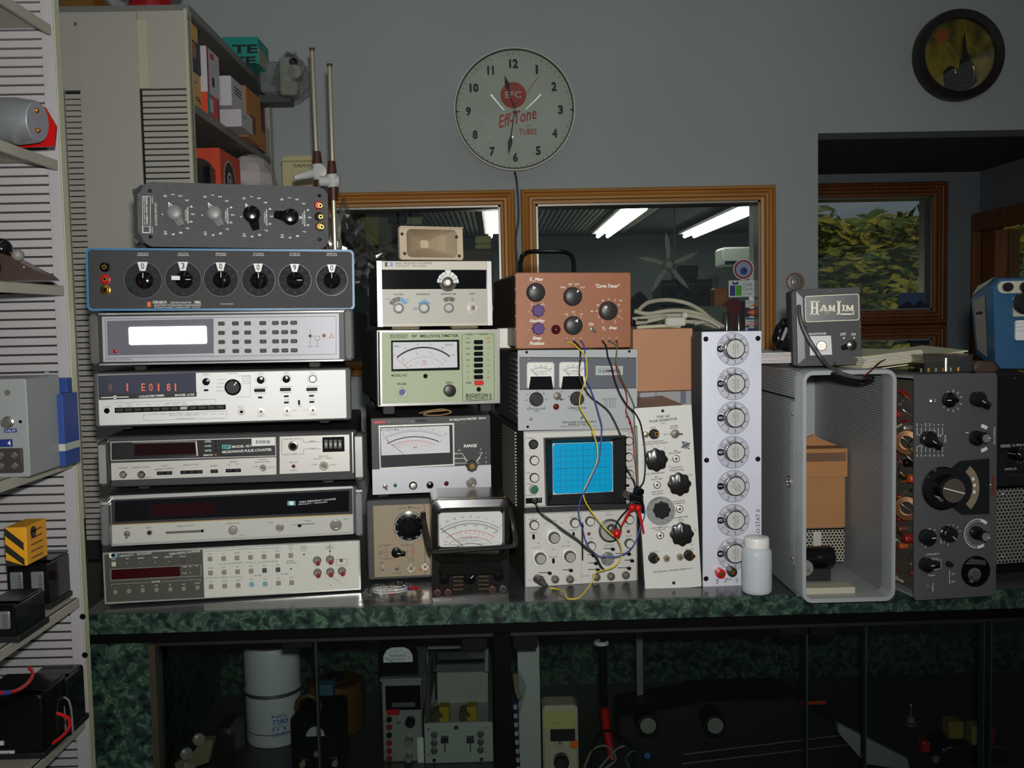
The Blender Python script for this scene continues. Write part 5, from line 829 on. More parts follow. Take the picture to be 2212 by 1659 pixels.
for k in range(3): p.t(('30', '10', '3')[k], 984, 980+k*10.3, 3.4, WHT); p.t(('1', '3', '10')[k], 1050, 978+k*10.3, 3.4, WHT)
p.t('dBm', 986, 1019, 3); p.t('dBm', 1050, 1015, 3); p.bnc(1018, 1042.4, 11, L=.8)
p.toggle(831.8, 1050, 6, 300, 5); p.led(854, 1049, 4, M('green_lens', (30, 110, 70), .25)); p.knob(893, 1050.3, 7, 8, DULL, ang=220, mk=WHT, skirt=9, sm=BLK); p.ticks(891, 1050, 11, 14, -30, 210, 11, .6); p.knob(929.5, 1049, 6.5, 9, BLK, skirt=8, sm=STEEL, mk=WHT); p.led(964.4, 1044.5, 4, M('dark_red_lens', (90, 16, 14), .2)); p.jack(964.4, 1044.5, 5, BLK)
for s_, x, y in (('POWER', 832, 1037), ('REC REF', 891, 1036), ('ZERO', 928, 1034), ('PROBE', 964, 1032.5), ('INPUT', 998, 1042), ('WARN', 963, 1053)): p.t(s_, x, y, 3)
p.done()
single(MB().tube([at(x, y, 1.70) for x, y in ((905, 893), (925, 888), (955, 884), (975, 890), (950, 897), (915, 896), (930, 890), (968, 886))], .0012, M('tan_cord', (150, 120, 80), .6), 6, 6), 'string_loop', 'loop of thin tan cord between the two millivoltmeters', 'cord')
# --- Boonton 92C
p = Panel('green_millivoltmeter', 'pale green faced millivoltmeter with a column of black range buttons', 'millivoltmeter', [(814, 713), (1079, 711.5), (1080, 870.5), (816, 879)], 1.68, 4)
p.case(.30, DGR, -2, -2, -2, -2); p.plate(CHR, name='trim_frame', t=.02, y=-.002); GNP = M('pale_green_panel', (168, 180, 146), .5); p.block(825, 719, 1073, 866, GNP, 'front_panel', .003, q=[(824.5, 718), (1072.5, 716.5), (1073.5, 864.5), (826, 872.5)]); p.feet(20, .28, ins=26, yf=.02)
p.block(814.5, 715, 822, 876, BLKM, 'side_gap', .0028, q=[(816, 716), (820, 716), (822, 876), (818, 876)]); p.block(0, 0, 0, 0, BLK, 'meter_bezel', .008, .0, q=[(845, 735.5), (992, 733.8), (993, 799), (846, 802)]); p.block(0, 0, 0, 0, MC['meter_white'], 'meter_face', .0088, q=[(848.5, 739.5), (987, 738), (988, 793.5), (849, 797.5)]); LQ = 24
AR(p, 916, 840, 88, 50, 130, 3.2, L=LQ); AR(p, 916, 830, 58, 44, 136, .6, M('grey_ink', (150, 120, 120), .5), LQ); p.ticks(916, 840, 76, 80, 56, 124, 4, .6, L=LQ); p.ring(['0', '2', '4', '6', '8', '10'], 916, 840, 97, 131, 49, 4, rot=0, L=LQ); p.ring(['0', '1', '2', '3'], 916, 840, 76, 126, 52, 3.5, rot=0, L=LQ); p.ring(['-8', '-6', '-3', '0', '+3'], 916, 832, 51, 125, 50, 3.2, REDI, 0, LQ); p.t('RMS', 857, 748, 4, L=LQ); p.t('VOLTS', 970, 745, 4, w=17, L=LQ); p.t('dBm', 916, 780, 3.5, REDI, L=LQ); p.t('50 ohm', 916, 786, 3, REDI, L=LQ); p.line([(857, 774), (882, 796)], .8, M('bright_red_ink', (200, 40, 24), .5), LQ+2)
X0, X1, Z0, Z1 = p.R4(847, 738, 991, 798, .011); MB().box(X0, X1, -.0112, -.0108, Z0, Z1, MGL).obj('meter_glass', p.e); LG = 8.5
def g(s_, x, y, h, m=INK, w=None, **k): p.t(s_, x, y, h, m, w=w, L=LG, **k)
g('BOONTON', 861.5, 724, 3.5, w=36, bold=.02); g('ELECTRONICS', 861.5, 728.5, 3.5, w=36, bold=.02); g('RF  MILLIVOLTMETER', 941, 725.5, 6.5, w=101, bold=.02); g('FULL', 1015, 722.5, 4, w=14); g('SCALE', 1044, 722, 4, w=17); g('mV', 1010, 730.5, 4.5); g('dBm', 1054.5, 730.5, 4, REDI)
p.frame(0, 0, 0, 0, .8, INK, LG, q=[(1007, 722), (997.5, 724), (1000, 867), (1068, 863), (1067, 722), (1056, 721)]); g('MODEL 92C', 863, 811, 5, w=34, bold=.02); g('PROBE', 868, 829.5, 4.5, w=20, bold=.02); g('ZERO', 970.5, 826.5, 4.5, w=16, bold=.02); g('PWR', 1013, 827.5, 4.5, w=12, bold=.02)
for k, (a, b) in enumerate((('3000', '+20'), ('1000', '+10'), ('300', '0'), ('100', '-10'), ('30', '-20'), ('10', '-30'), ('3', '-40'))):
    y = 739+k*12.6; g(a, 1011, y+1, 4.2); g(b, 1054.5, y+.5, 4.2, REDI); p.btn(1034, y, 19, 9, BLK, 7, 'range_button', .003)
p.btn(1035.3, 827, 19, 9.5, M('bright_red_button', (214, 20, 30), .35), 7, 'power_button', .003); p.lathe(1034.3, 841, [(5, 3.6), (5, 5)], BLK, 'black_plug', 18); p.lathe(919.3, 812.6, [(4.8, 3.6), (4.8, 5.5), (3.5, 7)], BLK, 'adjust_cap', 18)
g('BOONTON', 1030, 853.5, 7, w=48, bold=.03); g('ELECTRONICS', 1030, 859.8, 6, w=48, bold=.02); g('CORPORATION', 1030, 864.5, 2.6, w=48); p.rect(1056.5, 850, 1062, 863, GREY, LG)
p.knob(972.8, 844, 13, 14, M('soft_black', (40, 36, 34), .35), mk=None, off=.003); o = p.bnc(868.5, 847, 12, L=.7); p.lathe(868.5, 847, [(7, 4), (6.5, 9)], M('blue_plug', (60, 80, 120), .35), 'plug', 18); p.done()
# --- HP 3403C
p = Panel('rms_voltmeter', 'beige and black voltmeter with a fan shaped range dial under the horn', 'voltmeter', [(813.5, 563.5), (1061, 564.5), (1064, 703), (816, 706)], 1.68, 4)
p.case(.32, DGR, -2, -2, -2, -2); p.plate(BEI); FT = M('foot_beige', (150, 140, 110), .6); p.block(826, 700, 1054, 709, FT, 'base_strip', -.001, .02) if 0 else None; p.feet(6, .3, FT, 60, 60, .003)
for q in ([(813.5, 563.5), (824, 563.5), (827, 706), (816, 706)], [(1051.5, 564.5), (1061, 564.5), (1064, 703), (1053.5, 703)]): p.block(0, 0, 0, 0, M('rail_white', (206, 206, 204), .35, .2), 'side_rail', .006, q=q)
p.block(0, 0, 0, 0, WINB, 'window', .002, q=[(823.5, 582.5), (1052, 583), (1052.5, 624), (824.5, 625)]); p.block(0, 0, 0, 0, M('warm_grey_panel2', (176, 172, 160), .45), 'lower_panel', .0015, q=[(825, 627), (1052.5, 626), (1053, 697), (826, 699.5)])
logo(p, 840, 571, 17, 9, BLK, MC['logo_blue']); p.t('3403C TRUE RMS VOLTMETER', 893.5, 568.7, 4.6, INK, w=79); p.t('HEWLETT - PACKARD', 888, 574.5, 3.4, INK, w=66)
for k in range(7):
    a0 = -6+k*27; X, Z = p.uv(967.5, 610, .0022); pts = [(X+math.cos(R(a))*r_*p.s, Z+math.sin(R(a))*r_*p.s) for a, r_ in [(a0+1.5, 12), (a0+25.5, 12), (a0+25.5, 23), (a0+13.5, 23.6), (a0+1.5, 23)]]; MB().prism(pts, -.0030, -.002, WPL).obj('range_segment', p.e)
p.ring(['1000', '100', '10', '1', '.1', '10', 'AUTO'], 967.5, 610, 17.5, 170, 8, 3, INK, L=9); p.rect(961.5, 583.5, 974, 587, WHT, 7); p.knob(967.5, 610, 11.5, 16, M('dial_grey', (70, 68, 64), .4), cap=STEEL, capr=.5, mk=None); p.arc(967.5, 611, 15, 180, 360, 7, M('dial_black', (14, 14, 14), .5), 6)
def fan(x, y, segs, a0, da, r0, r1):
    X, Z = p.uv(x, y, .0018)
    for k, m in enumerate(segs):
        b = a0-k*da; pts = [(X+math.cos(R(a))*r_*p.s, Z+math.sin(R(a))*r_*p.s) for a, r_ in [(b-1.2, r0), (b-1.2, r1), (b-da/2, r1+.4), (b-da+1.2, r1), (b-da+1.2, r0)]]; p.pr.flat(pts, -.0018, m)
BF = M('fan_brown', (84, 76, 72), .5); BB = M('fan_blue', (86, 150, 190), .5); fan(861.5, 664, [BF, BF, BF, BB, BB], 160, 27, 12.5, 22); fan(916.7, 663, [BB], 155, 130, 13, 16.5); fan(916.7, 665, [BB], 192, 14, 14, 24); fan(970.4, 663, [BF, BF], 130, 40, 13, 22)
for s_, x, y in (('FUNCTION', 861, 636), ('dB REFERENCE', 914, 635.7), ('RESPONSE TIME', 969, 635), ('INPUT', 1021, 634.5)): p.t(s_, x, y, 3.4, INK, w=len(s_)*2.5, L=5, bold=.02)
KN = M('knob_grey', (130, 128, 122), .4)
for x, y, r_ in ((861.5, 665.6, 11), (916.7, 665, 11.5), (970.4, 665, 10.5)): p.knob(x, y, r_, 13, KN, 'c', mk=None, cap=M('knob_cap', (170, 168, 160), .35), capr=.6)
p.lathe(1021, 665, [(14, 2), (14, 3.5)], STEEL, 'connector_flange', 28); p.bnc(1021, 665, 10, L=.9); p.t('!', 1046, 664, 5, REDI, L=5); p.screw(837, 686, 2.8, DULL); p.screw(892, 686, 2.8, BLK); p.micro(837, 680, 14, 2.6); p.micro(893, 680, 9, 2.6); p.line([(1018, 649), (1021, 643), (1024, 649), (1018, 649)], .6, INK, 5); p.t('VOLTS', 838, 646, 2.8, L=5); p.t('dB', 881, 646, 2.8, L=5); p.done()
# --- beige horn on top
HRN = M('beige_horn_plastic', (200, 184, 158), .38, var=.03, vs=30)
p = Panel('speaker_horn', 'beige plastic speaker horn standing on the beige voltmeter', 'horn', [(859, 487), (997, 493), (1001, 562), (866, 561)], 1.72, 6, sr=4); w, h = p.w/2, p.h
mb = MB(); L0 = rrect(-w, w, 0, h, .004, 3); L1 = rrect(-w*.78, w*.82, h*.02+.003, h*.92, .008, 3); L2 = rrect(w*.30, w*.62, h*.50, h*.78, .004, 3); n_ = len(L0)
lay = [(L0, .006), (L0, -.001), (L0, -.002), (L1, -.0015), ([(x*.72+w*.16, z*.72+h*.2) for x, z in L1], .045), (L2, .10)]; vs = [(x, y, z) for P_, y in lay for x, z in P_]; fs = []
for k in range(len(lay)-1):
    for j in range(n_): b = (j+1) % n_; fs.append((k*n_+j, k*n_+b, (k+1)*n_+b, (k+1)*n_+j))
mb.add(vs, fs, HRN)
lay = [(L0, .006), ([(x*.86, z*.86+h*.07) for x, z in L1], .05), ([((x-w*.46)*1.3+w*.46, z) for x, z in L2], .115)]; vs = [(x, y, z) for P_, y in lay for x, z in P_]; fs = [(k*n_+j, (k+1)*n_+j, (k+1)*n_+(j+1) % n_, k*n_+(j+1) % n_) for k in range(2) for j in range(n_)]; fs.append(tuple(2*n_+j for j in range(n_))); mb.add(vs, fs, HRN); mb.obj('horn_body', p.e)
MB().box(-w, w, -.006, -.0015, h-.003, h, HRN, .001).obj('lip', p.e)
for x, y in ((868.5, 505.5), (874, 547.7), (986, 511.8), (992, 553)): X, Z = p.uv(x, y, .002); MB().lathe([(.0028, 0), (.0028, .0006)], M('brown_hole', (50, 34, 24), .7), (X, -.002, Z), n=14).obj('mount_hole', p.e)
# --- black multimeter in front
p = Panel('handle_multimeter', 'worn black bakelite multimeter with a carrying handle and large white scale', 'multimeter', [(931, 1078), (1100, 1072), (1099, 1301), (934, 1306)], 1.57, 3, sp=3)
BAK = M('bakelite', (22, 20, 17), .28, coat=.3, var=.3, vs=60); w, h = p.w/2, p.h; MB().prism(rrect(-w, w, 0, h, .012, 5), 0, .08, BAK).obj('case', p.e, sharp=60)
mb = MB(); sz = .55*h; o_ = rrect(-w*.99, w*.99, h*.42, h*.995, .012, 5); i_ = rrect(-w*.86, w*.88, h*.47, h*.93, .010, 5); n_ = len(o_); vs = [(x, 0, z) for x, z in o_]+[(x, -.012, z) for x, z in o_]+[(x*.98, -.015, z) for x, z in i_]+[(x*.93, -.003, z*.99+.002) for x, z in i_]; fs = [(k*n_+j, k*n_+(j+1) % n_, (k+1)*n_+(j+1) % n_, (k+1)*n_+j) for k in range(3) for j in range(n_)]; mb.add(vs, fs, BAK); mb.obj('meter_housing', p.e, sharp=25)
X0, X1, Z0, Z1 = p.R4(947.6, 1106, 1085, 1180, .004); fm = M('old_paper', (214, 216, 212), .55, var=.03, vs=20); MB().prism(rrect(X0, X1, Z0, Z1, .006), -.0045, -.0030, fm).obj('meter_face', p.e); c = (1016, 1228); LM = 12.5
for r_, m, a in ((119, INK, 33), (112, INK, 33), (97, REDI, 33), (83, REDI, 34), (68, INK, 32)): p.arc(c[0], c[1]+12, r_, 90-a, 90+a, 1, m, LM, 30)
p.ticks(c[0], c[1]+12, 112, 115, 57, 123, 51, .5, INK, LM); p.ticks(c[0], c[1]+12, 68, 71, 58, 122, 25, .5, INK, LM); p.ticks(c[0], c[1]+12, 83, 97, 65, 115, 5, .6, REDI, LM); p.ring(['1K', '100', '50', '30', '20', '10', '5', '2', '0'], c[0], c[1]+12, 124, 122, 58, 4, rot=0, L=LM); p.ring(['0', '50', '100', '150', '200', '250'], c[0], c[1]+12, 105, 121, 59, 4, rot=0, L=LM); p.ring(['0', '10', '20', '30', '40', '50'], c[0], c[1]+12, 90, 120, 60, 3.4, REDI, 0, LM)
p.t('OHMS PER VOLT', 1016, 1163, 3.5, w=32, L=LM); p.t('20,000 D.C.   5,000 A.C.', 1014, 1168, 3, w=50, L=LM); p.t('SIMPSON ELECTRIC CO.', 975, 1177, 2.6, w=32, L=LM); p.t('CHICAGO, ILL., U.S.A.', 1048, 1174.5, 2.6, w=32, L=LM); p.t('DB', 962, 1170, 4, REDI, L=LM); p.line([(951, 1140), (1000, 1179)], 1.2, INK, LM+2)
MB().prism(rrect(X0-.001, X1+.001, Z0-.001, Z1+.001, .006), -.0085, -.0080, MGL).obj('meter_glass', p.e)
MB().box(-w*.82, w*.82, -.010, .0, h*.28, h*.415, M('bakelite_ledge', (16, 15, 13), .2, coat=.4), .008).obj('lower_ledge', p.e)
for x, y in ((934, 1083), (1091, 1075)): p.lathe(x, y, [(3, 13), (2.5, 17), (1, 19)], BRASS, 'case_screw', 12)
S0 = [p.uv(x, y, .012) for x, y in ((914, 1108), (916, 1130), (926, 1172), (931, 1186), (940, 1189), (1020, 1183), (1100, 1177), (1111, 1170), (1109, 1140), (1100, 1098))]; MB().tube([(x, -.022 if 1 < k < 8 else -.008, z) for k, (x, z) in enumerate(S0)], .0042, M('handle_strap', (26, 25, 24), .4), 8, 4).obj('carrying_handle', p.e)
p.knob(959.6, 1252, 11, 14, BLK, mk=None); p.knob(1015, 1252, 14, 14, BLK, 'b', ang=50, mk=WHT); p.knob(1077.6, 1245, 11.5, 14, BLK, mk=None)
for x, y, m in ((945, 1281, REDI), (968, 1280.5, REDI), (1063.8, 1273.8, REDI), (1086.9, 1272.5, M('jack_grey', (70, 78, 76), .5))): p.lathe(x, y, [(7.5, 0), (7.5, 3), (5.5, 3.5)], M('jack_ring_red', (110, 30, 30), .5) if m is REDI else m, 'test_jack', 22); p.lathe(x, y, [(5.3, 3.6), (5.3, 4)], BLKM, 'jack_hole', 18)
YI = M('yellowed_ink', (120, 100, 50), .6)
for k in range(6): p.micro(990, 1228+k*9, 22, 3, YI); p.micro(1045, 1227+k*9, 22, 3, YI)
for x, y in ((945, 1296), (968, 1295), (1064, 1288), (1087, 1287), (960, 1236), (1078, 1230)): p.micro(x, y, 16, 3, YI)
p.done()
# --- plastic bag lying by the left stack
rnd = random.Random(3); mb = MB(); nx, ny = 26, 12; base = atz(848, 1285, .951)
for sgn in (1, -1):
    vs = []; 
    for i_ in range(nx+1):
        for j in range(ny+1):
            u, v = i_/nx*2-1, j/ny*2-1; z = .016*max(0, (1-u**4))*max(0, (1-v**2))*(.6+.8*rnd.random()) if sgn > 0 else 0
            vs.append((u*.049*(1+.05*math.sin(v*5)), v*.035+.006*math.sin(u*6), z+.001))
    mb.add(vs, [(i_*(ny+1)+j, (i_+1)*(ny+1)+j, (i_+1)*(ny+1)+j+1, i_*(ny+1)+j+1) for i_ in range(nx) for j in range(ny)], FILM)
e = empty('parts_bag', 'clear plastic bag holding a coiled lead, lying on the counter beside the left stack', 'bag', base); mb.obj('film', e, sharp=12)
MB().tube([(-.03+.0*k, 0, .006) if 0 else (.028*math.cos(k*.7)*1.0-.004, .016*math.sin(k*.7), .005+k*.0004) for k in range(20)], .0013, WPL, 6, 3).obj('coiled_lead', e); q = MB(); q.ball((.02, .005, .008), .006, BLU, (1.5, 1, .6)); q.ball((.034, .008, .008), .006, REDP, (1.4, 1, .6)); q.ball((.0, -.012, .006), .005, REDP, (1.2, 1, .6)); q.obj('lead_caps', e)
# ================================================================ third column
# --- scope main frame + plug-in
p = Panel('oscilloscope', 'silver oscilloscope with a bright blue screen and plug in controls beneath', 'oscilloscope', [(1131, 932), (1377, 925), (1378, 1257), (1134, 1271)], 1.655, 9, sy=1.5)
OSC = M('scope_case', (44, 42, 40), .55, bump=.15, bs=900); p.case(.40, OSC, -1, -1, 0, 0); p.plate(BLKM, ins=(1, 1, 1, 1)); p.feet(8, .38, DGR, 30, 30)
SCP = M('scope_panel', (200, 199, 192), .42, .1); k_ = p.s
for j in range(24): z = p.h*.96-j*.0055; MB().box(-p.w/2-.0018, -p.w/2+.001, .075, .215, z-.0012, z+.0012, M('vent_rib', (170, 168, 160), .4, .4), 0, Matrix.Translation((0, 0, 0))).obj('vent_slat', p.e)
p.block(0, 0, 0, 0, CHR, 'upper_frame', .001, q=[(1131, 932), (1377, 925), (1378, 1086.5), (1133, 1097)]); p.block(0, 0, 0, 0, SCP, 'upper_panel', .002, q=[(1134.5, 936), (1373.5, 928.5), (1374.5, 1083), (1136, 1093)])
p.block(0, 0, 0, 0, CHR, 'lower_frame', .001, q=[(1132, 1109), (1376, 1099), (1377.5, 1257), (1134, 1271)]); p.block(0, 0, 0, 0, SCP, 'lower_panel', .002, q=[(1135.5, 1112), (1373, 1102), (1374.5, 1254), (1137, 1267)]); 
# crt bezel: a frame deep enough to shade the tube
c_ = [p.uv(*q) for q in ((1173, 945), (1347, 939), (1347, 1084), (1177, 1089))]; sc = [p.uv(*q) for q in ((1192, 957), (1322, 953), (1323, 1061), (1193, 1068))]
mb = MB(); lay = [[(x, 0, z) for x, z in c_], [(x, -.016, z) for x, z in c_], [(x+(.003 if k in (0, 3) else -.003), -.018, z+(-.003 if k < 2 else .003)) for k, (x, z) in enumerate(c_)], [(x, -.0045, z) for x, z in sc]]; vs = sum(lay, []); mb.add(vs, [(k*4+j, (k+1)*4+j, (k+1)*4+(j+1) % 4, k*4+(j+1) % 4) for k in range(3) for j in range(4)], M('crt_hood', (24, 23, 22), .42)); mb.obj('screen_hood', p.e)
xs = [q[0] for q in sc]; zs_ = [q[1] for q in sc]; SCR = M('blue_screen', (0, 152, 200), .35, emit=.10, spec=.2); A0, A1, B0, B1 = (xs[0]+xs[3])/2, (xs[1]+xs[2])/2, (zs_[2]+zs_[3])/2, (zs_[0]+zs_[1])/2  # unlit blue filter; its brightness under flash is partly painted as emission
o = MB().prism(rrect(A0+.001, A1-.001, B0+.001, B1-.001, .006, 5), -.0050, -.003, SCR).obj('screen', p.e); q = MB(); GRT = M('graticule', (0, 92, 120), .5); gw_ = (A1-A0-.008)/10; gh_ = (B1-B0-.004)/8
for k in range(1, 10): x = A0+.004+k*gw_; q.box(x-.00022*(2 if k == 5 else 1), x+.00022*(2 if k == 5 else 1), -.0053, -.0050, B0+.004, B1-.004, GRT)
for k in range(1, 8): z = B0+.002+k*gh_; q.box(A0+.004, A1-.004, -.0053, -.0050, z-.00022*(2 if k == 4 else 1), z+.00022*(2 if k == 4 else 1), GRT)
q.obj('graticule', o); LS = 6
def sk(x, y, r_=10, cap=SCP, m=BLK, h=9, mk=BLK, ang=60): p.knob(x, y, r_, h, m, cap=cap, mk=None, off=.002, capr=.82)
p.knob(1153, 960, 10, 9, BLK, 'c', mk=None, off=.002, cap=BLKM); sk(1155, 995); sk(1155, 1032.5); sk(1154, 1057.5, 9.5, M('green_cap', (20, 100, 60), .4), DULL)
for x, y in ((1152, 976), (1151.5, 1013)): p.screw(x, y, 4, STEEL, 'small_knob')
for x, y in ((1359, 953), (1359, 987.6), (1360.5, 1025)): sk(x, y, 9.5)
p.block(1136, 1076, 1171, 1088, BLK, 'connector_block', .004, .0, .001, q=[(1136, 1076.5), (1171, 1075), (1171, 1086), (1136, 1088)]); p.jack(1155, 1081, 4, STEEL, 8); p.jack(1166, 1080.5, 4, STEEL, 8)
for s_, x, y in (('INTENSITY', 1145, 946.5), ('BEAM', 1148, 969.5), ('FOCUS', 1142, 985), ('SCALE', 1142, 1021.5), ('POWER', 1143, 1046), ('CALIBRATOR', 1146, 1070), ('HORIZONTAL', 1354, 931.5), ('POS', 1361, 935.5), ('MAGNIFIER', 1356, 971.5), ('DISPLAY', 1359, 1008), ('EXT INPUT', 1358, 1056.5)): p.t(s_, x, y, 2.9, INK, w=len(s_)*2.2, L=LS)
p.btn(1355.5, 1049, 9, 5, BLK, 5, 'slide_switch', .002)
# plug-in controls
KW = M('dial_white', (214, 214, 208), .4)
def dialk(x, y, r_, kr, m=KW): 
    p.lathe(x-2, y-1, [(r_, 2.5), (r_*.96, 7), (r_*.78, 8)], m, 'dial_skirt', 36); p.knob(x, y+1, kr, 17, M('knob_darkgrey', (58, 55, 55), .35), 'c', mk=None, off=.002, cap=M('cap_grey', (158, 156, 150), .35), capr=.82); p.ticks(x-2, y-1, r_*.7, r_*.9, 60, 200, 7, .6, INK, 20)
for x, y in ((1155, 1135), (1243, 1130.6), (1276, 1127), (1361, 1123), (1278, 1181), (1361, 1175)): p.knob(x, y, 10, 11, M('knob_darkgrey', (58, 55, 55), .35), 'c', mk=None, off=.002, cap=SCP, capr=.8)
dialk(1199, 1162, 19, 12); dialk(1169, 1207, 18.5, 12); dialk(1233, 1203, 18, 12); p.lathe(1319, 1147, [(25, 2.5), (25, 8), (22, 9)], M('knob_darkgrey', (58, 55, 55), .35), 'time_base_ring', 40); p.lathe(1319, 1147, [(21, 9.2), (20, 10)], M('cap_grey', (158, 156, 150), .35), 'time_base_dial', 36); p.knob(1325, 1146, 11, 26, M('knob_darkgrey', (58, 55, 55), .35), mk=None)
p.lathe(1317, 1211, [(15, 2.5), (15, 5), (10, 10), (6, 16), (6, 20)], M('frosted_knob', (170, 170, 164), .15, .5), 'clear_knob', 30)
p.block(1257, 1129, 1260, 1211, M('dark_red_slot', (52, 16, 18), .4), 'slot_bar', .004, 0, .0003); p.btn(1259, 1138, 4, 11, BLK, 12, 'lever')
for x, y, w in ((1178, 1238, 28), (1226, 1232, 22), (1277, 1199.5, 16), (1281, 1217, 20), (1283, 1231, 26), (1316, 1186, 24), (1347, 1196.5, 34), (1359, 1211, 20), (1349, 1227.5, 30)): p.line([(x-w/2, y-1), (x+w/2, y-1)], 1.5, BLK, LS); p.btn(x+w*.36, y+1, 8, 6, BLK, 9, 'lever_switch', .002)
for x, y, w, h in ((1153, 1160, 5, 11), (1239.5, 1155, 4.5, 11), (1196, 1212, 5, 11)): p.btn(x, y, w, h, BLK, 5, 'slide_switch', .002)
for x, y in ((1178.5, 1130.6), (1213, 1129), (1163, 1174), (1228, 1170.5), (1195.5, 1186.5)): p.screw(x, y, 4.2, STEEL, 'small_knob')
for x, y in ((1272.5, 1153.5), (1358, 1148.5)): p.led(x, y, 4, M('amber_lens', (110, 60, 50), .3))
for x, y in ((1197, 1248.7), (1229, 1248.7), (1286, 1244), (1317, 1242.6), (1349, 1240)): p.bnc(x, y, 9, M('nickel_warm', (150, 140, 132), .3, .8), L=1.5)
for s_, x, y in (('A', 1152, 1116), ('B', 1240, 1111), ('POSITION', 1152, 1121.5), ('POSITION', 1240, 1117), ('VOLTS/DIV', 1160, 1183), ('VOLTS/DIV', 1223, 1180), ('DISPLAY', 1196, 1125), ('MODE', 1196, 1129), ('POLARITY', 1153, 1151), ('POLARITY', 1239, 1145), ('TIME/DIV', 1316, 1112.5), ('SWEEP MODE', 1315, 1178), ('HOLD', 1354, 1137), ('TRIGGER', 1357, 1158), ('LEVEL', 1276, 1163), ('EXPANDED', 1195, 1203), ('INPUT', 1146, 1253), ('EXT INPUT', 1266, 1244), ('1M 30pf', 1241, 1253)): p.t(s_, x, y, 2.8, INK, w=len(s_)*2.2, L=LS)
p.t('MAIN', 1276, 1110, 2.8, REDI, L=LS); p.t('DELAYED', 1316, 1106.5, 2.8, REDI, w=14, L=LS)
for x, y in ((1150, 1238), (1207, 1126), (1180, 1125), (1320, 1189), (1268, 1195), (1270, 1212), (1345, 1203), (1352, 1219), (1220, 1226), (1196, 1229)): p.micro(x, y, 22, 2.6)
p.line([(1255.5, 1108), (1256, 1262)], .6, GREY, LS); p.done()
# --- Lambda supply
p = Panel('bench_power_supply', 'grey bench power supply with two small white meters under the copper coloured box', 'power supply', [(1118, 755), (1377, 756), (1376.5, 925), (1119.5, 931)], 1.655, 8, sy=1.5)
LGR = M('light_grey_paint', (168, 172, 172), .5, bump=.06, bs=900); CASG = M('finned_case', (70, 70, 72), .5); MB().box(-p.w/2+.006, p.w/2-.012, .004, .32, .004, p.h-.006, CASG, .002).obj('case', p.e); p.plate(LGR, t=.004); 
for j in range(12): MB().box(-p.w/2+.0025, -p.w/2+.007, .03, .12, .02+j*.0085, .0245+j*.0085, M('fin', (96, 98, 100), .45), .001).obj('cooling_fin', p.e)
p.block(0, 0, 0, 0, M('slate_inset', (86, 90, 98), .5), 'inset_panel', .0008, q=[(1122, 772), (1374.5, 773), (1374.5, 838), (1123, 841.5)]); p.line([(1122, 772), (1374.5, 773)], 1.4, INK, 3); p.line([(1123, 841.5), (1374.5, 838)], 1.4, INK, 3)
def pmeter(x0, y0, x1, y1, scale):
    o = p.block(x0, y0, x1, y1, M('meter_cream', (222, 222, 214), .35), 'panel_meter', .010, 0, .003); p.block(x0+4, y0+31, x1-4, y1+.5, BLK, 'meter_shroud', .0125, -.0095, .002, q=[(x0+8, y0+31), (x1-7, y0+30.5), (x1-3, y1+1), (x0+4, y1+1)]) 
    p.arc((x0+x1)/2, y0+46, 33, 52, 128, .7, INK, 28); p.ticks((x0+x1)/2, y0+46, 33, 36, 52, 128, 11, .6, INK, 28); p.t(scale, (x0+x1)/2, y0+20, 3, INK, w=25, L=28); p.t('LAMBDA ELECTRONICS', (x0+x1)/2, y0+25, 2, INK, w=28, L=28); p.line([(x0+11, y0+18), (x0+22, y0+29)], .8, INK, 30); p.ring(['0', '10', '20', '30', '40'], (x0+x1)/2, y0+46, 39, 124, 56, 3, rot=0, L=28)
pmeter(1138.5, 782.5, 1198, 840, 'D.C. VOLTS'); pmeter(1208.6, 782, 1266, 839.5, 'D.C. AMPERES')
p.block(0, 0, 0, 0, WL, 'name_plate', .0018, q=[(1287, 790.5), (1345.5, 791), (1345, 810), (1287, 810.5)]); p.block(0, 0, 0, 0, M('plate_grey', (164, 166, 166), .4), 'name_field', .0024, q=[(1289, 792.5), (1343.5, 793), (1343, 808), (1289, 808.5)]); p.t('LAMBDA', 1322, 801, 6, INK, w=38, L=7, bold=.02); p.fl([(1292, 804.5), (1301, 804.5), (1296.5, 796)], M('logo_cyan', (90, 150, 170), .5), 7)
for x, y in ((1137.5, 761), (1359.5, 759), (1140, 922)): p.disc(x, y, 2.8, BLK)
for x, y in ((1144.5, 776), (1255, 775.5), (1353, 774), (1147, 905), (1257, 902), (1354, 899.5)): p.screw(x, y, 3.2, STEEL)
p.screw(1361, 914, 3, REDP); KB = M('knob_brownblack', (54, 50, 48), .3)
p.knob(1162, 864, 13.5, 20, KB, 'g', mk=None, cap=BLKM, skirt=15, sm=KB); p.knob(1250.4, 862.5, 13.5, 20, KB, 'g', mk=None, cap=BLKM, skirt=15, sm=KB); p.toggle(1203.5, 855.5, 9, 315, 9); p.led(1202.3, 879, 5, M('dark_red_lens', (90, 16, 14), .2))
p.ticks(1160, 865, 20, 22, -40, 220, 7, 1.2); p.ticks(1249, 864, 20, 22, 40, 220, 4, 1.2)
for s_, x, y in (('10v', 1136, 865), ('20v', 1140, 852), ('30v', 1162, 846.5), ('40v', 1176, 851), ('50v', 1180, 862), ('0', 1145, 876), ('1A', 1229, 855), ('2A', 1251, 845), ('3A', 1267, 854), ('0', 1233, 873), ('ON', 1213, 846), ('OFF', 1216, 863)): p.t(s_, x, y, 3, INK)
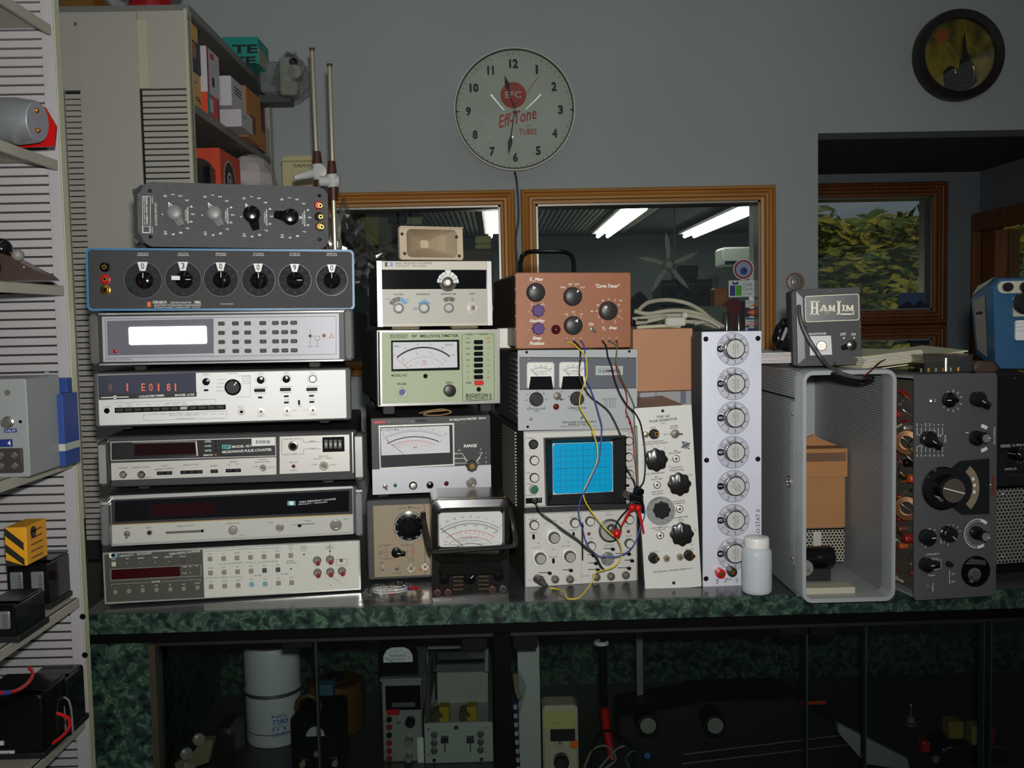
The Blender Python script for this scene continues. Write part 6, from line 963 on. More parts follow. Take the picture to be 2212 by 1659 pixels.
p.t('OUTPUT VOLTAGE', 1158, 883, 3.6, w=40, bold=.02); p.t('VDC', 1159, 887.5, 3.6, bold=.02); p.t('CURRENT LIMITER', 1246, 881.5, 3.6, w=40, bold=.02); p.t('VDC', 1247, 886, 3.2); p.t('REGULATED POWER SUPPLY', 1252.4, 911.6, 4, w=76, bold=.02); p.t('MODEL LK 344A FM', 1251, 916.5, 3.5, w=46, bold=.02); p.t('LAMBDA ELECTRONICS        MELVILLE, L.I., N.Y.', 1251, 920.5, 2.6, w=80)
p.t('MAX RATINGS', 1317, 861.7, 3.5, w=33)
for k, s_ in enumerate(('4.0A @ 40C', '3.5A @ 50C', '3.0A @ 60C', '2.5A @ 71C')): p.t(s_, 1317, 866.5+k*4.4, 3, w=28)
p.done()
# --- curve tracer
p = Panel('curve_tracer', 'copper brown home made curve tracer box with script lettering and a black handle', 'curve tracer', [(1112, 588), (1362, 589), (1364, 751.5), (1115.5, 753)], 1.655, 8, sy=1.5)
COP = M('copper_enamel', (146, 90, 58), .42, .1, .18, 1400, var=.03, vs=60); CDK = M('dark_brown_side', (62, 44, 40), .3, .3); p.case(.27, CDK, -2, -2, -1, -1, bev=.004); p.plate(COP, t=.006, bev=.002)
a, b = p.uv(1146, 588)[0], p.uv(1268, 588)[0]; zt = p.h; MB().tube([(a, .10, zt), (a, .10, zt+.022), (a+.003, .10, zt+.034), (a+.012, .10, zt+.0405), (a+.024, .10, zt+.042), (b-.024, .10, zt+.042), (b-.012, .10, zt+.0405), (b-.003, .10, zt+.034), (b, .10, zt+.022), (b, .10, zt)], .0042, BLK, 10).obj('handle', p.e)
SG = M('soft_grey_black', (44, 43, 43), .42)
for x, y, a, n0 in ((1160, 631, 125, 3), (1240, 640, 52, 4), (1317, 671, 140, 12), (1241, 703, 62, 3)):
    p.knob(x, y, 20, 17, SG, 'g', ang=None, mk=None); p.knob(x, y, 15, 21, SG, ang=None, mk=None) if 0 else None; X, Z = p.uv(x, y, 17*p.s); T = Matrix.Translation((X, -17*p.s, Z)) @ Matrix.Rotation(-R(a), 4, 'Y'); MB().prism([(8.5*p.s, -3.6*p.s), (15.5*p.s, 0), (8.5*p.s, 3.6*p.s)] if n0 != 4 else [(9*p.s, 0), (15.5*p.s, -2.6*p.s), (15.5*p.s, 2.6*p.s)], -.0006, 0, WHT, T).obj('pointer', p.e)
p.ticks(1160, 632, 24, 26, 245, 300, 2, 1, WHT); p.ticks(1239, 641, 24, 26.5, 48, 135, 4, 1, WHT); p.ticks(1241, 704, 23, 25.5, 52, 128, 3, 1, WHT); p.ticks(1315, 672, 23.5, 26, -55, 235, 11, 1, WHT)
for s_, x, y in (('0.1', 1149, 658), ('20 V', 1173, 658), ('NPN', 1216, 620.5), ('PNP', 1232, 613.7), ('N Ch', 1246, 613.5), ('P Ch', 1259, 620.5), ('2W', 1224, 679), ('1W', 1239, 674), ('.1W', 1255, 679), ('50', 1302, 648.5), ('1', 1315, 644), ('2', 1329, 647), ('Ma', 1341, 649), ('20', 1291, 659), ('10', 1289, 672), ('5', 1293, 685.5), ('2', 1303, 697), ('5', 1338, 659), ('1', 1341, 672), ('.2', 1338, 684), ('V', 1344, 688), ('.5', 1329, 697), ('Ma', 1279, 672.5)): p.t(s_, x, y, 3.4, WHT, bold=.01)
VIO = M('violet_knob', (74, 40, 110), .35)
for x, y in ((1164, 671), (1164, 710)): p.knob(x, y, 12.5, 13, VIO, 'f', mk=None); p.disc(x-22, y+2, .8, WHT)
p.led(1203, 712, 8, M('maroon_lens', (70, 14, 24), .12), 10); p.toggle(1279, 711, 6, 300, 7)
def scr(s_, x, y, h, w): p.t(s_, x, y, h, WHT, w=w, sh=.35, bold=.025)
scr('E', 1147, 602.5, 7, 6); scr('c', 1152, 607, 4, 3); scr('Max', 1164.5, 603, 6.5, 19); scr('"Curve Tracer"', 1313, 617.5, 8, 53); scr('Stability', 1160.5, 693.5, 8, 34); scr('Step', 1160, 731, 8.5, 20); scr('Position', 1159.5, 741.5, 7.5, 32); scr('On', 1277, 700, 6.5, 11); scr('V', 1304, 708.5, 7, 5); scr('g', 1307, 712, 5, 3); scr('Step', 1324, 708.7, 8, 18)
JX = [(1224, 737), (1239.7, 737), (1255, 737), (1301.8, 736.7), (1316.5, 736.5), (1331.6, 736.5)]
for (x, y), s_ in zip(JX, 'VGHCBE'): p.jack(x, y, 3.2, STEEL, 4, hr=.55); p.t(s_, x, y-6.5, 3, WHT)
for y in range(11): MB().box(-p.w/2-.0006, -p.w/2+.0004, -.0005, .0008, .02+y*.011, .023+y*.011, STEEL).obj('edge_chip', p.e) if y % 2 else None
p.done(); CTP = p
mb = MB().box(-.02, .02, 0, .025, 0, .035, M('pale_spacer', (182, 180, 168), .4), .002)
o = single(mb, 'spacer_block', 'small pale metal block under the left edge of the curve tracer', 'block', base=(0, 0, 0)); q_ = at(1098, 752, 1.74); o.location = (q_.x, 1.74, q_.z)
# ================================================================ leads
def lead(name, label, pts, mat, r=.0011):
    return single(MB().tube([at(x, y, Y) for x, y, Y in pts], r, mat, 6, 6), name, label, 'wire')
def G(L_): return [(1060+x*.25316, 520+y*.25316, Y) for x, y, Y in L_]
def H(L_): return [(1050+x*.24105, 910+y*.24105, Y) for x, y, Y in L_]
YW = M('yellow_wire', (214, 190, 40), .4); BW_ = M('blue_wire', (70, 80, 160), .4); KW_ = M('black_wire', (14, 14, 15), .35); RW_ = M('red_wire', (150, 30, 44), .4); GW_ = M('green_wire', (70, 120, 80), .4); A_ = 1.63; B_ = 1.60
lead('yellow_lead', 'yellow test lead running from the curve tracer down to the oscilloscope input', G([(648, 860, 1.648), (690, 875, 1.64), (745, 915, A_), (800, 975, A_), (820, 1050, 1.625), (818, 1160, 1.625), (785, 1260, 1.62), (762, 1340, 1.61), (762, 1420, 1.60), (800, 1490, B_), (855, 1580, B_), (885, 1650, B_)])+H([(950, 90, B_), (985, 180, B_), (1000, 300, B_), (985, 390, B_), (930, 510, B_), (890, 590, B_), (872, 650, B_), (895, 730, B_), (960, 830, B_), (1050, 940, 1.585), (1120, 1010, 1.58), (1180, 1060, 1.59), (1215, 1160, B_), (1200, 1240, B_), (1150, 1300, B_), (1070, 1330, B_), (985, 1358, 1.605), (955, 1430, 1.60), (900, 1510, 1.585), (840, 1575, 1.565), (780, 1593, 1.558), (725, 1583, 1.562), (705, 1535, 1.585), (640, 1505, 1.61), (570, 1495, 1.612)]), YW)
lead('blue_lead', 'blue test lead running from the curve tracer past the blue screen', G([(770, 860, 1.648), (790, 880, 1.64), (803, 930, A_), (803, 1040, 1.635), (812, 1180, 1.63), (850, 1260, 1.62), (890, 1370, 1.61), (925, 1490, B_), (948, 1580, B_), (948, 1650, B_)])+H([(1038, 60, B_), (1030, 180, 1.595), (1015, 330, 1.595), (975, 430, 1.595), (925, 540, 1.595), (870, 650, 1.595), (840, 730, B_), (830, 810, B_), (845, 900, B_), (865, 960, 1.61), (890, 1060, 1.61), (930, 1140, 1.605), (1010, 1205, B_), (1090, 1215, 1.60), (1200, 1205, 1.60), (1290, 1150, 1.6), (1350, 1060, 1.6), (1375, 970, 1.6), (1420, 850, 1.6), (1415, 760, 1.6), (1390, 700, 1.6)]), BW_)
lead('black_lead', 'short black lead plugged in beside the yellow one on the curve tracer', G([(710, 860, 1.648), (735, 880, 1.64), (762, 920, A_), (765, 1000, 1.635), (757, 1080, 1.63), (758, 1150, 1.63), (785, 1230, 1.63), (850, 1330, 1.63), (930, 1390, 1.63), (1000, 1450, 1.63), (1050, 1530, 1.63), (1105, 1650, 1.63)])+H([(1200, 120, 1.63)]), KW_, .0013)
lead('black_lead', 'long black lead hanging from the right hand sockets of the curve tracer', G([(955, 860, 1.648), (985, 900, 1.64), (1000, 990, 1.635), (1030, 1070, 1.63), (1055, 1180, 1.625), (1100, 1300, 1.62), (1160, 1400, 1.62), (1230, 1470, 1.61), (1275, 1550, 1.60), (1295, 1640, 1.60)])+H([(1400, 90, 1.59), (1420, 220, 1.58), (1428, 380, 1.58), (1415, 530, 1.58), (1380, 590, 1.59)]), KW_, .0013)
lead('red_lead', 'thin dark red lead hanging beside the nameplate of the power supply', G([(1075, 860, 1.648), (1082, 890, 1.64), (1070, 980, 1.64), (1072, 1080, 1.635), (1100, 1170, 1.63), (1150, 1270, 1.62), (1165, 1370, 1.62), (1155, 1450, 1.62), (1190, 1540, 1.62), (1215, 1640, 1.61)])+H([(1320, 60, 1.60), (1328, 250, 1.60), (1345, 420, 1.60), (1355, 560, 1.60), (1350, 620, 1.60)]), RW_, .0009)
lead('green_lead', 'thin green lead hanging from the right hand sockets of the curve tracer', G([(1013, 858, 1.648), (1060, 880, 1.64), (1078, 920, 1.635), (1075, 1040, 1.63), (1110, 1150, 1.63), (1160, 1260, 1.63), (1215, 1380, 1.63), (1235, 1470, 1.62), (1235, 1580, 1.62)])+H([(1350, 60, 1.60), (1358, 300, 1.60), (1362, 500, 1.60), (1365, 610, 1.60)]), GW_, .0009)
lead('probe_cable', 'grey and black probe cable sweeping across the lower oscilloscope panel', H([(400, 715, 1.61), (450, 740, 1.595), (470, 800, 1.595), (530, 860, 1.595), (610, 910, 1.59), (680, 970, 1.59), (770, 1030, 1.59), (840, 1080, 1.59), (890, 1130, 1.59), (960, 1180, 1.59), (1000, 1240, 1.59), (1030, 1300, 1.6), (1060, 1330, 1.60)]), KW_, .0014); single(MB().tube([at(*q) for q in H([(485, 815, 1.593), (560, 868, 1.59), (640, 930, 1.588), (740, 1000, 1.588), (830, 1062, 1.588), (900, 1125, 1.588), (960, 1165, 1.588)])], .0009, DULL, 6, 6), 'grey_lead', 'thin grey lead lying along the black probe cable', 'wire')
lead('black_lead', 'black lead curling over the right edge knobs of the oscilloscope', H([(1245, 370, 1.61), (1265, 430, 1.605), (1310, 500, 1.60), (1335, 560, 1.60), (1340, 620, 1.60)]), KW_); lead('black_lead', 'black lead from the clip bundle to the big time base knob', H([(1300, 700, 1.60), (1280, 770, 1.59), (1220, 840, 1.58), (1175, 900, 1.58), (1160, 950, 1.58)]), KW_)
DNK = M('dark_nickel', (130, 124, 118), .3, .8); a = [at(*q) for q in H([(1243, 650, 1.61), (1300, 672, 1.60), (1395, 700, 1.59)])]; q = MB().tube(a[:2], .0058, DNK, 12); q.tube(a[1:], .0066, BLK, 12); single(q, 'clip_connector', 'nickel and black coax adapter with the red clips hanging from it', 'connector')
q = MB().tube([at(*t_) for t_ in H([(1350, 610, 1.60), (1385, 640, 1.59)])], .007, BLK, 10); q.tube([at(*t_) for t_ in H([(1385, 690, 1.59), (1400, 760, 1.59), (1405, 820, 1.59)])], [.004, .003, .0025], BLK, 8); single(q, 'black_clip', 'black test clip by the right edge of the oscilloscope', 'clip')
def clip(label, c, tip, r=.0058):
    a = at(*c); b = at(*tip); e = empty('red_clip', label, 'clip', a, 'red test clips at the oscilloscope'); MB().ball((0, 0, 0), r, REDP, n=16, k=10).obj('boot', e); MB().tube([(0, 0, 0), (b-a)*.55, b-a], [.003, .0022, .0014], REDP, 8).obj('nose', e)
clip('left red test clip pointing down left at the big knob', *H([(1307, 772, 1.59), (1215, 935, 1.59)])); clip('right red test clip pointing down right beside the oscilloscope', *H([(1362, 776, 1.588), (1415, 1005, 1.585)])); clip('small red clip resting on the big time base knob', *H([(1170, 1005, 1.585), (1160, 1040, 1.59)]), r=.0075)
a = [at(*q) for q in H([(455, 1410, 1.635), (490, 1425, 1.625), (500, 1440, 1.62), (545, 1475, 1.612)])]; q = MB().tube(a[:2], .0075, DNK, 14); q.tube(a[1:3], .0065, DNK, 14); q.tube(a[2:], [.0055, .003], M('grey_boot', (70, 68, 66), .5), 10); single(q, 'coax_plug', 'nickel coax plug with grey boot on the left oscilloscope input', 'plug')
# ================================================================ right of the oscilloscope
p = Panel('pulse_generator', 'narrow white pulse generator plug in leaning left beside the oscilloscope', 'pulse generator', [(1371, 881), (1492.5, 875), (1517, 1267), (1393, 1276.5)], 1.615, 6, sr=6)
WPN = M('white_front_paint', (204, 203, 196), .45); p.case(.26, M('plugin_frame', (120, 120, 116), .4, .5), -6, -6, -3, -3); p.plate(WPN)
p.t('TYPE 163', 1431.8, 900, 5.5, w=28, bold=.02, rot=2); p.t('PULSE GENERATOR', 1433, 907.6, 5.5, w=59, bold=.02, rot=2); p.t('SERIAL', 1433, 914.5, 2.6); p.screw(1431.8, 887.7, 3.3, BLKM); p.screw(1455.8, 1259.6, 3.6, BLKM)
FB = M('fluted_black', (30, 28, 27), .25)
def fk(x, y, r_, ang=90, **k): p.knob(x, y, r_, 13, FB, 'f', ang=ang, mk=WHT, **k)
def sock(x, y): p.lathe(x, y, [(8, 0), (8, 3), (6.5, 4)], STEEL, 'socket_ring', 24); p.lathe(x, y, [(6, 4.1), (6, 4.6)], WPL, 'socket_face', 20); p.lathe(x, y, [(3, 4.8), (3, 5.4)], M('socket_red', (110, 60, 56), .4), 'socket_hole', 14)
p.post(1396, 939, 6, DULL, 12); p.lathe(1415, 939, [(11, 0), (11, 3), (9, 4), (9, 14)], FB, 'input_post', 22); p.jack(1419, 938, 5, BRASS, 17); p.toggle(1458, 937, 10, 0, 13)
p.disc(1481.5, 962, 7.5, M('print_grey', (110, 115, 125), .5)); p.line([(1472, 967), (1491, 957)], 2.2, INK, 2); p.disc(1475, 955.5, 2.2, INK, 2); p.disc(1488, 969, 1.6, INK, 2)
fk(1418, 994, 23.5, 100); p.ring([str(k) for k in range(1, 11)], 1418, 994, 31, 215, -25, 3.4, rot=0); sock(1461, 991); fk(1468.5, 1046.5, 23.5, 90); sock(1419.8, 1047.9); MB and p.lathe(1427.5, 1104, [(31, 0), (31, 2)], ACR, 'dial_disc', 40); p.ring([str(k) for k in range(2, 12)], 1427.5, 1104, 26, 170, -80, 3.6, rot=0, L=8); fk(1430.4, 1102.8, 17.5, None); sock(1468.6, 1100); fk(1473.8, 1155, 24, 90); sock(1426.5, 1157)
p.ring(['1', '10', '100', '1000'], 1468, 1046, 31, 150, 40, 3.2, rot=0); p.ring(['5', '10', '15', '20', '25'], 1473, 1155, 31, 215, -45, 3.2, rot=0)
p.lathe(1413, 1208, [(11, 0), (11, 3), (9.5, 4), (9.5, 14)], FB, 'output_post', 22); p.jack(1421, 1208, 5, M('post_tip', (120, 110, 80), .3, .6), 16); p.post(1441, 1207, 6.5, DULL, 14); p.post(1470, 1204, 6.5, DULL, 14); p.lathe(1490, 1202, [(11, 0), (11, 3), (9.5, 4), (9.5, 14)], FB, 'output_post', 22); p.jack(1498, 1202, 5, BRASS, 16)
for s_, x, y in (('INPUT', 1411, 924), ('TRIGGER', 1456, 920), ('SELECTOR', 1456, 924.5), ('EXT TRIG', 1443, 938), ('OUTPUT PULSE DELAY', 1413, 954), ('FUNCTION OF EXT TRIGGER', 1415, 958.5), ('MIN', 1460, 974), ('DELAY LIMIT', 1459, 978.5), ('PULSE WIDTH', 1461, 1009.5), ('MICROSECONDS', 1461, 1015), ('POS. TRIGGER BIAS', 1416, 1022.5), ('MIN', 1418, 1030.5), ('DELAY LIMIT', 1419, 1035), ('PULSE WIDTH', 1420, 1062), ('MULTIPLIER', 1421, 1067), ('PULSE WIDTH', 1467, 1082.5), ('CALIBRATOR', 1468, 1087), ('PULSE AMPLITUDE', 1469, 1117.5), ('VOLTS', 1469.5, 1123), ('PULSE AMPLITUDE', 1425, 1139.5), ('CALIBRATOR', 1426, 1144.5), ('PULSE OUT', 1413, 1192.5), ('GATE OUT', 1489, 1187)): p.t(s_, x, y, 3, INK, w=len(s_)*2.3, rot=2, bold=.02)
p.t('TEKTRONIX, INC., PORTLAND, OREGON, U.S.A.', 1453.5, 1232, 3.8, w=85, rot=2, bold=.02); p.done()
# --- decade resistance standing on end
p = Panel('decade_resistance', 'tall brushed aluminium decade resistance panel standing on end with seven clear dials', 'resistance box', [(1516.5, 717), (1645, 714.7), (1645.5, 1263.5), (1518, 1268)], 1.62, 2)
BAL = M('blasted_aluminium', (222, 224, 234), .42, .35, .08, 700, anis=(1, 1, .06)); p.case(.065, M('slate_case', (74, 78, 80), .5), 0, 0, 0, 0); p.plate(BAL, t=.003)
CAPW = M('cap_silver', (196, 196, 192), .4, .2); CLR = glass_mat('clear_dial', (.97, .97, .97), .05, .05)
for k, (cx, cy) in enumerate(((1589, 753.7), (1589.5, 828.9), (1589.5, 902.8), (1589.5, 977), (1590, 1050.5), (1589.5, 1124), (1589.5, 1196.4))):
    dx = cx-5.5; d0 = 0 if k != 4 else 1; s_ = p.s; o, X, Z, hh = p.lathe(dx, cy, [(34.5, 1), (34.5, 3)], CLR, 'dial_disc', 44)
    q = MB()
    for j in range(1, 11): a = R(180+j*32.7); q.text(str(j), (X+math.cos(a)*28*s_, Z+math.sin(a)*28*s_), 8*s_, M('engraved_grey', (84, 84, 88), .5), None, -3.4*s_, rot=math.degrees(a)+90 if j > 5 else math.degrees(a)+90)
    for j in range(48): a0, a1 = R(j*7.5), R(j*7.5+7.5); q.add([(X+math.cos(a)*r_*s_, -3.3*s_, Z+math.sin(a)*r_*s_) for a, r_ in ((a0, 34), (a1, 34), (a1, 34.8), (a0, 34.8))], [(0, 1, 2, 3)], MC['engraved_grey'])
    q.obj('dial_digits', o); p.disc(1556.5, cy, 7.5, BLK, 1); q = MB(); X2, Z2 = p.uv(1556.5, cy, .003); q.text(str(d0), (X2, Z2), 8*s_, WHT, None, -3.6*s_, rot=90); q.obj('window_digit', o)
    m = CLR if 0 else M('chromed_hub', (190, 186, 190), .25, .85); o = p.lathe(cx-1, cy, [(23, 3), (22, 8), (20.5, 9), (20.5, 18)], m, 'hub', 36)[0]; p.lathe(cx, cy, [(20.5, 18), (20.5, 20)], BLK, 'knob_ring', 36); X3, Z3 = p.uv(cx, cy, 20.5*s_); MB().lathe([(18.6*s_, 0), (18.6*s_, .8*s_)], CAPW, (X3, -20*s_, Z3), n=36).obj('knob_cap', p.e)
    q = MB(); rr_ = -50 if k == 4 else 90; T = Matrix.Translation((X3, -20.9*s_, Z3)) @ Matrix.Rotation(-R(rr_), 4, 'Y'); q.box(-18*s_, 18*s_, -.0001, 0, -.35*s_, .35*s_, INK, 0, T); q.text('OHMS MAX' if k % 2 else '.1 A MAX', (0, -4.5*s_), 3.4*s_, INK, 21*s_, -.0001, T=T); q.text('1K / STEP' if k % 2 else '10 / STEP', (0, 4.5*s_), 3.4*s_, INK, 21*s_, -.0001, T=T); q.obj('cap_print', p.e)
for x, y in ((1525.5, 732.5), (1638, 731), (1527, 994.5), (1638, 992), (1525.9, 1250.7)): p.lathe(x, y, [(5.5, 0), (5.5, 1), (3.5, 3)], M('plum_screw', (34, 24, 30), .25, .4), 'screw', 16)
p.post(1558, 1240, 10, REDP, 20, BRASS); p.post(1583, 1236.5, 10, M('smoked_post', (40, 38, 38), .3), 20, BRASS); p.t('HI', 1549.5, 1256, 5, w=9, rot=90, bold=.02); p.t('LO', 1591.5, 1254, 5, w=9, rot=90, bold=.02); p.line([(1561, 1247), (1567, 1253), (1570, 1248), (1574, 1254), (1577, 1250), (1582, 1252)], 1, INK); p.line([(1565, 1259), (1570, 1253)], 1.4, INK); p.t('DECADE-T-O-STAT II', 1637.5, 1150, 9, w=142, rot=90, bold=.01) if 0 else p.t('T-O-STAT II', 1637.5, 1132, 9, w=62, rot=90); p.done()
# --- white bottle
b0 = atz(1635, 1279, .951); s_ = b0.y/F*1.02; prof = [(28, 0), (31, 3), (32, 10), (32, 84), (31, 92), (26, 99), (23, 101), (23, 106)]; e = empty('pill_bottle', 'white translucent plastic bottle with a ribbed white screw cap on the counter', 'bottle', b0)
PE = M('milky_plastic', (196, 202, 206), .35, trans=.12); MB().lathe([(a*s_, b*s_) for a, b in prof], PE, (0, 0, 0), (0, 0, 1), n=40).obj('bottle_body', e, sharp=60); MB().lathe([(26.5*s_, 100*s_), (26.5*s_, 117*s_), (25.5*s_, 120*s_), (24*s_, 121*s_)], WPL, (0, 0, 0), (0, 0, 1), n=80, lob=40, amp=.01).obj('screw_cap', e)
# --- cartons behind, cables on top
def wbox(name, label, cat, q4, Y, d, mat, extra=None):
    pp = Panel(name, label, cat, q4, Y, 3, sr=1); MB().box(-pp.w/2, pp.w/2, 0, d, 0, pp.h, mat, .002).obj('box_body', pp.e)
    if extra: extra(pp)
    pp.done('print'); return pp
TANC = M('tan_carton', (190, 138, 104), .75, var=.03, vs=15)
wbox('shipping_carton', 'plain tan cardboard carton behind the pulse generator with cables on top', 'box', [(1368, 712.5), (1497, 708), (1497, 842), (1368, 847)], 1.86, .32, TANC)
wbox('white_carton', 'white taped carton under the tan carton, mostly hidden', 'box', [(1384, 849), (1500, 843), (1500, 1020), (1384, 1029)], 1.86, .32, M('bluish_white_card', (170, 170, 172), .6), lambda q: (q.rect(1416, 846, 1418, 875, GREY), q.rect(1470, 845, 1482, 872, M('tape_grey', (120, 122, 136), .4))))
CBG = M('grey_cable', (170, 166, 146), .45); E = empty('coiled_cable', 'bundle of coiled light grey cables lying on top of the tan carton', 'cable', at(1460, 706, 2.0))
def loop(L_, r=.0042, m=CBG): MB().tube([at(x, y, Y)-E.location for x, y, Y in L_], r, m, 8, 6).obj('cable_loop', E)
loop([(1370, 672, 1.95), (1400, 678, 1.95), (1440, 672, 1.95), (1480, 672, 1.95), (1520, 682, 1.95), (1560, 704, 1.97)]); loop([(1378, 672, 2.0), (1400, 654, 2.02), (1440, 648, 2.04), (1480, 654, 2.04), (1510, 668, 2.02), (1535, 688, 2.0), (1563, 706, 2.0)]); loop([(1366, 690, 1.93), (1400, 686, 1.93), (1440, 682, 1.93), (1490, 682, 1.93), (1530, 692, 1.93), (1555, 706, 1.93)]); loop([(1368, 698, 1.92), (1395, 695, 1.92), (1425, 688, 1.92), (1440, 684, 1.93)]); loop([(1376, 708, 1.91), (1400, 706, 1.91), (1440, 704, 1.91), (1470, 705, 1.91)], .0035, M('cream_cable', (190, 188, 160), .45)); loop([(1385, 704, 1.96), (1410, 692, 1.98), (1440, 690, 1.98), (1475, 694, 1.98), (1520, 698, 1.97), (1550, 707, 1.96)]); loop([(1500, 700, 1.95), (1520, 696, 1.95), (1545, 700, 1.95), (1556, 708, 1.95)], .0035)
def bx(x0, y0, x1, y1, Y, d, m, nm): a = at(x0, y1, Y)-E.location; b = at(x1, y0, Y)-E.location; MB().box(a.x, b.x, a.y, a.y+d, a.z, b.z, m, .003).obj(nm, E)
bx(1438, 685, 1482, 705, 1.90, .02, M('plug_grey', (184, 182, 170), .4), 'cable_plug'); bx(1474, 675, 1487, 688, 1.91, .02, MC['plug_grey'], 'cable_plug'); bx(1366, 690, 1374, 706, 1.905, .015, BLKM, 'cable_plug'); bx(1376, 688, 1400, 694, 1.905, .01, DULL, 'cable_plug')
for x in (1570, 1596): single(MB().lathe([(.017, 0), (.017, .05), (.015, .058), (.005, .064)], FILM, at(x, 714, 3.45), (0, 0, 1), n=18, cap=False), 'radio_tube', 'clear glass tube standing behind the tall aluminium panel, %s one' % ('left' if x < 1580 else 'right'), 'tube')
# ---------------------------------------------------------------- grey perforated cabinet
def perf(name, rgb, hole, pitch, plane, rad=.32, rough=.45, metal=.2):
    m = bpy.data.materials.new(name); m.use_nodes = True; nt = m.node_tree; b = nt.nodes['Principled BSDF']; b.inputs['Roughness'].default_value = rough; b.inputs['Metallic'].default_value = metal
    tc = nt.nodes.new('ShaderNodeTexCoord'); sx = nt.nodes.new('ShaderNodeSeparateXYZ'); nt.links.new(tc.outputs['Object'], sx.inputs[0])
    def mth(op, a, b_=None, c=None):
        n = nt.nodes.new('ShaderNodeMath'); n.operation = op
        for i_, v in enumerate((a, b_, c)):
            if v is None: continue
            if isinstance(v, (int, float)): n.inputs[i_].default_value = v
            else: nt.links.new(v, n.inputs[i_])
        return n.outputs[0]
    u, v = sx.outputs['XYZ'.index(plane[0])], sx.outputs['XYZ'.index(plane[1])]
    u, v = mth('DIVIDE', u, pitch), mth('DIVIDE', v, pitch*.866); row = mth('FLOOR', v); odd = mth('MULTIPLY', mth('PINGPONG', row, 1.0), .5); fu = mth('SUBTRACT', mth('FRACT', mth('ADD', mth('ADD', u, odd), 100.0)), .5); fv = mth('MULTIPLY', mth('SUBTRACT', mth('FRACT', mth('ADD', v, 100.0)), .5), .866)
    d = mth('SQRT', mth('ADD', mth('MULTIPLY', fu, fu), mth('MULTIPLY', fv, fv))); k = mth('LESS_THAN', d, rad); mx = nt.nodes.new('ShaderNodeMix'); mx.data_type = 'RGBA'; nt.links.new(k, mx.inputs[0]); mx.inputs[6].default_value = lin(rgb)+(1,); mx.inputs[7].default_value = lin(hole)+(1,); nt.links.new(mx.outputs[2], b.inputs['Base Color']); return m
p = Panel('perforated_cabinet', 'empty grey perforated metal cabinet open at the front, overhanging the counter edge', 'cabinet', [(1730, 799.5), (1939, 797.5), (1932.5, 1298), (1733, 1304)], 1.515, 0)
w, h = p.w/2, p.h; GC = M('grey_cabinet_paint', (158, 162, 162), .42, .1); PS = perf('perforated_side', (172, 176, 178), (40, 42, 44), .0046, 'YZ', .30); PT = perf('perforated_top', (172, 176, 178), (40, 42, 44), .0046, 'XY', .30); D = .375; t_ = .008
o_ = rrect(-w, w, 0, h, .016, 5); i_ = rrect(-w+t_, w-t_, t_, h-t_, .010, 5); n_ = len(o_)
mb = MB(); lay = [([(x, z) for x, z in o_], .034), (o_, .003), ([(x*.985, h/2+(z-h/2)*.995) for x, z in o_], -.002), ([(x*1.02, h/2+(z-h/2)*1.004) for x, z in i_], -.002), (i_, .003), (i_, .034)]; vs = [(x, y, z) for P_, y in lay for x, z in P_]; mb.add(vs, [(k*n_+j, k*n_+(j+1) % n_, (k+1)*n_+(j+1) % n_, (k+1)*n_+j) for k in range(5) for j in range(n_)], GC); mb.obj('front_rim', p.e, sharp=50)
MB().box(-w+.003, -w+.005, .03, D, .004, h-.004, PS).obj('left_side', p.e); MB().box(w-.005, w-.003, .03, D, .004, h-.004, PS).obj('right_side', p.e); MB().box(-w+.005, w-.005, .03, D, h-.005, h-.003, PT).obj('top_sheet', p.e); MB().box(-w+.005, w-.005, .03, D, .003, .005, GC).obj('bottom_sheet', p.e)
MB().box(-w+.0005, -w+.003, .03, D, h*.87, h*.875, HOLE).obj('seam', p.e); MB().box(-w+.0, -w+.003, .035, .055, .05, h*.86, GC, .001).obj('door_edge', p.e); mb = MB(); mb.box(-w+.003, w-.003, D-.012, D, .004, .03, GC); mb.box(-w+.003, -w+.03, D-.012, D, .03, h-.01, GC); mb.box(w-.03, w-.003, D-.012, D, .03, h-.01, GC); mb.box(-w+.003, w-.003, D-.012, D, h-.03, h-.004, GC); mb.obj('back_frame', p.e)

for y, z in ((.045, h*.86-.02), (.045, .06)): MB().lathe([(.004, 0), (.003, .002)], STEEL, (-w, y, z), (-1, 0, 0), n=12).obj('screw', p.e)
MB().lathe([(.0095, -.002), (.0095, .003), (.0075, .003), (.007, .0)], STEEL, (-w+.001, .062, h*.50), (-1, 0, 0), n=20, cap=False).obj('lock_ring', p.e); MB().lathe([(.007, 0), (.007, .001)], M('lock_hole', (90, 60, 46), .6), (-w+.001, .062, h*.50), (-1, 0, 0), n=16).obj('lock_hole', p.e)
MB().box(-w+.01, w*.25, .02, .05, .008, .018, M('putty_bar', (176, 172, 150), .5), .001).obj('sill_bracket', p.e)
cabM = p
def inside(x0, y0, x1, y1, Y): a = at(x0, y1, Y); b = at(x1, y0, Y); return a, b
a, b = inside(1722, 968, 1826, 1141, 1.70); e = empty('brown_carton', 'brown cardboard carton with torn tape seen inside the perforated cabinet', 'box', Vector(((a.x+b.x)/2, 1.70, a.z))); hw, hh = (b.x-a.x)/2, b.z-a.z; KR = M('kraft_brown', (160, 114, 70), .75, var=.05, vs=18)
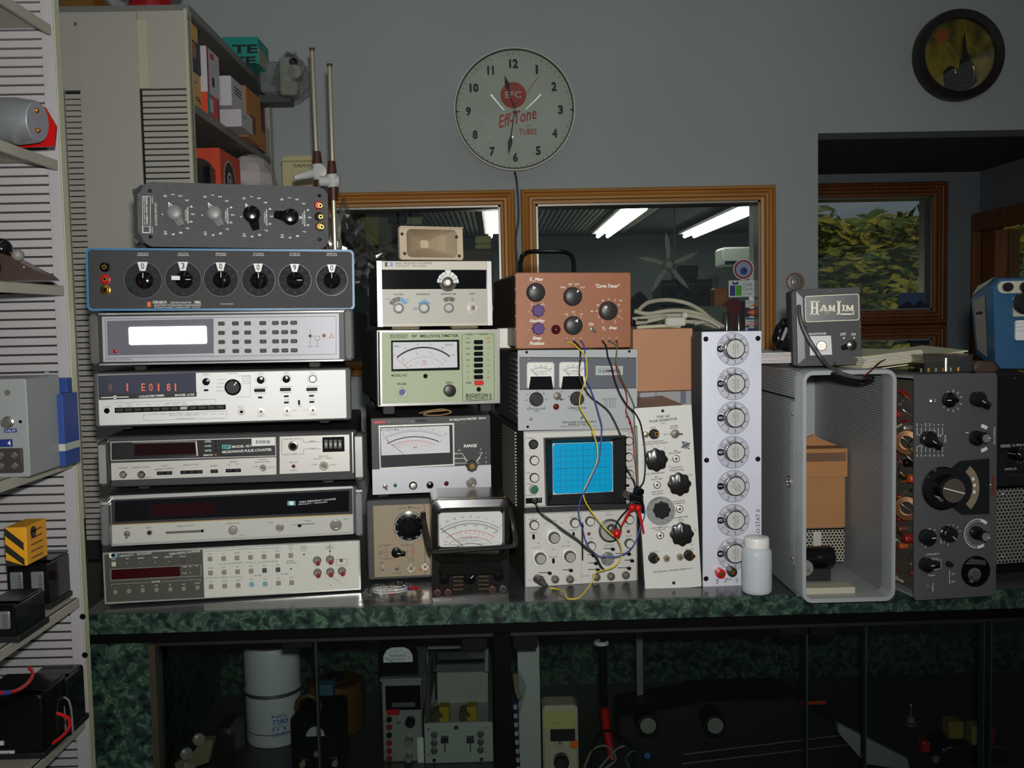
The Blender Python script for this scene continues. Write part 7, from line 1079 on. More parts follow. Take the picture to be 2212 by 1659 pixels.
mb = MB(); mb.box(-hw, hw, 0, .13, 0, hh, KR, .001); mb.obj('box_body', e); MB().box(-hw, hw+.003, -.003, .0, hh*.64, hh*1.0, M('kraft_flap', (166, 116, 68), .75), .001).obj('front_flap', e); MB().prism([(-hw, hh), (hw*.0, hh+.02), (hw*.3, hh+.012), (hw, hh)], .04, .045, KR).obj('torn_flap', e); MB().box(-hw, hw, -.0036, -.003, hh*.84, hh*.95, glass_mat('clear_tape', (.85, .8, .74), .22, .25)).obj('tape', e)
PSC = perf('perforated_cream', (176, 170, 152), (16, 16, 14), .0058, 'XZ', .36); a, b = inside(1722, 1141, 1824, 1216, 1.69); e = empty('perforated_bracket', 'cream perforated bracket carrying the brown carton inside the grey cabinet', 'bracket', Vector(((a.x+b.x)/2, 1.69, cabM.e.location.z+.006))); z0 = a.z-e.location.z; z1 = b.z-e.location.z
MB().box(-(b.x-a.x)/2, (b.x-a.x)/2, 0, .002, z0, z1, PSC).obj('perforated_sheet', e); MB().box(-(b.x-a.x)/2, (b.x-a.x)/2, 0, .12, z1-.002, z1, GC).obj('tray', e); MB().box((b.x-a.x)/2+.012, (b.x-a.x)/2+.016, .0, .15, 0, z0-.008, GC).obj('side_plate', e); MB().box(-(b.x-a.x)/2, (b.x-a.x)/2+.016, .13, .135, 0, z1-.002, M('bracket_back', (96, 96, 94), .5)).obj('back_plate', e); MB().box(-.014, .0, -.004, -.001, z0+.016, z1-.004, M('crumpled_tape', (180, 180, 176), .4), .002).obj('label', e)
a = at(1738, 1262, 1.60); zf = cabM.e.location.z+.006; q = MB().lathe([(.018, 0), (.019, .004), (.019, .05), (.017, .056)], BLK, (a.x+.005, 1.64, zf+.034), (1, .15, 0), n=28); q.lathe([(.0135, 0), (.0135, .003)], GREY, (a.x, 1.60, zf+.028), (0, -1, 0), n=24); q.lathe([(.003, 0), (.002, .004)], STEEL, (a.x+.006, 1.597, zf+.024), (0, -1, 0), n=10); q.box(a.x, a.x+.05, 1.62, 1.66, zf, zf+.02, BLKM); single(q, 'black_capacitor', 'black cylindrical part lying on the floor of the perforated cabinet', 'capacitor')
# ---------------------------------------------------------------- HAM LIM box
CAPT = cabM.e.location.z+cabM.h
p = Panel('limiter_box', 'dark grey box with large ivory serif lettering on the perforated cabinet', 'limiter', [(1720, 624), (1855, 621), (1865.5, 789), (1722, 790.5)], 1.62, -12, sy=1.5, sr=2)
HG = M('hamlim_grey', (44, 43, 46), .5, bump=.3, bs=900); w, h = p.w/2, p.h; MB().box(-w-.008, w+.0, .008, .11, 0, h, HG, .003).obj('case', p.e); MB().box(-w, w, .0, .008, 0, h, HG, .001).obj('front_panel', p.e); MB().prism([(-w, .004), (-w+.012, .014), (-w+.010, h-.014), (-w, h-.003)], -.004, .0, M('bevel_grey', (84, 84, 90), .35)).obj('side_bevel', p.e)
X0, X1, Z0, Z1 = p.R4(1739, 637, 1856, 694, .001); r_o, r_i = rrect(X0, X1, Z0, Z1, .004), rrect(X0+.0011, X1-.0011, Z0+.0011, Z1-.0011, .0032); IV = M('ivory_enamel', (224, 220, 190), .5); m_ = MB(); n_ = len(r_o); m_.add([(x, -.0012, z) for x, z in r_o]+[(x, -.0012, z) for x, z in r_i], [(k, (k+1) % n_, n_+(k+1) % n_, n_+k) for k in range(n_)], IV); m_.obj('name_frame', p.e); MB().prism(rrect(X0, X1, Z0, Z1, .004), -.0009, 0, M('name_black', (28, 27, 30), .35)).obj('name_panel', p.e)
def B(x0, y0, x1, y1): p.rect(x0, y0, x1, y1, IV, 4)
# serif letters built from strokes
def serif(x0, x1, y0, y1, k=2.4): B(x0-k, y0, x1+k, y0+2.6); B(x0-k, y1-2.6, x1+k, y1); B(x0, y0, x1, y1)
serif(1752, 1756.5, 650, 680); serif(1762.5, 1767, 650, 680); B(1756, 663.5, 1763, 666.5); 
p.fl([(1771, 672), (1778, 658.5), (1781.5, 658.5), (1788, 672), (1784, 672), (1779.3, 662), (1774.5, 672)], IV, 4); B(1775, 667.5, 1784, 669.5); B(1769, 670.5, 1777, 672.5); B(1781, 670.5, 1790, 672.5)
p.fl([(1790.5, 672), (1790.5, 659), (1794.5, 659), (1797.5, 667), (1800.5, 659), (1803.5, 659), (1803.5, 672), (1800, 672), (1800, 665), (1798.2, 671), (1796, 671), (1794, 665), (1793.5, 672)], IV, 4); B(1788.5, 670.5, 1795.5, 672.5); B(1798, 670.5, 1805, 672.5)
serif(1809.5, 1814.5, 650, 680); B(1812, 677, 1844, 680); p.fl([(1840, 680), (1840, 677), (1845, 674), (1845, 680)], IV, 4); serif(1820.5, 1824, 658.5, 672, 2); p.fl([(1828, 672), (1828, 659), (1832, 659), (1836, 667), (1840, 659), (1843.5, 659), (1843.5, 672), (1839.5, 672), (1839.5, 665), (1837, 671), (1834.5, 671), (1831.5, 665), (1831.5, 672)], IV, 4); B(1826.5, 670.5, 1833.5, 672.5); B(1838, 670.5, 1845.5, 672.5); p.t("PAT'D", 1787, 676.5, 2.6, IV, L=4)
p.block(1748, 725, 1797, 767, M('label_tape_white', (206, 206, 204), .55), 'paper_label', .0006, q=[(1748, 726), (1795, 725), (1797.5, 766), (1750, 768)]); p.t('MICROPHONE', 1766, 721, 4.2, WHT, w=36, bold=.02); p.jack(1775, 747, 11, STEEL, 5, DULL, hr=.6); p.lathe(1775, 747, [(3.5, 5), (3, 8)], STEEL, 'socket_pin', 12)
p.t('OFF', 1821, 722, 6, WHT, w=12, bold=.01); p.t('ON', 1843.5, 722, 6, WHT, w=9, bold=.01); p.disc(1823, 730, 1.8, WHT); p.disc(1845, 729.5, 1.8, WHT); p.knob(1840, 746, 11, 13, M('hamlim_knob', (22, 22, 20), .25), 'p', ang=195, mk=None); p.screw(1859, 705.5, 1.8, STEEL); p.screw(1741, 708, 2.5, BLKM); p.screw(1803, 784, 2.8, HG); p.screw(1794, 628.5, 2, DULL); p.done()
CAB = M('cable_dark_grey', (66, 70, 66), .45)
single(MB().tube([at(*q) for q in ((1726, 660, 1.605), (1727, 680, 1.598), (1735, 708, 1.592), (1752, 741, 1.585), (1780, 780, 1.575), (1808, 802, 1.50), (1840, 814, 1.495), (1862, 816, 1.495))], .0034, CAB, 9, 6), 'grey_cable', 'dark grey cable looping from the lettered box over the cabinet rim', 'cable'); single(MB().tube([at(*q) for q in ((1795, 806, 1.50), (1830, 817, 1.495), (1860, 824, 1.495), (1880, 820, 1.495), (1888, 814, 1.495))], .0026, BLK, 8, 6), 'black_cable', 'black cable end hanging at the top of the cabinet opening', 'cable')
single(MB().tube([at(*q) for q in ((1860, 816, 1.495), (1880, 802, 1.505), (1900, 783, 1.56), (1920, 774, 1.62), (1940, 770, 1.66))], .0013, M('maroon_wire', (96, 20, 26), .4), 6, 6), 'maroon_wire', 'thin maroon wire rising from the cable end to the papers', 'wire')
q = MB(); 
for k in range(3): q.tube([at(1858+k*4, 817, 1.495), at(1875+k*4, 812+k*3, 1.495), at(1883+k*3, 818+k*4, 1.495)], .0007, BRASS if k == 1 else BLK, 5)
single(q, 'bare_strands', 'frayed bare wire strands at the end of the grey cable', 'wire')
E = empty('telephone_receiver', 'black curved handset with glints leaning behind the lettered box', 'handset', at(1700, 752, 1.72)); o = E.location
MB().tube([at(x, y, 1.74)-o for x, y in ((1712, 688), (1696, 695), (1685, 712), (1681, 735), (1690, 748))], [.006, .008, .010, .011, .010], BLK, 12, 5).obj('grip', E); MB().lathe([(.016, 0), (.016, .01), (.012, .014)], BLK, at(1700, 740, 1.74)-o, (-.4, -1, .2), n=20).obj('ear_cup', E); MB().tube([at(x, y, 1.73)-o for x, y in ((1700, 708), (1692, 728), (1688, 735))], .003, M('clear_band', (150, 150, 150), .1), 8, 4).obj('band', E)
single(MB().tube([at(x, y, 1.74) for x, y in ((1664, 762), (1674, 756), (1684, 747), (1692, 742))], .0012, BLK, 6, 4), 'thin_black_wire', 'thin black wire trailing from the handset over the papers', 'wire')
# ---------------------------------------------------------------- papers
PAP = M('cream_paper', (214, 208, 176), .7, var=.04, vs=10); PAPW = M('white_paper', (214, 210, 208), .7); rnd = random.Random(11)
def papers(label, x0, x1, y, Y, n, wz, ang0, mat, d=.22, lab='paper stack', tilt=0, group=None):
    a = at(x0, y, Y); b = at(x1, y, Y); w_ = (b.x-a.x)/2; e = empty('paper_stack', label, 'papers', Matrix.Translation(((a.x+b.x)/2, Y, a.z)) @ Matrix.Rotation(R(tilt), 4, 'Y'), group)
    for k in range(n): T = Matrix.Translation((rnd.uniform(-.004, .004), 0, k*wz)) @ Matrix.Rotation(R(ang0+rnd.uniform(-3, 3)), 4, 'Z'); MB().box(-w_, w_, 0, d, 0, wz*.7, mat if rnd.random() < .8 else PAPW, 0, T).obj('sheet', e)
    return e
papers('stack of white papers with red edged sheets left of the lettered box', 1600, 1716, 786, 1.66, 7, .0026, 3, PAPW); e = papers('fanned cream papers with handwriting right of the lettered box', 1860, 2000, 789, 1.60, 8, .0024, 12, PAP, tilt=-5)
for k, m in ((2, M('pink_edge', (200, 110, 120), .6)), (4, MC['pink_edge'] if 'pink_edge' in MC else None)): a = at(1645, 781-k*2.2, 1.655); 
papers('thin loose cream sheets pushed up behind the clear plastic box', 1905, 2085, 786, 1.66, 4, .003, -4, PAP, tilt=-7)
single(MB().box(0, .05, 0, .16, 0, .0012, MC['pink_edge']), 'pink_sheet', 'pink edged sheet in the paper stack beside the lettered box', 'paper').location = at(1682, 776, 1.655)+Vector((0, .09, 0))
# ---------------------------------------------------------------- upright radio
p = Panel('vfo_radio', 'dark grey radio chassis standing on end with dials and open side of components', 'radio', [(1976, 809), (2153, 806), (2152.5, 1285.5), (1973, 1298)], 1.53, -3, sr=2)
RG = M('radio_grey', (80, 80, 82), .5, bump=.1, bs=900); w, h = p.w/2, p.h; MB().prism(rrect(-w, w, 0, h, .007), .0, .003, RG).obj('front_panel', p.e); mb = MB(); mb.box(-w+.004, w-.004, .003, .26, h-.006, h-.003, GC); mb.box(-w+.004, w-.004, .003, .26, .003, .006, GC); mb.box(w-.006, w-.003, .003, .26, .003, h-.003, RG); mb.box(-w+.020, w-.006, .25, .26, .006, h-.006, GC); mb.obj('chassis', p.e)
MB().box(-w+.016, -w+.018, .01, .25, .01, h-.01, M('chassis_plate', (110, 106, 96), .4, .5)).obj('chassis_plate', p.e); rnd = random.Random(21); cols = [M('comp_orange', (170, 80, 30), .4), M('comp_ceramic', (180, 170, 140), .5), BLK, DULL, M('comp_red', (140, 30, 24), .4), STEEL, M('comp_brown', (96, 56, 34), .4), BRASS]
for k in range(70):
    z = rnd.uniform(.015, h-.02); y = rnd.uniform(.008, .12); c = (-w+.016, y, z); m = rnd.choice(cols); mb = MB(); r_ = rnd.uniform(.003, .008)
    if k % 3 == 0: mb.lathe([(r_, 0), (r_, r_*2.2), (r_*.8, r_*2.5)], m, c, (-1, 0, 0), n=12)
    elif k % 3 == 1: mb.tube([(c[0]-.006, y-.01, z), (c[0]-.008, y+.01, z+rnd.uniform(-.008, .008))], r_*.45, m, 8)
    else: mb.tube([(c[0], y, z), (c[0]-.012, y+.005, z+.01), (c[0]-.010, y+.012, z+.02), (c[0], y+.015, z+.03)], .0008, m, 5, 4)
    mb.obj('component', p.e)
for z in (.355, .62): MB().lathe([(.011, 0), (.019, .001), (.019, .012), (.011, .013)], M('coil_copper', (110, 74, 40), .4, .5), (-w+.010, .035, h*z*1.12), (-.6, -.8, 0), n=30, cap=False).obj('copper_coil', p.e)
TK = M('knob_gloss_black', (14, 14, 15), .2)
p.toggle(2010, 865, 5, 180, 8); p.t('ON', 2020, 865, 3, WHT, rot=-90)
for x, y, r_, a, mk in ((2059, 865, 15, 178, 'b'), (2119, 863, 15, -35, 'p'), (2011.6, 949.8, 16, -35, 'p'), (2009, 1163, 16, 0, 'c'), (2055.7, 1156, 16, -45, 'g'), (2007.4, 1222.6, 14, 0, 'p')): p.knob(x, y, r_, 15, TK, mk, ang=a, mk=WHT)
p.ticks(2057, 866, 17, 22, 20, 340, 11, 1.2, WHT); p.ticks(2013, 950, 18, 20, 20, 160, 7, 1, WHT); p.ticks(2009, 1163, 17, 21, 60, 240, 7, 1.1, WHT); p.ticks(2055, 1156, 18, 22, 20, 250, 9, 1.1, WHT)
for k in range(7):
    x = 1981+k*9.2; p.line([(x, 924), (x, 938+(4 if k in (1, 5) else 0)), (2012+(x-2012)*.45, 944)], .9, WHT); p.line([(x, 977), (x, 966), (2012+(x-2012)*.45, 957)], .9, WHT); p.t(random.choice(('0.5', '1', '2', '4', '8')), x, 917.5, 3.4, WHT, rot=90); p.t(random.choice(('20', '25', '30')), x, 984, 3.4, WHT, rot=90)
p.t('BAND', 2042, 948, 3.6, WHT, rot=-90); p.knob(2113, 947, 15, 8, TK, 'c', mk=None); p.knob(2131, 947, 11, 18, TK, 'f', mk=WHT, ang=0, cap=GREY); p.arc(2116, 947, 25, 50, 82, 7, WHT); p.arc(2116, 947, 25, 278, 310, 7, WHT); p.t('PRESELECTOR', 2148, 942, 3.4, WHT, w=34, rot=-90); p.line([(2086, 934), (2092, 935)], 1.6, WHT)
q = [p.uv(x, y) for x, y in ((2057, 1009), (2072, 996), (2134, 990), (2134, 1109), (2075, 1111), (2058, 1098), (2050, 1080), (2050, 1030))]; MB().prism(q[::-1], -.004, 0, M('escutcheon', (18, 18, 19), .2)).obj('dial_escutcheon', p.e); X, Z = p.uv(2058, 1056, .004)
def sector(cx, cz, r0, r1, a0, a1, n=14): return [(cx+math.cos(R(a0+(a1-a0)*k/n))*r1, cz+math.sin(R(a0+(a1-a0)*k/n))*r1) for k in range(n+1)]+[(cx+math.cos(R(a1-(a1-a0)*k/n))*r0, cz+math.sin(R(a1-(a1-a0)*k/n))*r0) for k in range(n+1)]
MB().prism(sector(X, Z, 42*p.s, 57*p.s, -48, 50), -.0046, -.004, M('dial_amber', (140, 126, 104), .4)).obj('dial_scale', p.e); p.ticks(2058, 1056, 44, 50, -10, 22, 3, 6, WHT, 13)
p.lathe(2040, 1056, [(43, 1), (43, 5), (40, 8), (34, 9)], TK, 'tuning_skirt', 48); p.lathe(2058, 1057, [(27, 9), (26, 26), (24, 27)], TK, 'tuning_knob', 40); X, Z = p.uv(2060, 1060, 27*p.s); MB().lathe([(23.5*p.s, 0), (23.5*p.s, .001)], M('spun_metal', (120, 112, 98), .3, .7), (X, -27*p.s, Z), n=36).obj('knob_cap', p.e); T = Matrix.Translation((X, -27*p.s-.0011, Z)) @ Matrix.Rotation(R(16), 4, 'Y'); MB().box(-23*p.s, 24*p.s, -.0004, 0, -1*p.s, 1*p.s, WHT, 0, T).obj('pointer', p.e); p.lathe(2036, 1077, [(7, 9), (7, 16), (5, 18)], STEEL, 'finger_spinner', 16)
p.block(2142, 1025, 2148, 1070, M('rust_plate', (110, 48, 24), .5), 'rust_badge', .001); p.disc(2139.5, 1047, 1.6, WHT); p.lathe(2112, 1152.6, [(29, 0), (29, 1.4)], M('dial_grey_disc', (92, 92, 94), .4), 'dial_disc', 40); p.arc(2112, 1152.6, 29, 60, 300, 1.4, WHT, 5); p.arc(2112, 1152.6, 27, 45, 75, 6, WHT, 6); p.arc(2112, 1152.6, 27, 270, 300, 6, WHT, 6); p.ticks(2112, 1152.6, 23, 27, 80, 270, 20, .8, WHT, 6); p.knob(2113, 1152, 13, 10, TK, mk=None); p.knob(2130, 1159.6, 11, 20, TK, 'f', cap=GREY, mk=WHT, ang=-20); p.line([(2005, 1143), (2020, 1151), (2022, 1166)], 1.4, WHT); p.micro(2033, 1163, 20, 3.2, WHT, -90)
p.frame(0, 0, 0, 0, .9, WHT, q=[(2012, 1207), (2026, 1207), (2026, 1230), (2012, 1230)]); p.micro(2015, 1197, 28, 3, WHT); p.micro(2012, 1243, 14, 3, WHT); p.micro(2032, 1218, 20, 3, WHT, -90); p.lathe(2056, 1221, [(6, 0), (6, 4), (4, 8), (4, 12)], TK, 'small_knob', 18); p.line([(2051, 1231), (2051, 1262)], .9, WHT); p.micro(2059, 1240, 8, 3, WHT); p.micro(2059, 1256, 8, 3, WHT); p.toggle(2004, 1267, 5, 200, 7); p.micro(2015, 1269, 18, 3, WHT, -90)
X, Z = p.uv(2107, 1234); MB().lathe([(31*p.s, 0), (31*p.s, .0008)], HOLE, (X, -.0006, Z), n=40).obj('round_opening', p.e); q = MB(); q.prism([(X-24*p.s, Z+16*p.s), (X+22*p.s, Z+12*p.s), (X+20*p.s, Z+21*p.s), (X-12*p.s, Z+27*p.s)], -.0020, -.0014, perf('perforated_dark', (92, 92, 92), (24, 24, 24), .0042, 'XZ')); q.obj('mesh_patch', p.e); p.lathe(2108, 1243, [(14, 1), (14, 4), (9, 5), (9, 8), (4, 8)], M('chromed_jack', (150, 146, 140), .2, .9), 'phone_jack', 28); p.lathe(2100, 1256, [(4, 2), (3, 6)], STEEL, 'rivet', 12); p.done()
RT = p.e.location.z+p.h
# clear plastic box on top of the radio
a = at(1996, 801, 1.56); b = at(2101, 767, 1.56); e = empty('clear_plastic_box', 'small clear plastic box with a bright edge on top of the upright radio', 'box', Vector(((a.x+b.x)/2, 1.56, RT+.0005))); w_, h_ = (b.x-a.x)/2, b.z-RT; SMK = glass_mat('smoky_acrylic', (.74, .72, .64), .14, .08)
mb = MB(); [mb.box(*q, SMK) for q in ((-w_, w_, 0, .002, 0, h_), (-w_, w_, .058, .06, 0, h_), (-w_, -w_+.002, 0, .06, 0, h_), (w_-.002, w_, 0, .06, 0, h_))]; mb.obj('box_walls', e); MB().box(-w_-.001, w_+.001, -.001, .061, h_-.002, h_+.001, SMK).obj('lid', e); MB().tube([(-w_*.12, -.002, .002), (-w_*.12, -.002, h_-.004)], .0032, STEEL, 10).obj('bright_corner', e); mb = MB(); [mb.lathe([(.004, 0), (.004, .006)], BRASS if k % 2 else DULL, (-.03+.012*k, .03, .0), (0, 0, 1), n=10) for k in range(6)]; mb.obj('small_parts', e)
# ---------------------------------------------------------------- stereo, tweed box, blue tester
p = Panel('stereo_unit', 'glossy black stereo unit with slanted knobs at the far right, partly out of frame', 'stereo', [(2150, 812), (2300, 810), (2300, 1042), (2150, 1053)], 1.66, 0); p.case(.3, BLKM, 0, 0, 0, 0); p.plate(BLK); p.line([(2161, 962), (2183, 961)], 1.2, WHT); p.line([(2161, 965.5), (2183, 964.5)], 1.2, WHT); p.t('Q BALANCE', 2209, 961, 5, WHT, w=44); p.t('DRIVE CO.', 2184, 1013, 4, WHT, w=26); p.knob(2207, 984, 11, 14, BLK, mk=WHT, ang=150); p.ticks(2205, 984, 13, 15, 60, 300, 9, 1, WHT); p.line([(2160, 980), (2172, 1025), (2215, 1027)], 1.2, DK); p.screw(2195, 817, 3, DK); p.done()
p = Panel('tweed_speaker', 'speaker box with perforated pale grille under the black stereo at the right edge', 'speaker', [(2150, 1056), (2300, 1050), (2300, 1206), (2150, 1220)], 1.66, 0); p.case(.3, BLKM, 0, 0, 0, 0); MB().box(-p.w/2, p.w/2, 0, .004, 0, p.h, perf('perforated_grille', (150, 146, 134), (30, 30, 28), .0068, 'XZ', .34)).obj('grille', p.e); [p.screw(x, y, 3.5, STEEL) for x, y in ((2170, 1068), (2169, 1204))]; p.done()
p = Panel('low_box', 'low black box under the perforated speaker at the far right', 'box', [(2150, 1222), (2300, 1208), (2300, 1258), (2150, 1270)], 1.665, 0); p.case(.3, BLK, 0, 0, 0, 0); p.plate(BLK); p.done()
E = empty('blue_tester', 'blue and cream portable tester with dials on top of the black stereo', 'tester', at(2160, 797, 1.62)); o = E.location; BLT_ = M('tester_blue', (46, 88, 124), .4); CRT = M('tester_cream', (190, 188, 172), .45)
FO = [at(x, y, 1.58)-o for x, y in ((2146, 622), (2160, 603), (2330, 601), (2330, 797), (2162, 796), (2150, 780))]; BO = [at(x, y, 1.675)-o for x, y in ((2098, 645), (2112, 622), (2280, 612), (2280, 790), (2122, 778), (2108, 764))]; MO = [at(x, y, 1.60)-o for x, y in ((2134, 616), (2150, 600), (2325, 599), (2325, 799), (2155, 798), (2140, 786))]
m_ = MB(); vs = FO+MO+BO; m_.add(vs, [(k*6+j, k*6+(j+1) % 6, k*6+6+(j+1) % 6, k*6+6+j) for k in range(2) for j in range(6)]+[(5, 4, 3, 2, 1, 0), (12, 13, 14, 15, 16, 17)], BLT_); m_.obj('case', E, sharp=50)
def sidep(u, v_): A_0, A_1, B_0, B_1 = MO[5], MO[0], BO[5], BO[0]; lo = A_0.lerp(B_0, u); hi = A_1.lerp(B_1, u); return lo.lerp(hi, v_)+Vector((-.0012, -.0012, 0))
m_ = MB(); m_.add([sidep(.18, .06), sidep(.85, .10), sidep(.85, .92), sidep(.18, .90)], [(0, 1, 2, 3)], M('tester_side', (140, 138, 128), .5)); m_.obj('side_inset', E); m_ = MB(); m_.add([sidep(.35, .66)*1, sidep(.75, .68), sidep(.75, .72), sidep(.35, .70)], [(0, 1, 2, 3)], BLKM); m_.v = [tuple(Vector(q)+Vector((-.001, -.001, 0))) for q in m_.v]; m_.obj('latch', E)
m_ = MB(); c0, c1, c2, c3 = [at(*q)-o for q in ((2100, 640, 1.674), (2113, 619, 1.674), (2150, 599, 1.601), (2135, 614, 1.601))]; d_ = Vector((-.001, -.001, .001)); m_.add([c0+d_, c1+d_, c2+d_, c3+d_], [(0, 1, 2, 3)], CRT); m_.obj('cream_corner', E)
def tb(x0, y0, x1, y1, m, nm, r_=.004, out=.004): a = at(x0, y1, 1.578)-o; b = at(x1, y0, 1.578)-o; MB().prism(rrect(a.x, b.x, a.z, b.z, r_), a.y-out, a.y, m).obj(nm, E); return a, b
tb(2154, 605, 2300, 634, CRT, 'top_panel', .008); tb(2187, 640, 2300, 684, CRT, 'knob_panel', .001); tb(2191, 690, 2290, 735, M('meter_white', (226, 226, 228), .5), 'meter_face', .003); 
for x, y, r_ in ((2176, 620, 8), (2214, 620, 9), (2213, 655, 20)): v = at(x, y, 1.57)-o; MB().lathe([(r_*p.s, 0), (r_*p.s, .007), (r_*.85*p.s, .010)], M('tester_knob', (26, 24, 26), .3), (v.x, v.y+.002, v.z), n=24).obj('knob', E)
q = MB(); v = at(2176, 620, 1.573)-o
for k in range(5): q.text(random.choice(('0', '1', '2', 'V', 'A')), (v.x-.010+.001*k, v.z+.006-k*.003), .0018, INK, None, v.y-.0006)
v = at(2210, 755, 1.573)-o
for k in range(4): T = None; q.box(v.x-.016+k*.001, v.x+.02, v.y-.0006, v.y-.0004, v.z+.030+k*.006, v.z+.0303+k*.006, INK)
q.obj('print', E); single(MB().box(-.02, .02, 0, .03, 0, .02, M('brown_block', (70, 50, 40), .5), .006), 'brown_block', 'small brown block between the plastic box and the blue tester', 'block').location = at(2123, 806, 1.60)
# ================================================================ inside the display counter
ZS = .551
def drk(name, label, cat, x, y, Y=1.9): return empty(name, label, cat, Vector((at(x, 1600, Y).x, Y, ZS)))
def sz(x0, x1, Y): return at(x1, 1500, Y).x-at(x0, 1500, Y).x
def ht(y, Y, x=1100): return at(x, y, Y).z-ZS
Y = 2.0; r = sz(535, 653, Y)/2; e = drk('filter_canister', 'tall white ribbed filter canister with blue lettering inside the display counter', 'canister', 594, 0, Y); H_ = ht(1388, Y, 594); WC = M('white_enamel_can', (214, 216, 222), .4); zr = ht(1485, Y, 594)
MB().lathe([(r*.96, 0), (r, .006), (r, zr-.004), (r*1.025, zr-.003), (r*1.025, zr+.003), (r, zr+.004), (r, H_-.01), (r*.95, H_)], WC, (0, 0, 0), (0, 0, 1), n=56).obj('can', e); MB().lathe([(r*1.03, zr-.004), (r*1.03, zr+.004)], DULL, (0, 0, 0), (0, 0, 1), n=56, cap=False).obj('rib', e); MB().lathe([(r*1.003, .026), (r*1.003, .0275)], BLK, (0, 0, 0), (0, 0, 1), n=56, cap=False).obj('seam_line', e)
q = MB(); PB = M('print_cyan_blue', (30, 110, 190), .5); 
for s_, y, h_ in (('NO.', 1526, .006), ('7380', 1538, .011), ('ITT', 1552, .009), ('FILTER ELEMENT', 1562, .004), ('MADE IN USA', 1568, .003)): q.text(s_, (r*.42, ht(y, Y, 615)), h_, PB, .030 if h_ < .008 else .028, 0, bold=.02)
q.v = [(x, -math.sqrt(max(0, (r*1.004)**2-x*x)), z) for x, y, z in q.v]; q.obj('lettering', e)
Y = 1.80; e = drk('megohmmeter', 'black insulation tester with a curved leather handle in front of the white canister', 'tester', 682, 0, Y); w = sz(628, 735, Y)/2; H_ = ht(1545, Y, 680); MB().box(-w, w, 0, .1, 0, H_, BLK, .006).obj('case', e); MB().tube([(-w*.85, .03, H_-.005), (-w*.8, .03, H_+.016), (-w*.35, .03, H_+.026), (w*.05, .03, H_+.014), (w*.08, .03, H_-.005)], .0045, M('leather', (80, 56, 26), .5), 8, 5).obj('handle', e)
zc2 = ht(1585, Y, 682); MB().prism([(math.cos(R(a))*.017, zc2-.004+math.sin(R(a))*.018) for a in range(0, 181, 15)], -.002, 0, M('dim_white', (170, 172, 172), .5)).obj('meter_face', e)
for x, y in ((684, 1627), (652, 1650), (722, 1648)): X = at(x, 1600, Y).x-e.location.x; MB().lathe([(.006, 0), (.006, .006), (.003, .01)], M('bright_stud', (190, 190, 160), .25, .6), (X, 0, ht(y, Y, x)), n=14).obj('terminal', e)
q = MB(); q.text('EARTH', (at(657, 1600, Y).x-e.location.x, ht(1641, Y, 657)), .003, DULL, .011, -.0005); q.text('GUARD', (at(720, 1600, Y).x-e.location.x, ht(1637, Y, 720)), .003, DULL, .014, -.0005); q.obj('lettering', e)
Y = 2.05; e = drk('wound_transformer', 'dark amber wound transformer drum behind the insulation tester', 'transformer', 727, 0, Y); r = sz(665, 790, Y)/2; H_ = ht(1470, Y, 727); AB = M('varnished_amber', (92, 66, 30), .25, coat=.4); MB().lathe([(r, 0), (r, H_-.012), (r*.96, H_), (r*.35, H_+.004)], AB, (0, 0, 0), (0, 0, 1), n=48, lob=24, amp=.012).obj('winding', e); MB().lathe([(r*.3, H_), (r*.3, H_+.012)], BLK, (0, 0, 0), (0, 0, 1), n=20).obj('core', e)
for k in range(18): a = R(-150+k*8); MB().box(r*.55, r*.93, -.002, .002, H_, H_+.004, BRASS, 0, Matrix.Rotation(a, 4, 'Z')).obj('copper_turn', e)
Y = 1.84; e = drk('blue_cassette', 'small translucent blue box standing behind the insulation tester', 'box', 704, 0, Y+.08); a = at(687, 1545, Y+.08); b = at(722, 1480, Y+.08); MB().box(-(b.x-a.x)/2, (b.x-a.x)/2, 0, .03, 0, b.z-ZS, M('dusty_blue', (60, 96, 120), .4), .002).obj('box_body', e)
Y = 1.88; e = drk('panel_meter', 'black panel meter with a white domed face standing above the silver test unit', 'meter', 865, 0, Y); w = sz(822, 905, Y)/2; H_ = ht(1386, Y, 865); zb = ht(1464, Y, 865); MB().box(-w, w, 0, .04, zb, H_, BLK, .003).obj('case', e); zf_ = ht(1430, Y, 865); zt_ = ht(1398, Y, 865); ww = w*.76; MB().prism([(-ww, zf_), (ww, zf_), (ww, zf_+.45*(zt_-zf_)), (ww*.75, zf_+.85*(zt_-zf_)), (ww*.4, zt_), (-ww*.4, zt_), (-ww*.75, zf_+.85*(zt_-zf_)), (-ww, zf_+.45*(zt_-zf_))], -.0015, 0, M('meter_white2', (226, 228, 236), .5)).obj('meter_face', e)
q = MB(); q.text('MICROAMPERES', (0, zf_+(zt_-zf_)*.45), .0035, INK, ww*1.1, -.002); q.text('M.C.V.C.', (0, zf_+(zt_-zf_)*.2), .004, INK, ww*.9, -.002); [q.text(s_, (math.cos(R(a))*ww*.78, zf_+math.sin(R(a))*(zt_-zf_)*.85), .0035, INK, None, -.002) for s_, a in (('0', 160), ('1', 130), ('2', 100), ('3', 75), ('4', 48), ('5', 20))]; q.tube([(-ww*.9, -.002, zf_+.010), (-ww*.35, -.002, zf_)], .0005, INK, 4); q.obj('scale', e)
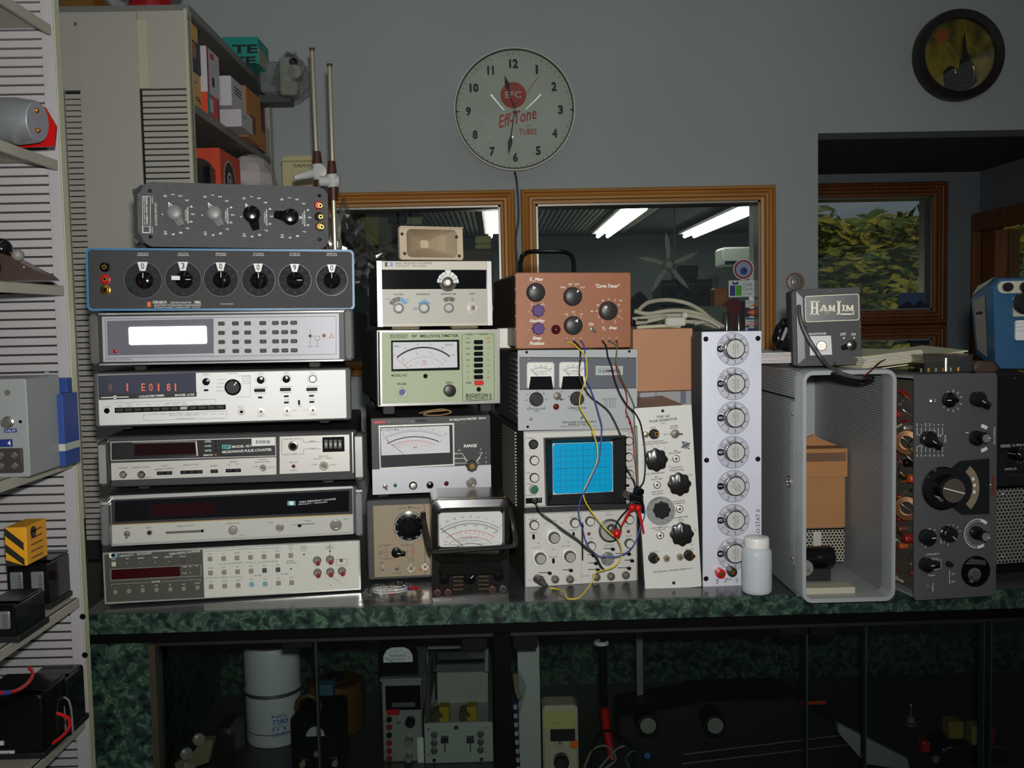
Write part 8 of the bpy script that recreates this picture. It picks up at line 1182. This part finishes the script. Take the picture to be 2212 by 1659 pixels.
# silver digital tester under the meter
Y = 1.87; e = drk('digital_test_unit', 'narrow silver test unit with dark display and red sticker under the panel meter', 'test unit', 870, 0, Y); w = sz(827, 912, Y)/2; H_ = ht(1470, Y, 870); SV = M('dull_silver', (150, 152, 150), .4, .3); MB().box(-w, w, 0, .2, 0, H_, SV, .003).obj('case', e); MB().box(-w-.003, w+.003, -.004, .2, H_, H_+.005, SV, .001).obj('top_edge', e)
def dd(nm, x0, y0, x1, y1, m, out=.002, ee=None, Yy=None): ee = ee or e; Yy = Yy or Y; a = at(x0, y1, Yy)-ee.location; b = at(x1, y0, Yy)-ee.location; return MB().box(a.x, b.x, -out, 0, a.z, b.z, m, .0006).obj(nm, ee)
def dk(nm, x, y, r_, m, h_=.012, ee=None, Yy=None, tip=None): ee = ee or e; Yy = Yy or Y; a = at(x, y, Yy)-ee.location; s__ = Yy/F; o2 = MB().lathe([(r_*s__, 0), (r_*s__, h_*.8), (r_*.8*s__, h_)], m, (a.x, 0, a.z), n=20).obj(nm, ee); return o2
dd('display', 834, 1480, 908, 1534, HOLE); dd('display_label', 847, 1516, 897, 1527, M('grey_label', (90, 92, 88), .5), .003); dd('red_sticker', 836, 1531, 863, 1544, REDP, .003); dk('knob', 887, 1556, 11, BLK, .018); dk('knob', 884, 1596, 9, STEEL, .018); dk('knob', 884, 1633, 9, STEEL, .018); dk('switch', 862, 1557, 4, STEEL, .012)
for k in range(6): dk('jack', 841, 1553+k*17, 6.5, BLK if k in (0, 2) else M('jack_dark_red', (130, 24, 24), .4), .005)
dd('paper_tag', 903, 1592, 915, 1650, WPL, .004)
Y = 1.86; e = drk('open_plugin', 'light grey plug in module with open top frame and slide switches inside the counter', 'module', 991, 0, Y); w = sz(918, 1066, Y)/2; H1 = ht(1561, Y, 990); H2 = ht(1487, Y+.1, 990); GM = M('module_grey', (168, 172, 168), .45)
MB().box(-w, w, 0, .006, 0, H1, GM, .001).obj('front_panel', e); MB().box(-w, -w+.006, .006, .26, 0, H1+.0, ALU).obj('side_rail', e); MB().box(w-.006, w, .006, .26, 0, H1, ALU).obj('side_rail', e); MB().box(-w, w, .006, .26, H1-.06, H1-.055, M('chassis_pale', (170, 168, 164), .5)).obj('deck', e); MB().box(-w*.84, w*.84, .24, .25, H1-.055, H2, M('chassis_pale', (170, 168, 164), .5)).obj('back_wall', e)
for s__ in (-1, 1): MB().tube([(s__*(w-.003), .0, H1), (s__*(w-.003), .02, H1+.01), (s__*(w-.003), .1, H2+.03), (s__*(w-.003), .16, H2+.045)], .0035, ALU, 6).obj('top_rail', e)
for x, m in ((-w*.5, M('relay_yellow', (170, 150, 30), .4)), (w*.35, MC.get('relay_yellow') or BRASS)): MB().box(x-.010, x+.010, .10, .13, H1-.055, H1-.01, m, .002).obj('coil', e); MB().lathe([(.012, 0), (.012, .025)], M('coil_grey', (90, 84, 70), .4), (x-.014, .10, H1-.03), (0, 1, .2), n=16).obj('relay', e)
MB().tube([(-.02, .03, H1-.02), (.02, .03, H1-.02)], .008, M('red_cap', (120, 24, 24), .3), 12).obj('capacitor', e)
dd('square_button', 981, 1568, 990, 1575, BLK)
for x in (961, 1016): dd('slider', x-8, 1589, x+8, 1600, BLK, .012); dd('slider_slot', x-.8, 1600, x+.8, 1626, BLK, .001)
for x in (938, 1038):
    for k in range(3): dk('terminal', x, 1587+k*17-(x-938)*.02, 7.5, M('terminal_grey', (84, 84, 80), .4), .004)
for x, y in ((925, 1575), (1049, 1572), (926, 1630), (1050, 1626)): dk('screw', x, y, 3, STEEL, .002)
for x, y in ((938, 1642), (1040, 1640)): dk('button', x, y, 4, BLK, .003)
q = MB(); a = at(961, 1581, Y)-e.location; b = at(1014, 1580, Y)-e.location; q.text('CONTRAST', (a.x, a.z), .0025, GREY, .016, -.0005); q.text('DENSITY', (b.x, b.z), .0025, GREY, .016, -.0005); q.obj('lettering', e)
Y = 1.86; e = drk('acrylic_cover', 'clear acrylic cover with bright edges above the open plug in module', 'cover', 993, 0, Y+.18); a = at(932, 1500, Y+.18); b = at(1062, 1392, Y+.18); w = (b.x-a.x)/2; z0, z1 = H2+.005, b.z-ZS; mb = MB(); mb.box(-w, w, 0, .003, z0, z1, ACR); mb.obj('sheet', e); mb = MB(); mb.box(-w, w, -.003, .004, z1-.006, z1, M('frosted_edge', (140, 146, 144), .4)); mb.box(w-.008, w, -.003, .004, z0, z1, MC['frosted_edge']); mb.box(-w, -w+.003, -.003, .004, z0, z1, MC['frosted_edge']); mb.obj('frosted_edge', e)
Y = 1.78; e = drk('white_side_panel', 'tall plain white equipment side standing right of the black centre post', 'panel', 1145, 0, Y); w = sz(1122, 1169, Y)/2; MB().box(-w, w, 0, .2, 0, ht(1395, Y, 1145), M('dim_white_panel', (176, 178, 176), .5), .002).obj('panel', e)
single(MB().tube([at(1112, 1455, 1.70), at(1116, 1490, 1.70), at(1122, 1508, 1.70)], .004, M('beige_tail', (130, 116, 90), .5), 8, 4), 'beige_strap', 'short beige strap hanging beside the white side panel', 'strap')
e = empty('striped_rope', 'blue and white striped cord hanging beside the white side panel', 'cord', at(1117, 1659, 1.70)); o = e.location; m_ = [M('cord_navy', (20, 34, 90), .5), M('cord_white', (170, 170, 168), .5)]
for k in range(16): a = at(1112+k*.5, 1512+k*9.5, 1.70)-o; b = at(1112.5+k*.5, 1521.5+k*9.5, 1.70)-o; MB().tube([a, b], .0036, m_[k % 2], 8).obj('cord_band', e)
single(MB().add([tuple(at(x, y, Y_)) for x, y, Y_ in ((1112, 1400, 1.70), (1118, 1440, 1.70), (1138, 1480, 1.69), (1130, 1515, 1.69), (1120, 1560, 1.70), (1124, 1659, 1.70), (1112, 1659, 1.71), (1110, 1520, 1.71))], [(0, 1, 7), (1, 2, 3, 7), (3, 4, 7), (4, 5, 6, 7)], FILM), 'film_wrap', 'loose clear film wrap around the striped cord', 'film')
Y = 1.80; e = drk('analog_multimeter', 'cream analog multimeter with yellow scale and orange sticker inside the counter', 'multimeter', 1211, 0, Y); w = sz(1173, 1250, Y)/2; MB().box(-w, w, 0, .05, 0, ht(1525, Y, 1210), M('cream_meter_case', (190, 184, 160), .45), .006).obj('case', e); dd('meter_face', 1175, 1536, 1241, 1573, M('yellow_scale', (196, 194, 120), .5)); dd('meter_shroud', 1189, 1574, 1242, 1600, BLKM, .004); dk('knob', 1212, 1641, 17, BLK, .018); dk('adjuster', 1210, 1603, 4, DULL, .003); dk('orange_sticker', 1240, 1608, 10, ORG, .0015)
q = MB(); a = at(1200, 1561, Y)-e.location; q.text('M-V-O', (a.x, a.z), .003, INK, .014, -.0025); a = at(1209, 1612, Y)-e.location; q.text('OUTPUT', (a.x, a.z), .0025, INK, .012, -.0005); q.obj('lettering', e)
single(MB().tube([at(1306, 1530, 1.82), at(1310, 1575, 1.82), at(1323, 1640, 1.80)], .0082, REDP, 12), 'red_probe', 'thick red probe handle standing among cables in the counter', 'probe'); e = empty('black_rod', 'black rod with a small white round cap above the red probe', 'rod', at(1305, 1530, 1.83)); o = e.location; MB().tube([at(1303, 1380, 1.84)-o, (0, 0, 0)], .007, BLK, 10).obj('rod', e); MB().lathe([(.014, 0), (.014, .004), (.012, .006)], WPL, at(1299, 1391, 1.84)-o, (0, 0, 1), n=24).obj('end_cap', e)
single(MB().box(-.0065, .0065, 0, .01, 0, ht(1362, 2.02, 1382), M('dim_post', (120, 116, 116), .5), .001), 'grey_upright', 'grey upright strip standing at the back of the display counter', 'strip').location = (at(1382, 1500, 2.02).x, 2.02, ZS)
e = empty('cable_tangle', 'tangle of dark and grey cables at the foot of the red probe', 'cable', at(1320, 1659, 1.78)); o = e.location
for m, L_ in ((BLK, ((1275, 1659), (1285, 1600), (1310, 1578), (1345, 1590), (1370, 1620), (1365, 1659))), (GREY, ((1262, 1659), (1280, 1620), (1310, 1612), (1330, 1640), (1300, 1665))), (GREY, ((1290, 1665), (1330, 1620), (1350, 1612))), (M('teal_wire', (50, 96, 84), .5), ((1360, 1660), (1352, 1640), (1362, 1625), (1374, 1622)))): MB().tube([at(x, y, 1.78)-o for x, y in L_], .0022, m, 7, 6).obj('cable_loop', e)
single(MB().lathe([(.0065, 0), (.006, .002)], M('sky_blue_dot', (50, 100, 160), .5), at(1398, 1632, 1.78), n=18), 'blue_button', 'small round blue button in the dark under the left grey gauge', 'button')
for x, lb in ((1400, 'left'), (1545, 'right')): e = empty('round_gauge', 'dark gauge with plain grey face and bright ring, %s of two in the counter' % lb, 'gauge', at(x, 1567, 1.80), 'pair of grey faced round gauges'); MB().lathe([(.021, -.05), (.021, 0), (.019, .004), (.0165, .002)], BLK, n=32, cap=False).obj('housing', e); MB().lathe([(.0205, .001), (.0190, .0052), (.0180, .001)], M('thin_chrome', (150, 150, 140), .15, .9), n=32, cap=False).obj('chrome_ring', e); MB().lathe([(.0148, 0), (.0148, .002)], M('gauge_grey', (132, 130, 122), .6), n=32).obj('gauge_face', e)
a = at(1380, 1650, 1.95); e = empty('black_equipment_case', 'large black equipment case lying dark at the back of the counter', 'case', Vector((at(1580, 1600, 1.92).x, 1.92, ZS))); w = sz(1370, 1850, 1.92)/2; MB().prism([(-w, 0), (w, 0), (w, ht(1570, 1.92, 1840)), (w*.55, ht(1510, 1.92, 1740)), (-w*.2, ht(1515, 1.92, 1540)), (-w*.5, ht(1530, 1.92, 1450)), (-w, ht(1550, 1.92, 1380))], 0, .12, BLKM).obj('case', e); MB().box(w*.62, w*.85, -.002, 0, ht(1521, 1.92, 1760), ht(1514, 1.92, 1760), M('orange_glow_strip', (190, 60, 20), .4)).obj('orange_strip', e)
for y0, y1, nm in ((1630, 1614, 'rear'), (1650, 1636, 'front')): single(MB().tube([at(1475, y0, 1.83), at(1840, y1-28, 1.83)], .0016, DULL, 6), 'metal_rail', 'thin metal rail along the counter floor, %s one of two' % nm, 'rail')
q = [at(x, y, 1.76) for x, y in ((1811, 1563), (1960, 1640), (1966, 1665), (1870, 1650), (1812, 1584))]; b_ = q[0]; m_ = MB(); m_.prism([(v.x, v.z) for v in q][::-1], 1.76, 1.775, M('pale_bar', (150, 150, 158), .45)); single(m_, 'pale_lever', 'pale slanted metal lever lying across the right part of the counter', 'lever')
single(MB().lathe([(.012, 0), (.012, .003), (.008, .006), (.007, .016), (.003, .018), (.002, .034), (.003, .036), (.001, .040)], STEEL, at(1967, 1565, 1.80), (0, 0, 1), n=20), 'chrome_finial', 'small glinting chrome finial in the right part of the counter', 'fitting')
for x0, y0, x1, y1, m, lb in ((2050, 1560, 2083, 1597, M('relay_amber', (150, 120, 50), .4), 'left'), (2100, 1569, 2129, 1612, M('relay_cream', (150, 140, 90), .4), 'right')): farbox('yellow_relay', 'yellow cased relay in the right part of the counter, %s of two' % lb, 'relay', x0, y0, x1, y1, 1.80, .03, m, bev=.002)
farbox('red_relay', 'dark red block beside the right yellow relay', 'block', 2131, 1572, 2152, 1610, 1.80, .03, M('relay_red', (120, 16, 22), .4), bev=.002); farbox('red_marker', 'small red block left of the yellow relays', 'block', 1992, 1603, 2010, 1628, 1.78, .02, REDP, bev=.003); single(MB().lathe([(.008, 0), (.008, .008), (.004, .012)], DULL, at(2020, 1645, 1.78), (0, 0, 1), n=14), 'nickel_post', 'dull nickel post under the small red block', 'post'); farbox('relay_chassis', 'dark chassis carrying the yellow relays at the right of the counter', 'chassis', 2035, 1612, 2180, 1665, 1.79, .08, BLK)
for k, (x, y) in enumerate(((432, 1600), (405, 1631), (412, 1655))): single(MB().lathe([(.010, 0), (.011, .004), (.011, .012), (.009, .014), (.004, .012)], M('ceramic_ring', (150, 146, 130), .3), at(x, y, 1.76), (.1, -1, .7), n=20), 'ceramic_socket', 'pale ceramic socket with amber centre, %s of three at the left of the counter' % ('rear', 'middle', 'front')[k], 'socket')
single(MB().prism([(0, 0), (.06, .02), (.07, .06), (.05, .06), (.03, .035), (0, .02)], 0, .02, M('pale_bracket', (130, 126, 96), .5)), 'cast_bracket', 'pale cast bracket under the ceramic sockets', 'bracket').location = at(425, 1665, 1.76); farbox('dark_fan_housing', 'dark red rimmed housing between the ceramic sockets and the canister', 'housing', 460, 1575, 505, 1660, 1.86, .08, M('dark_housing', (40, 24, 20), .4), bev=.01)
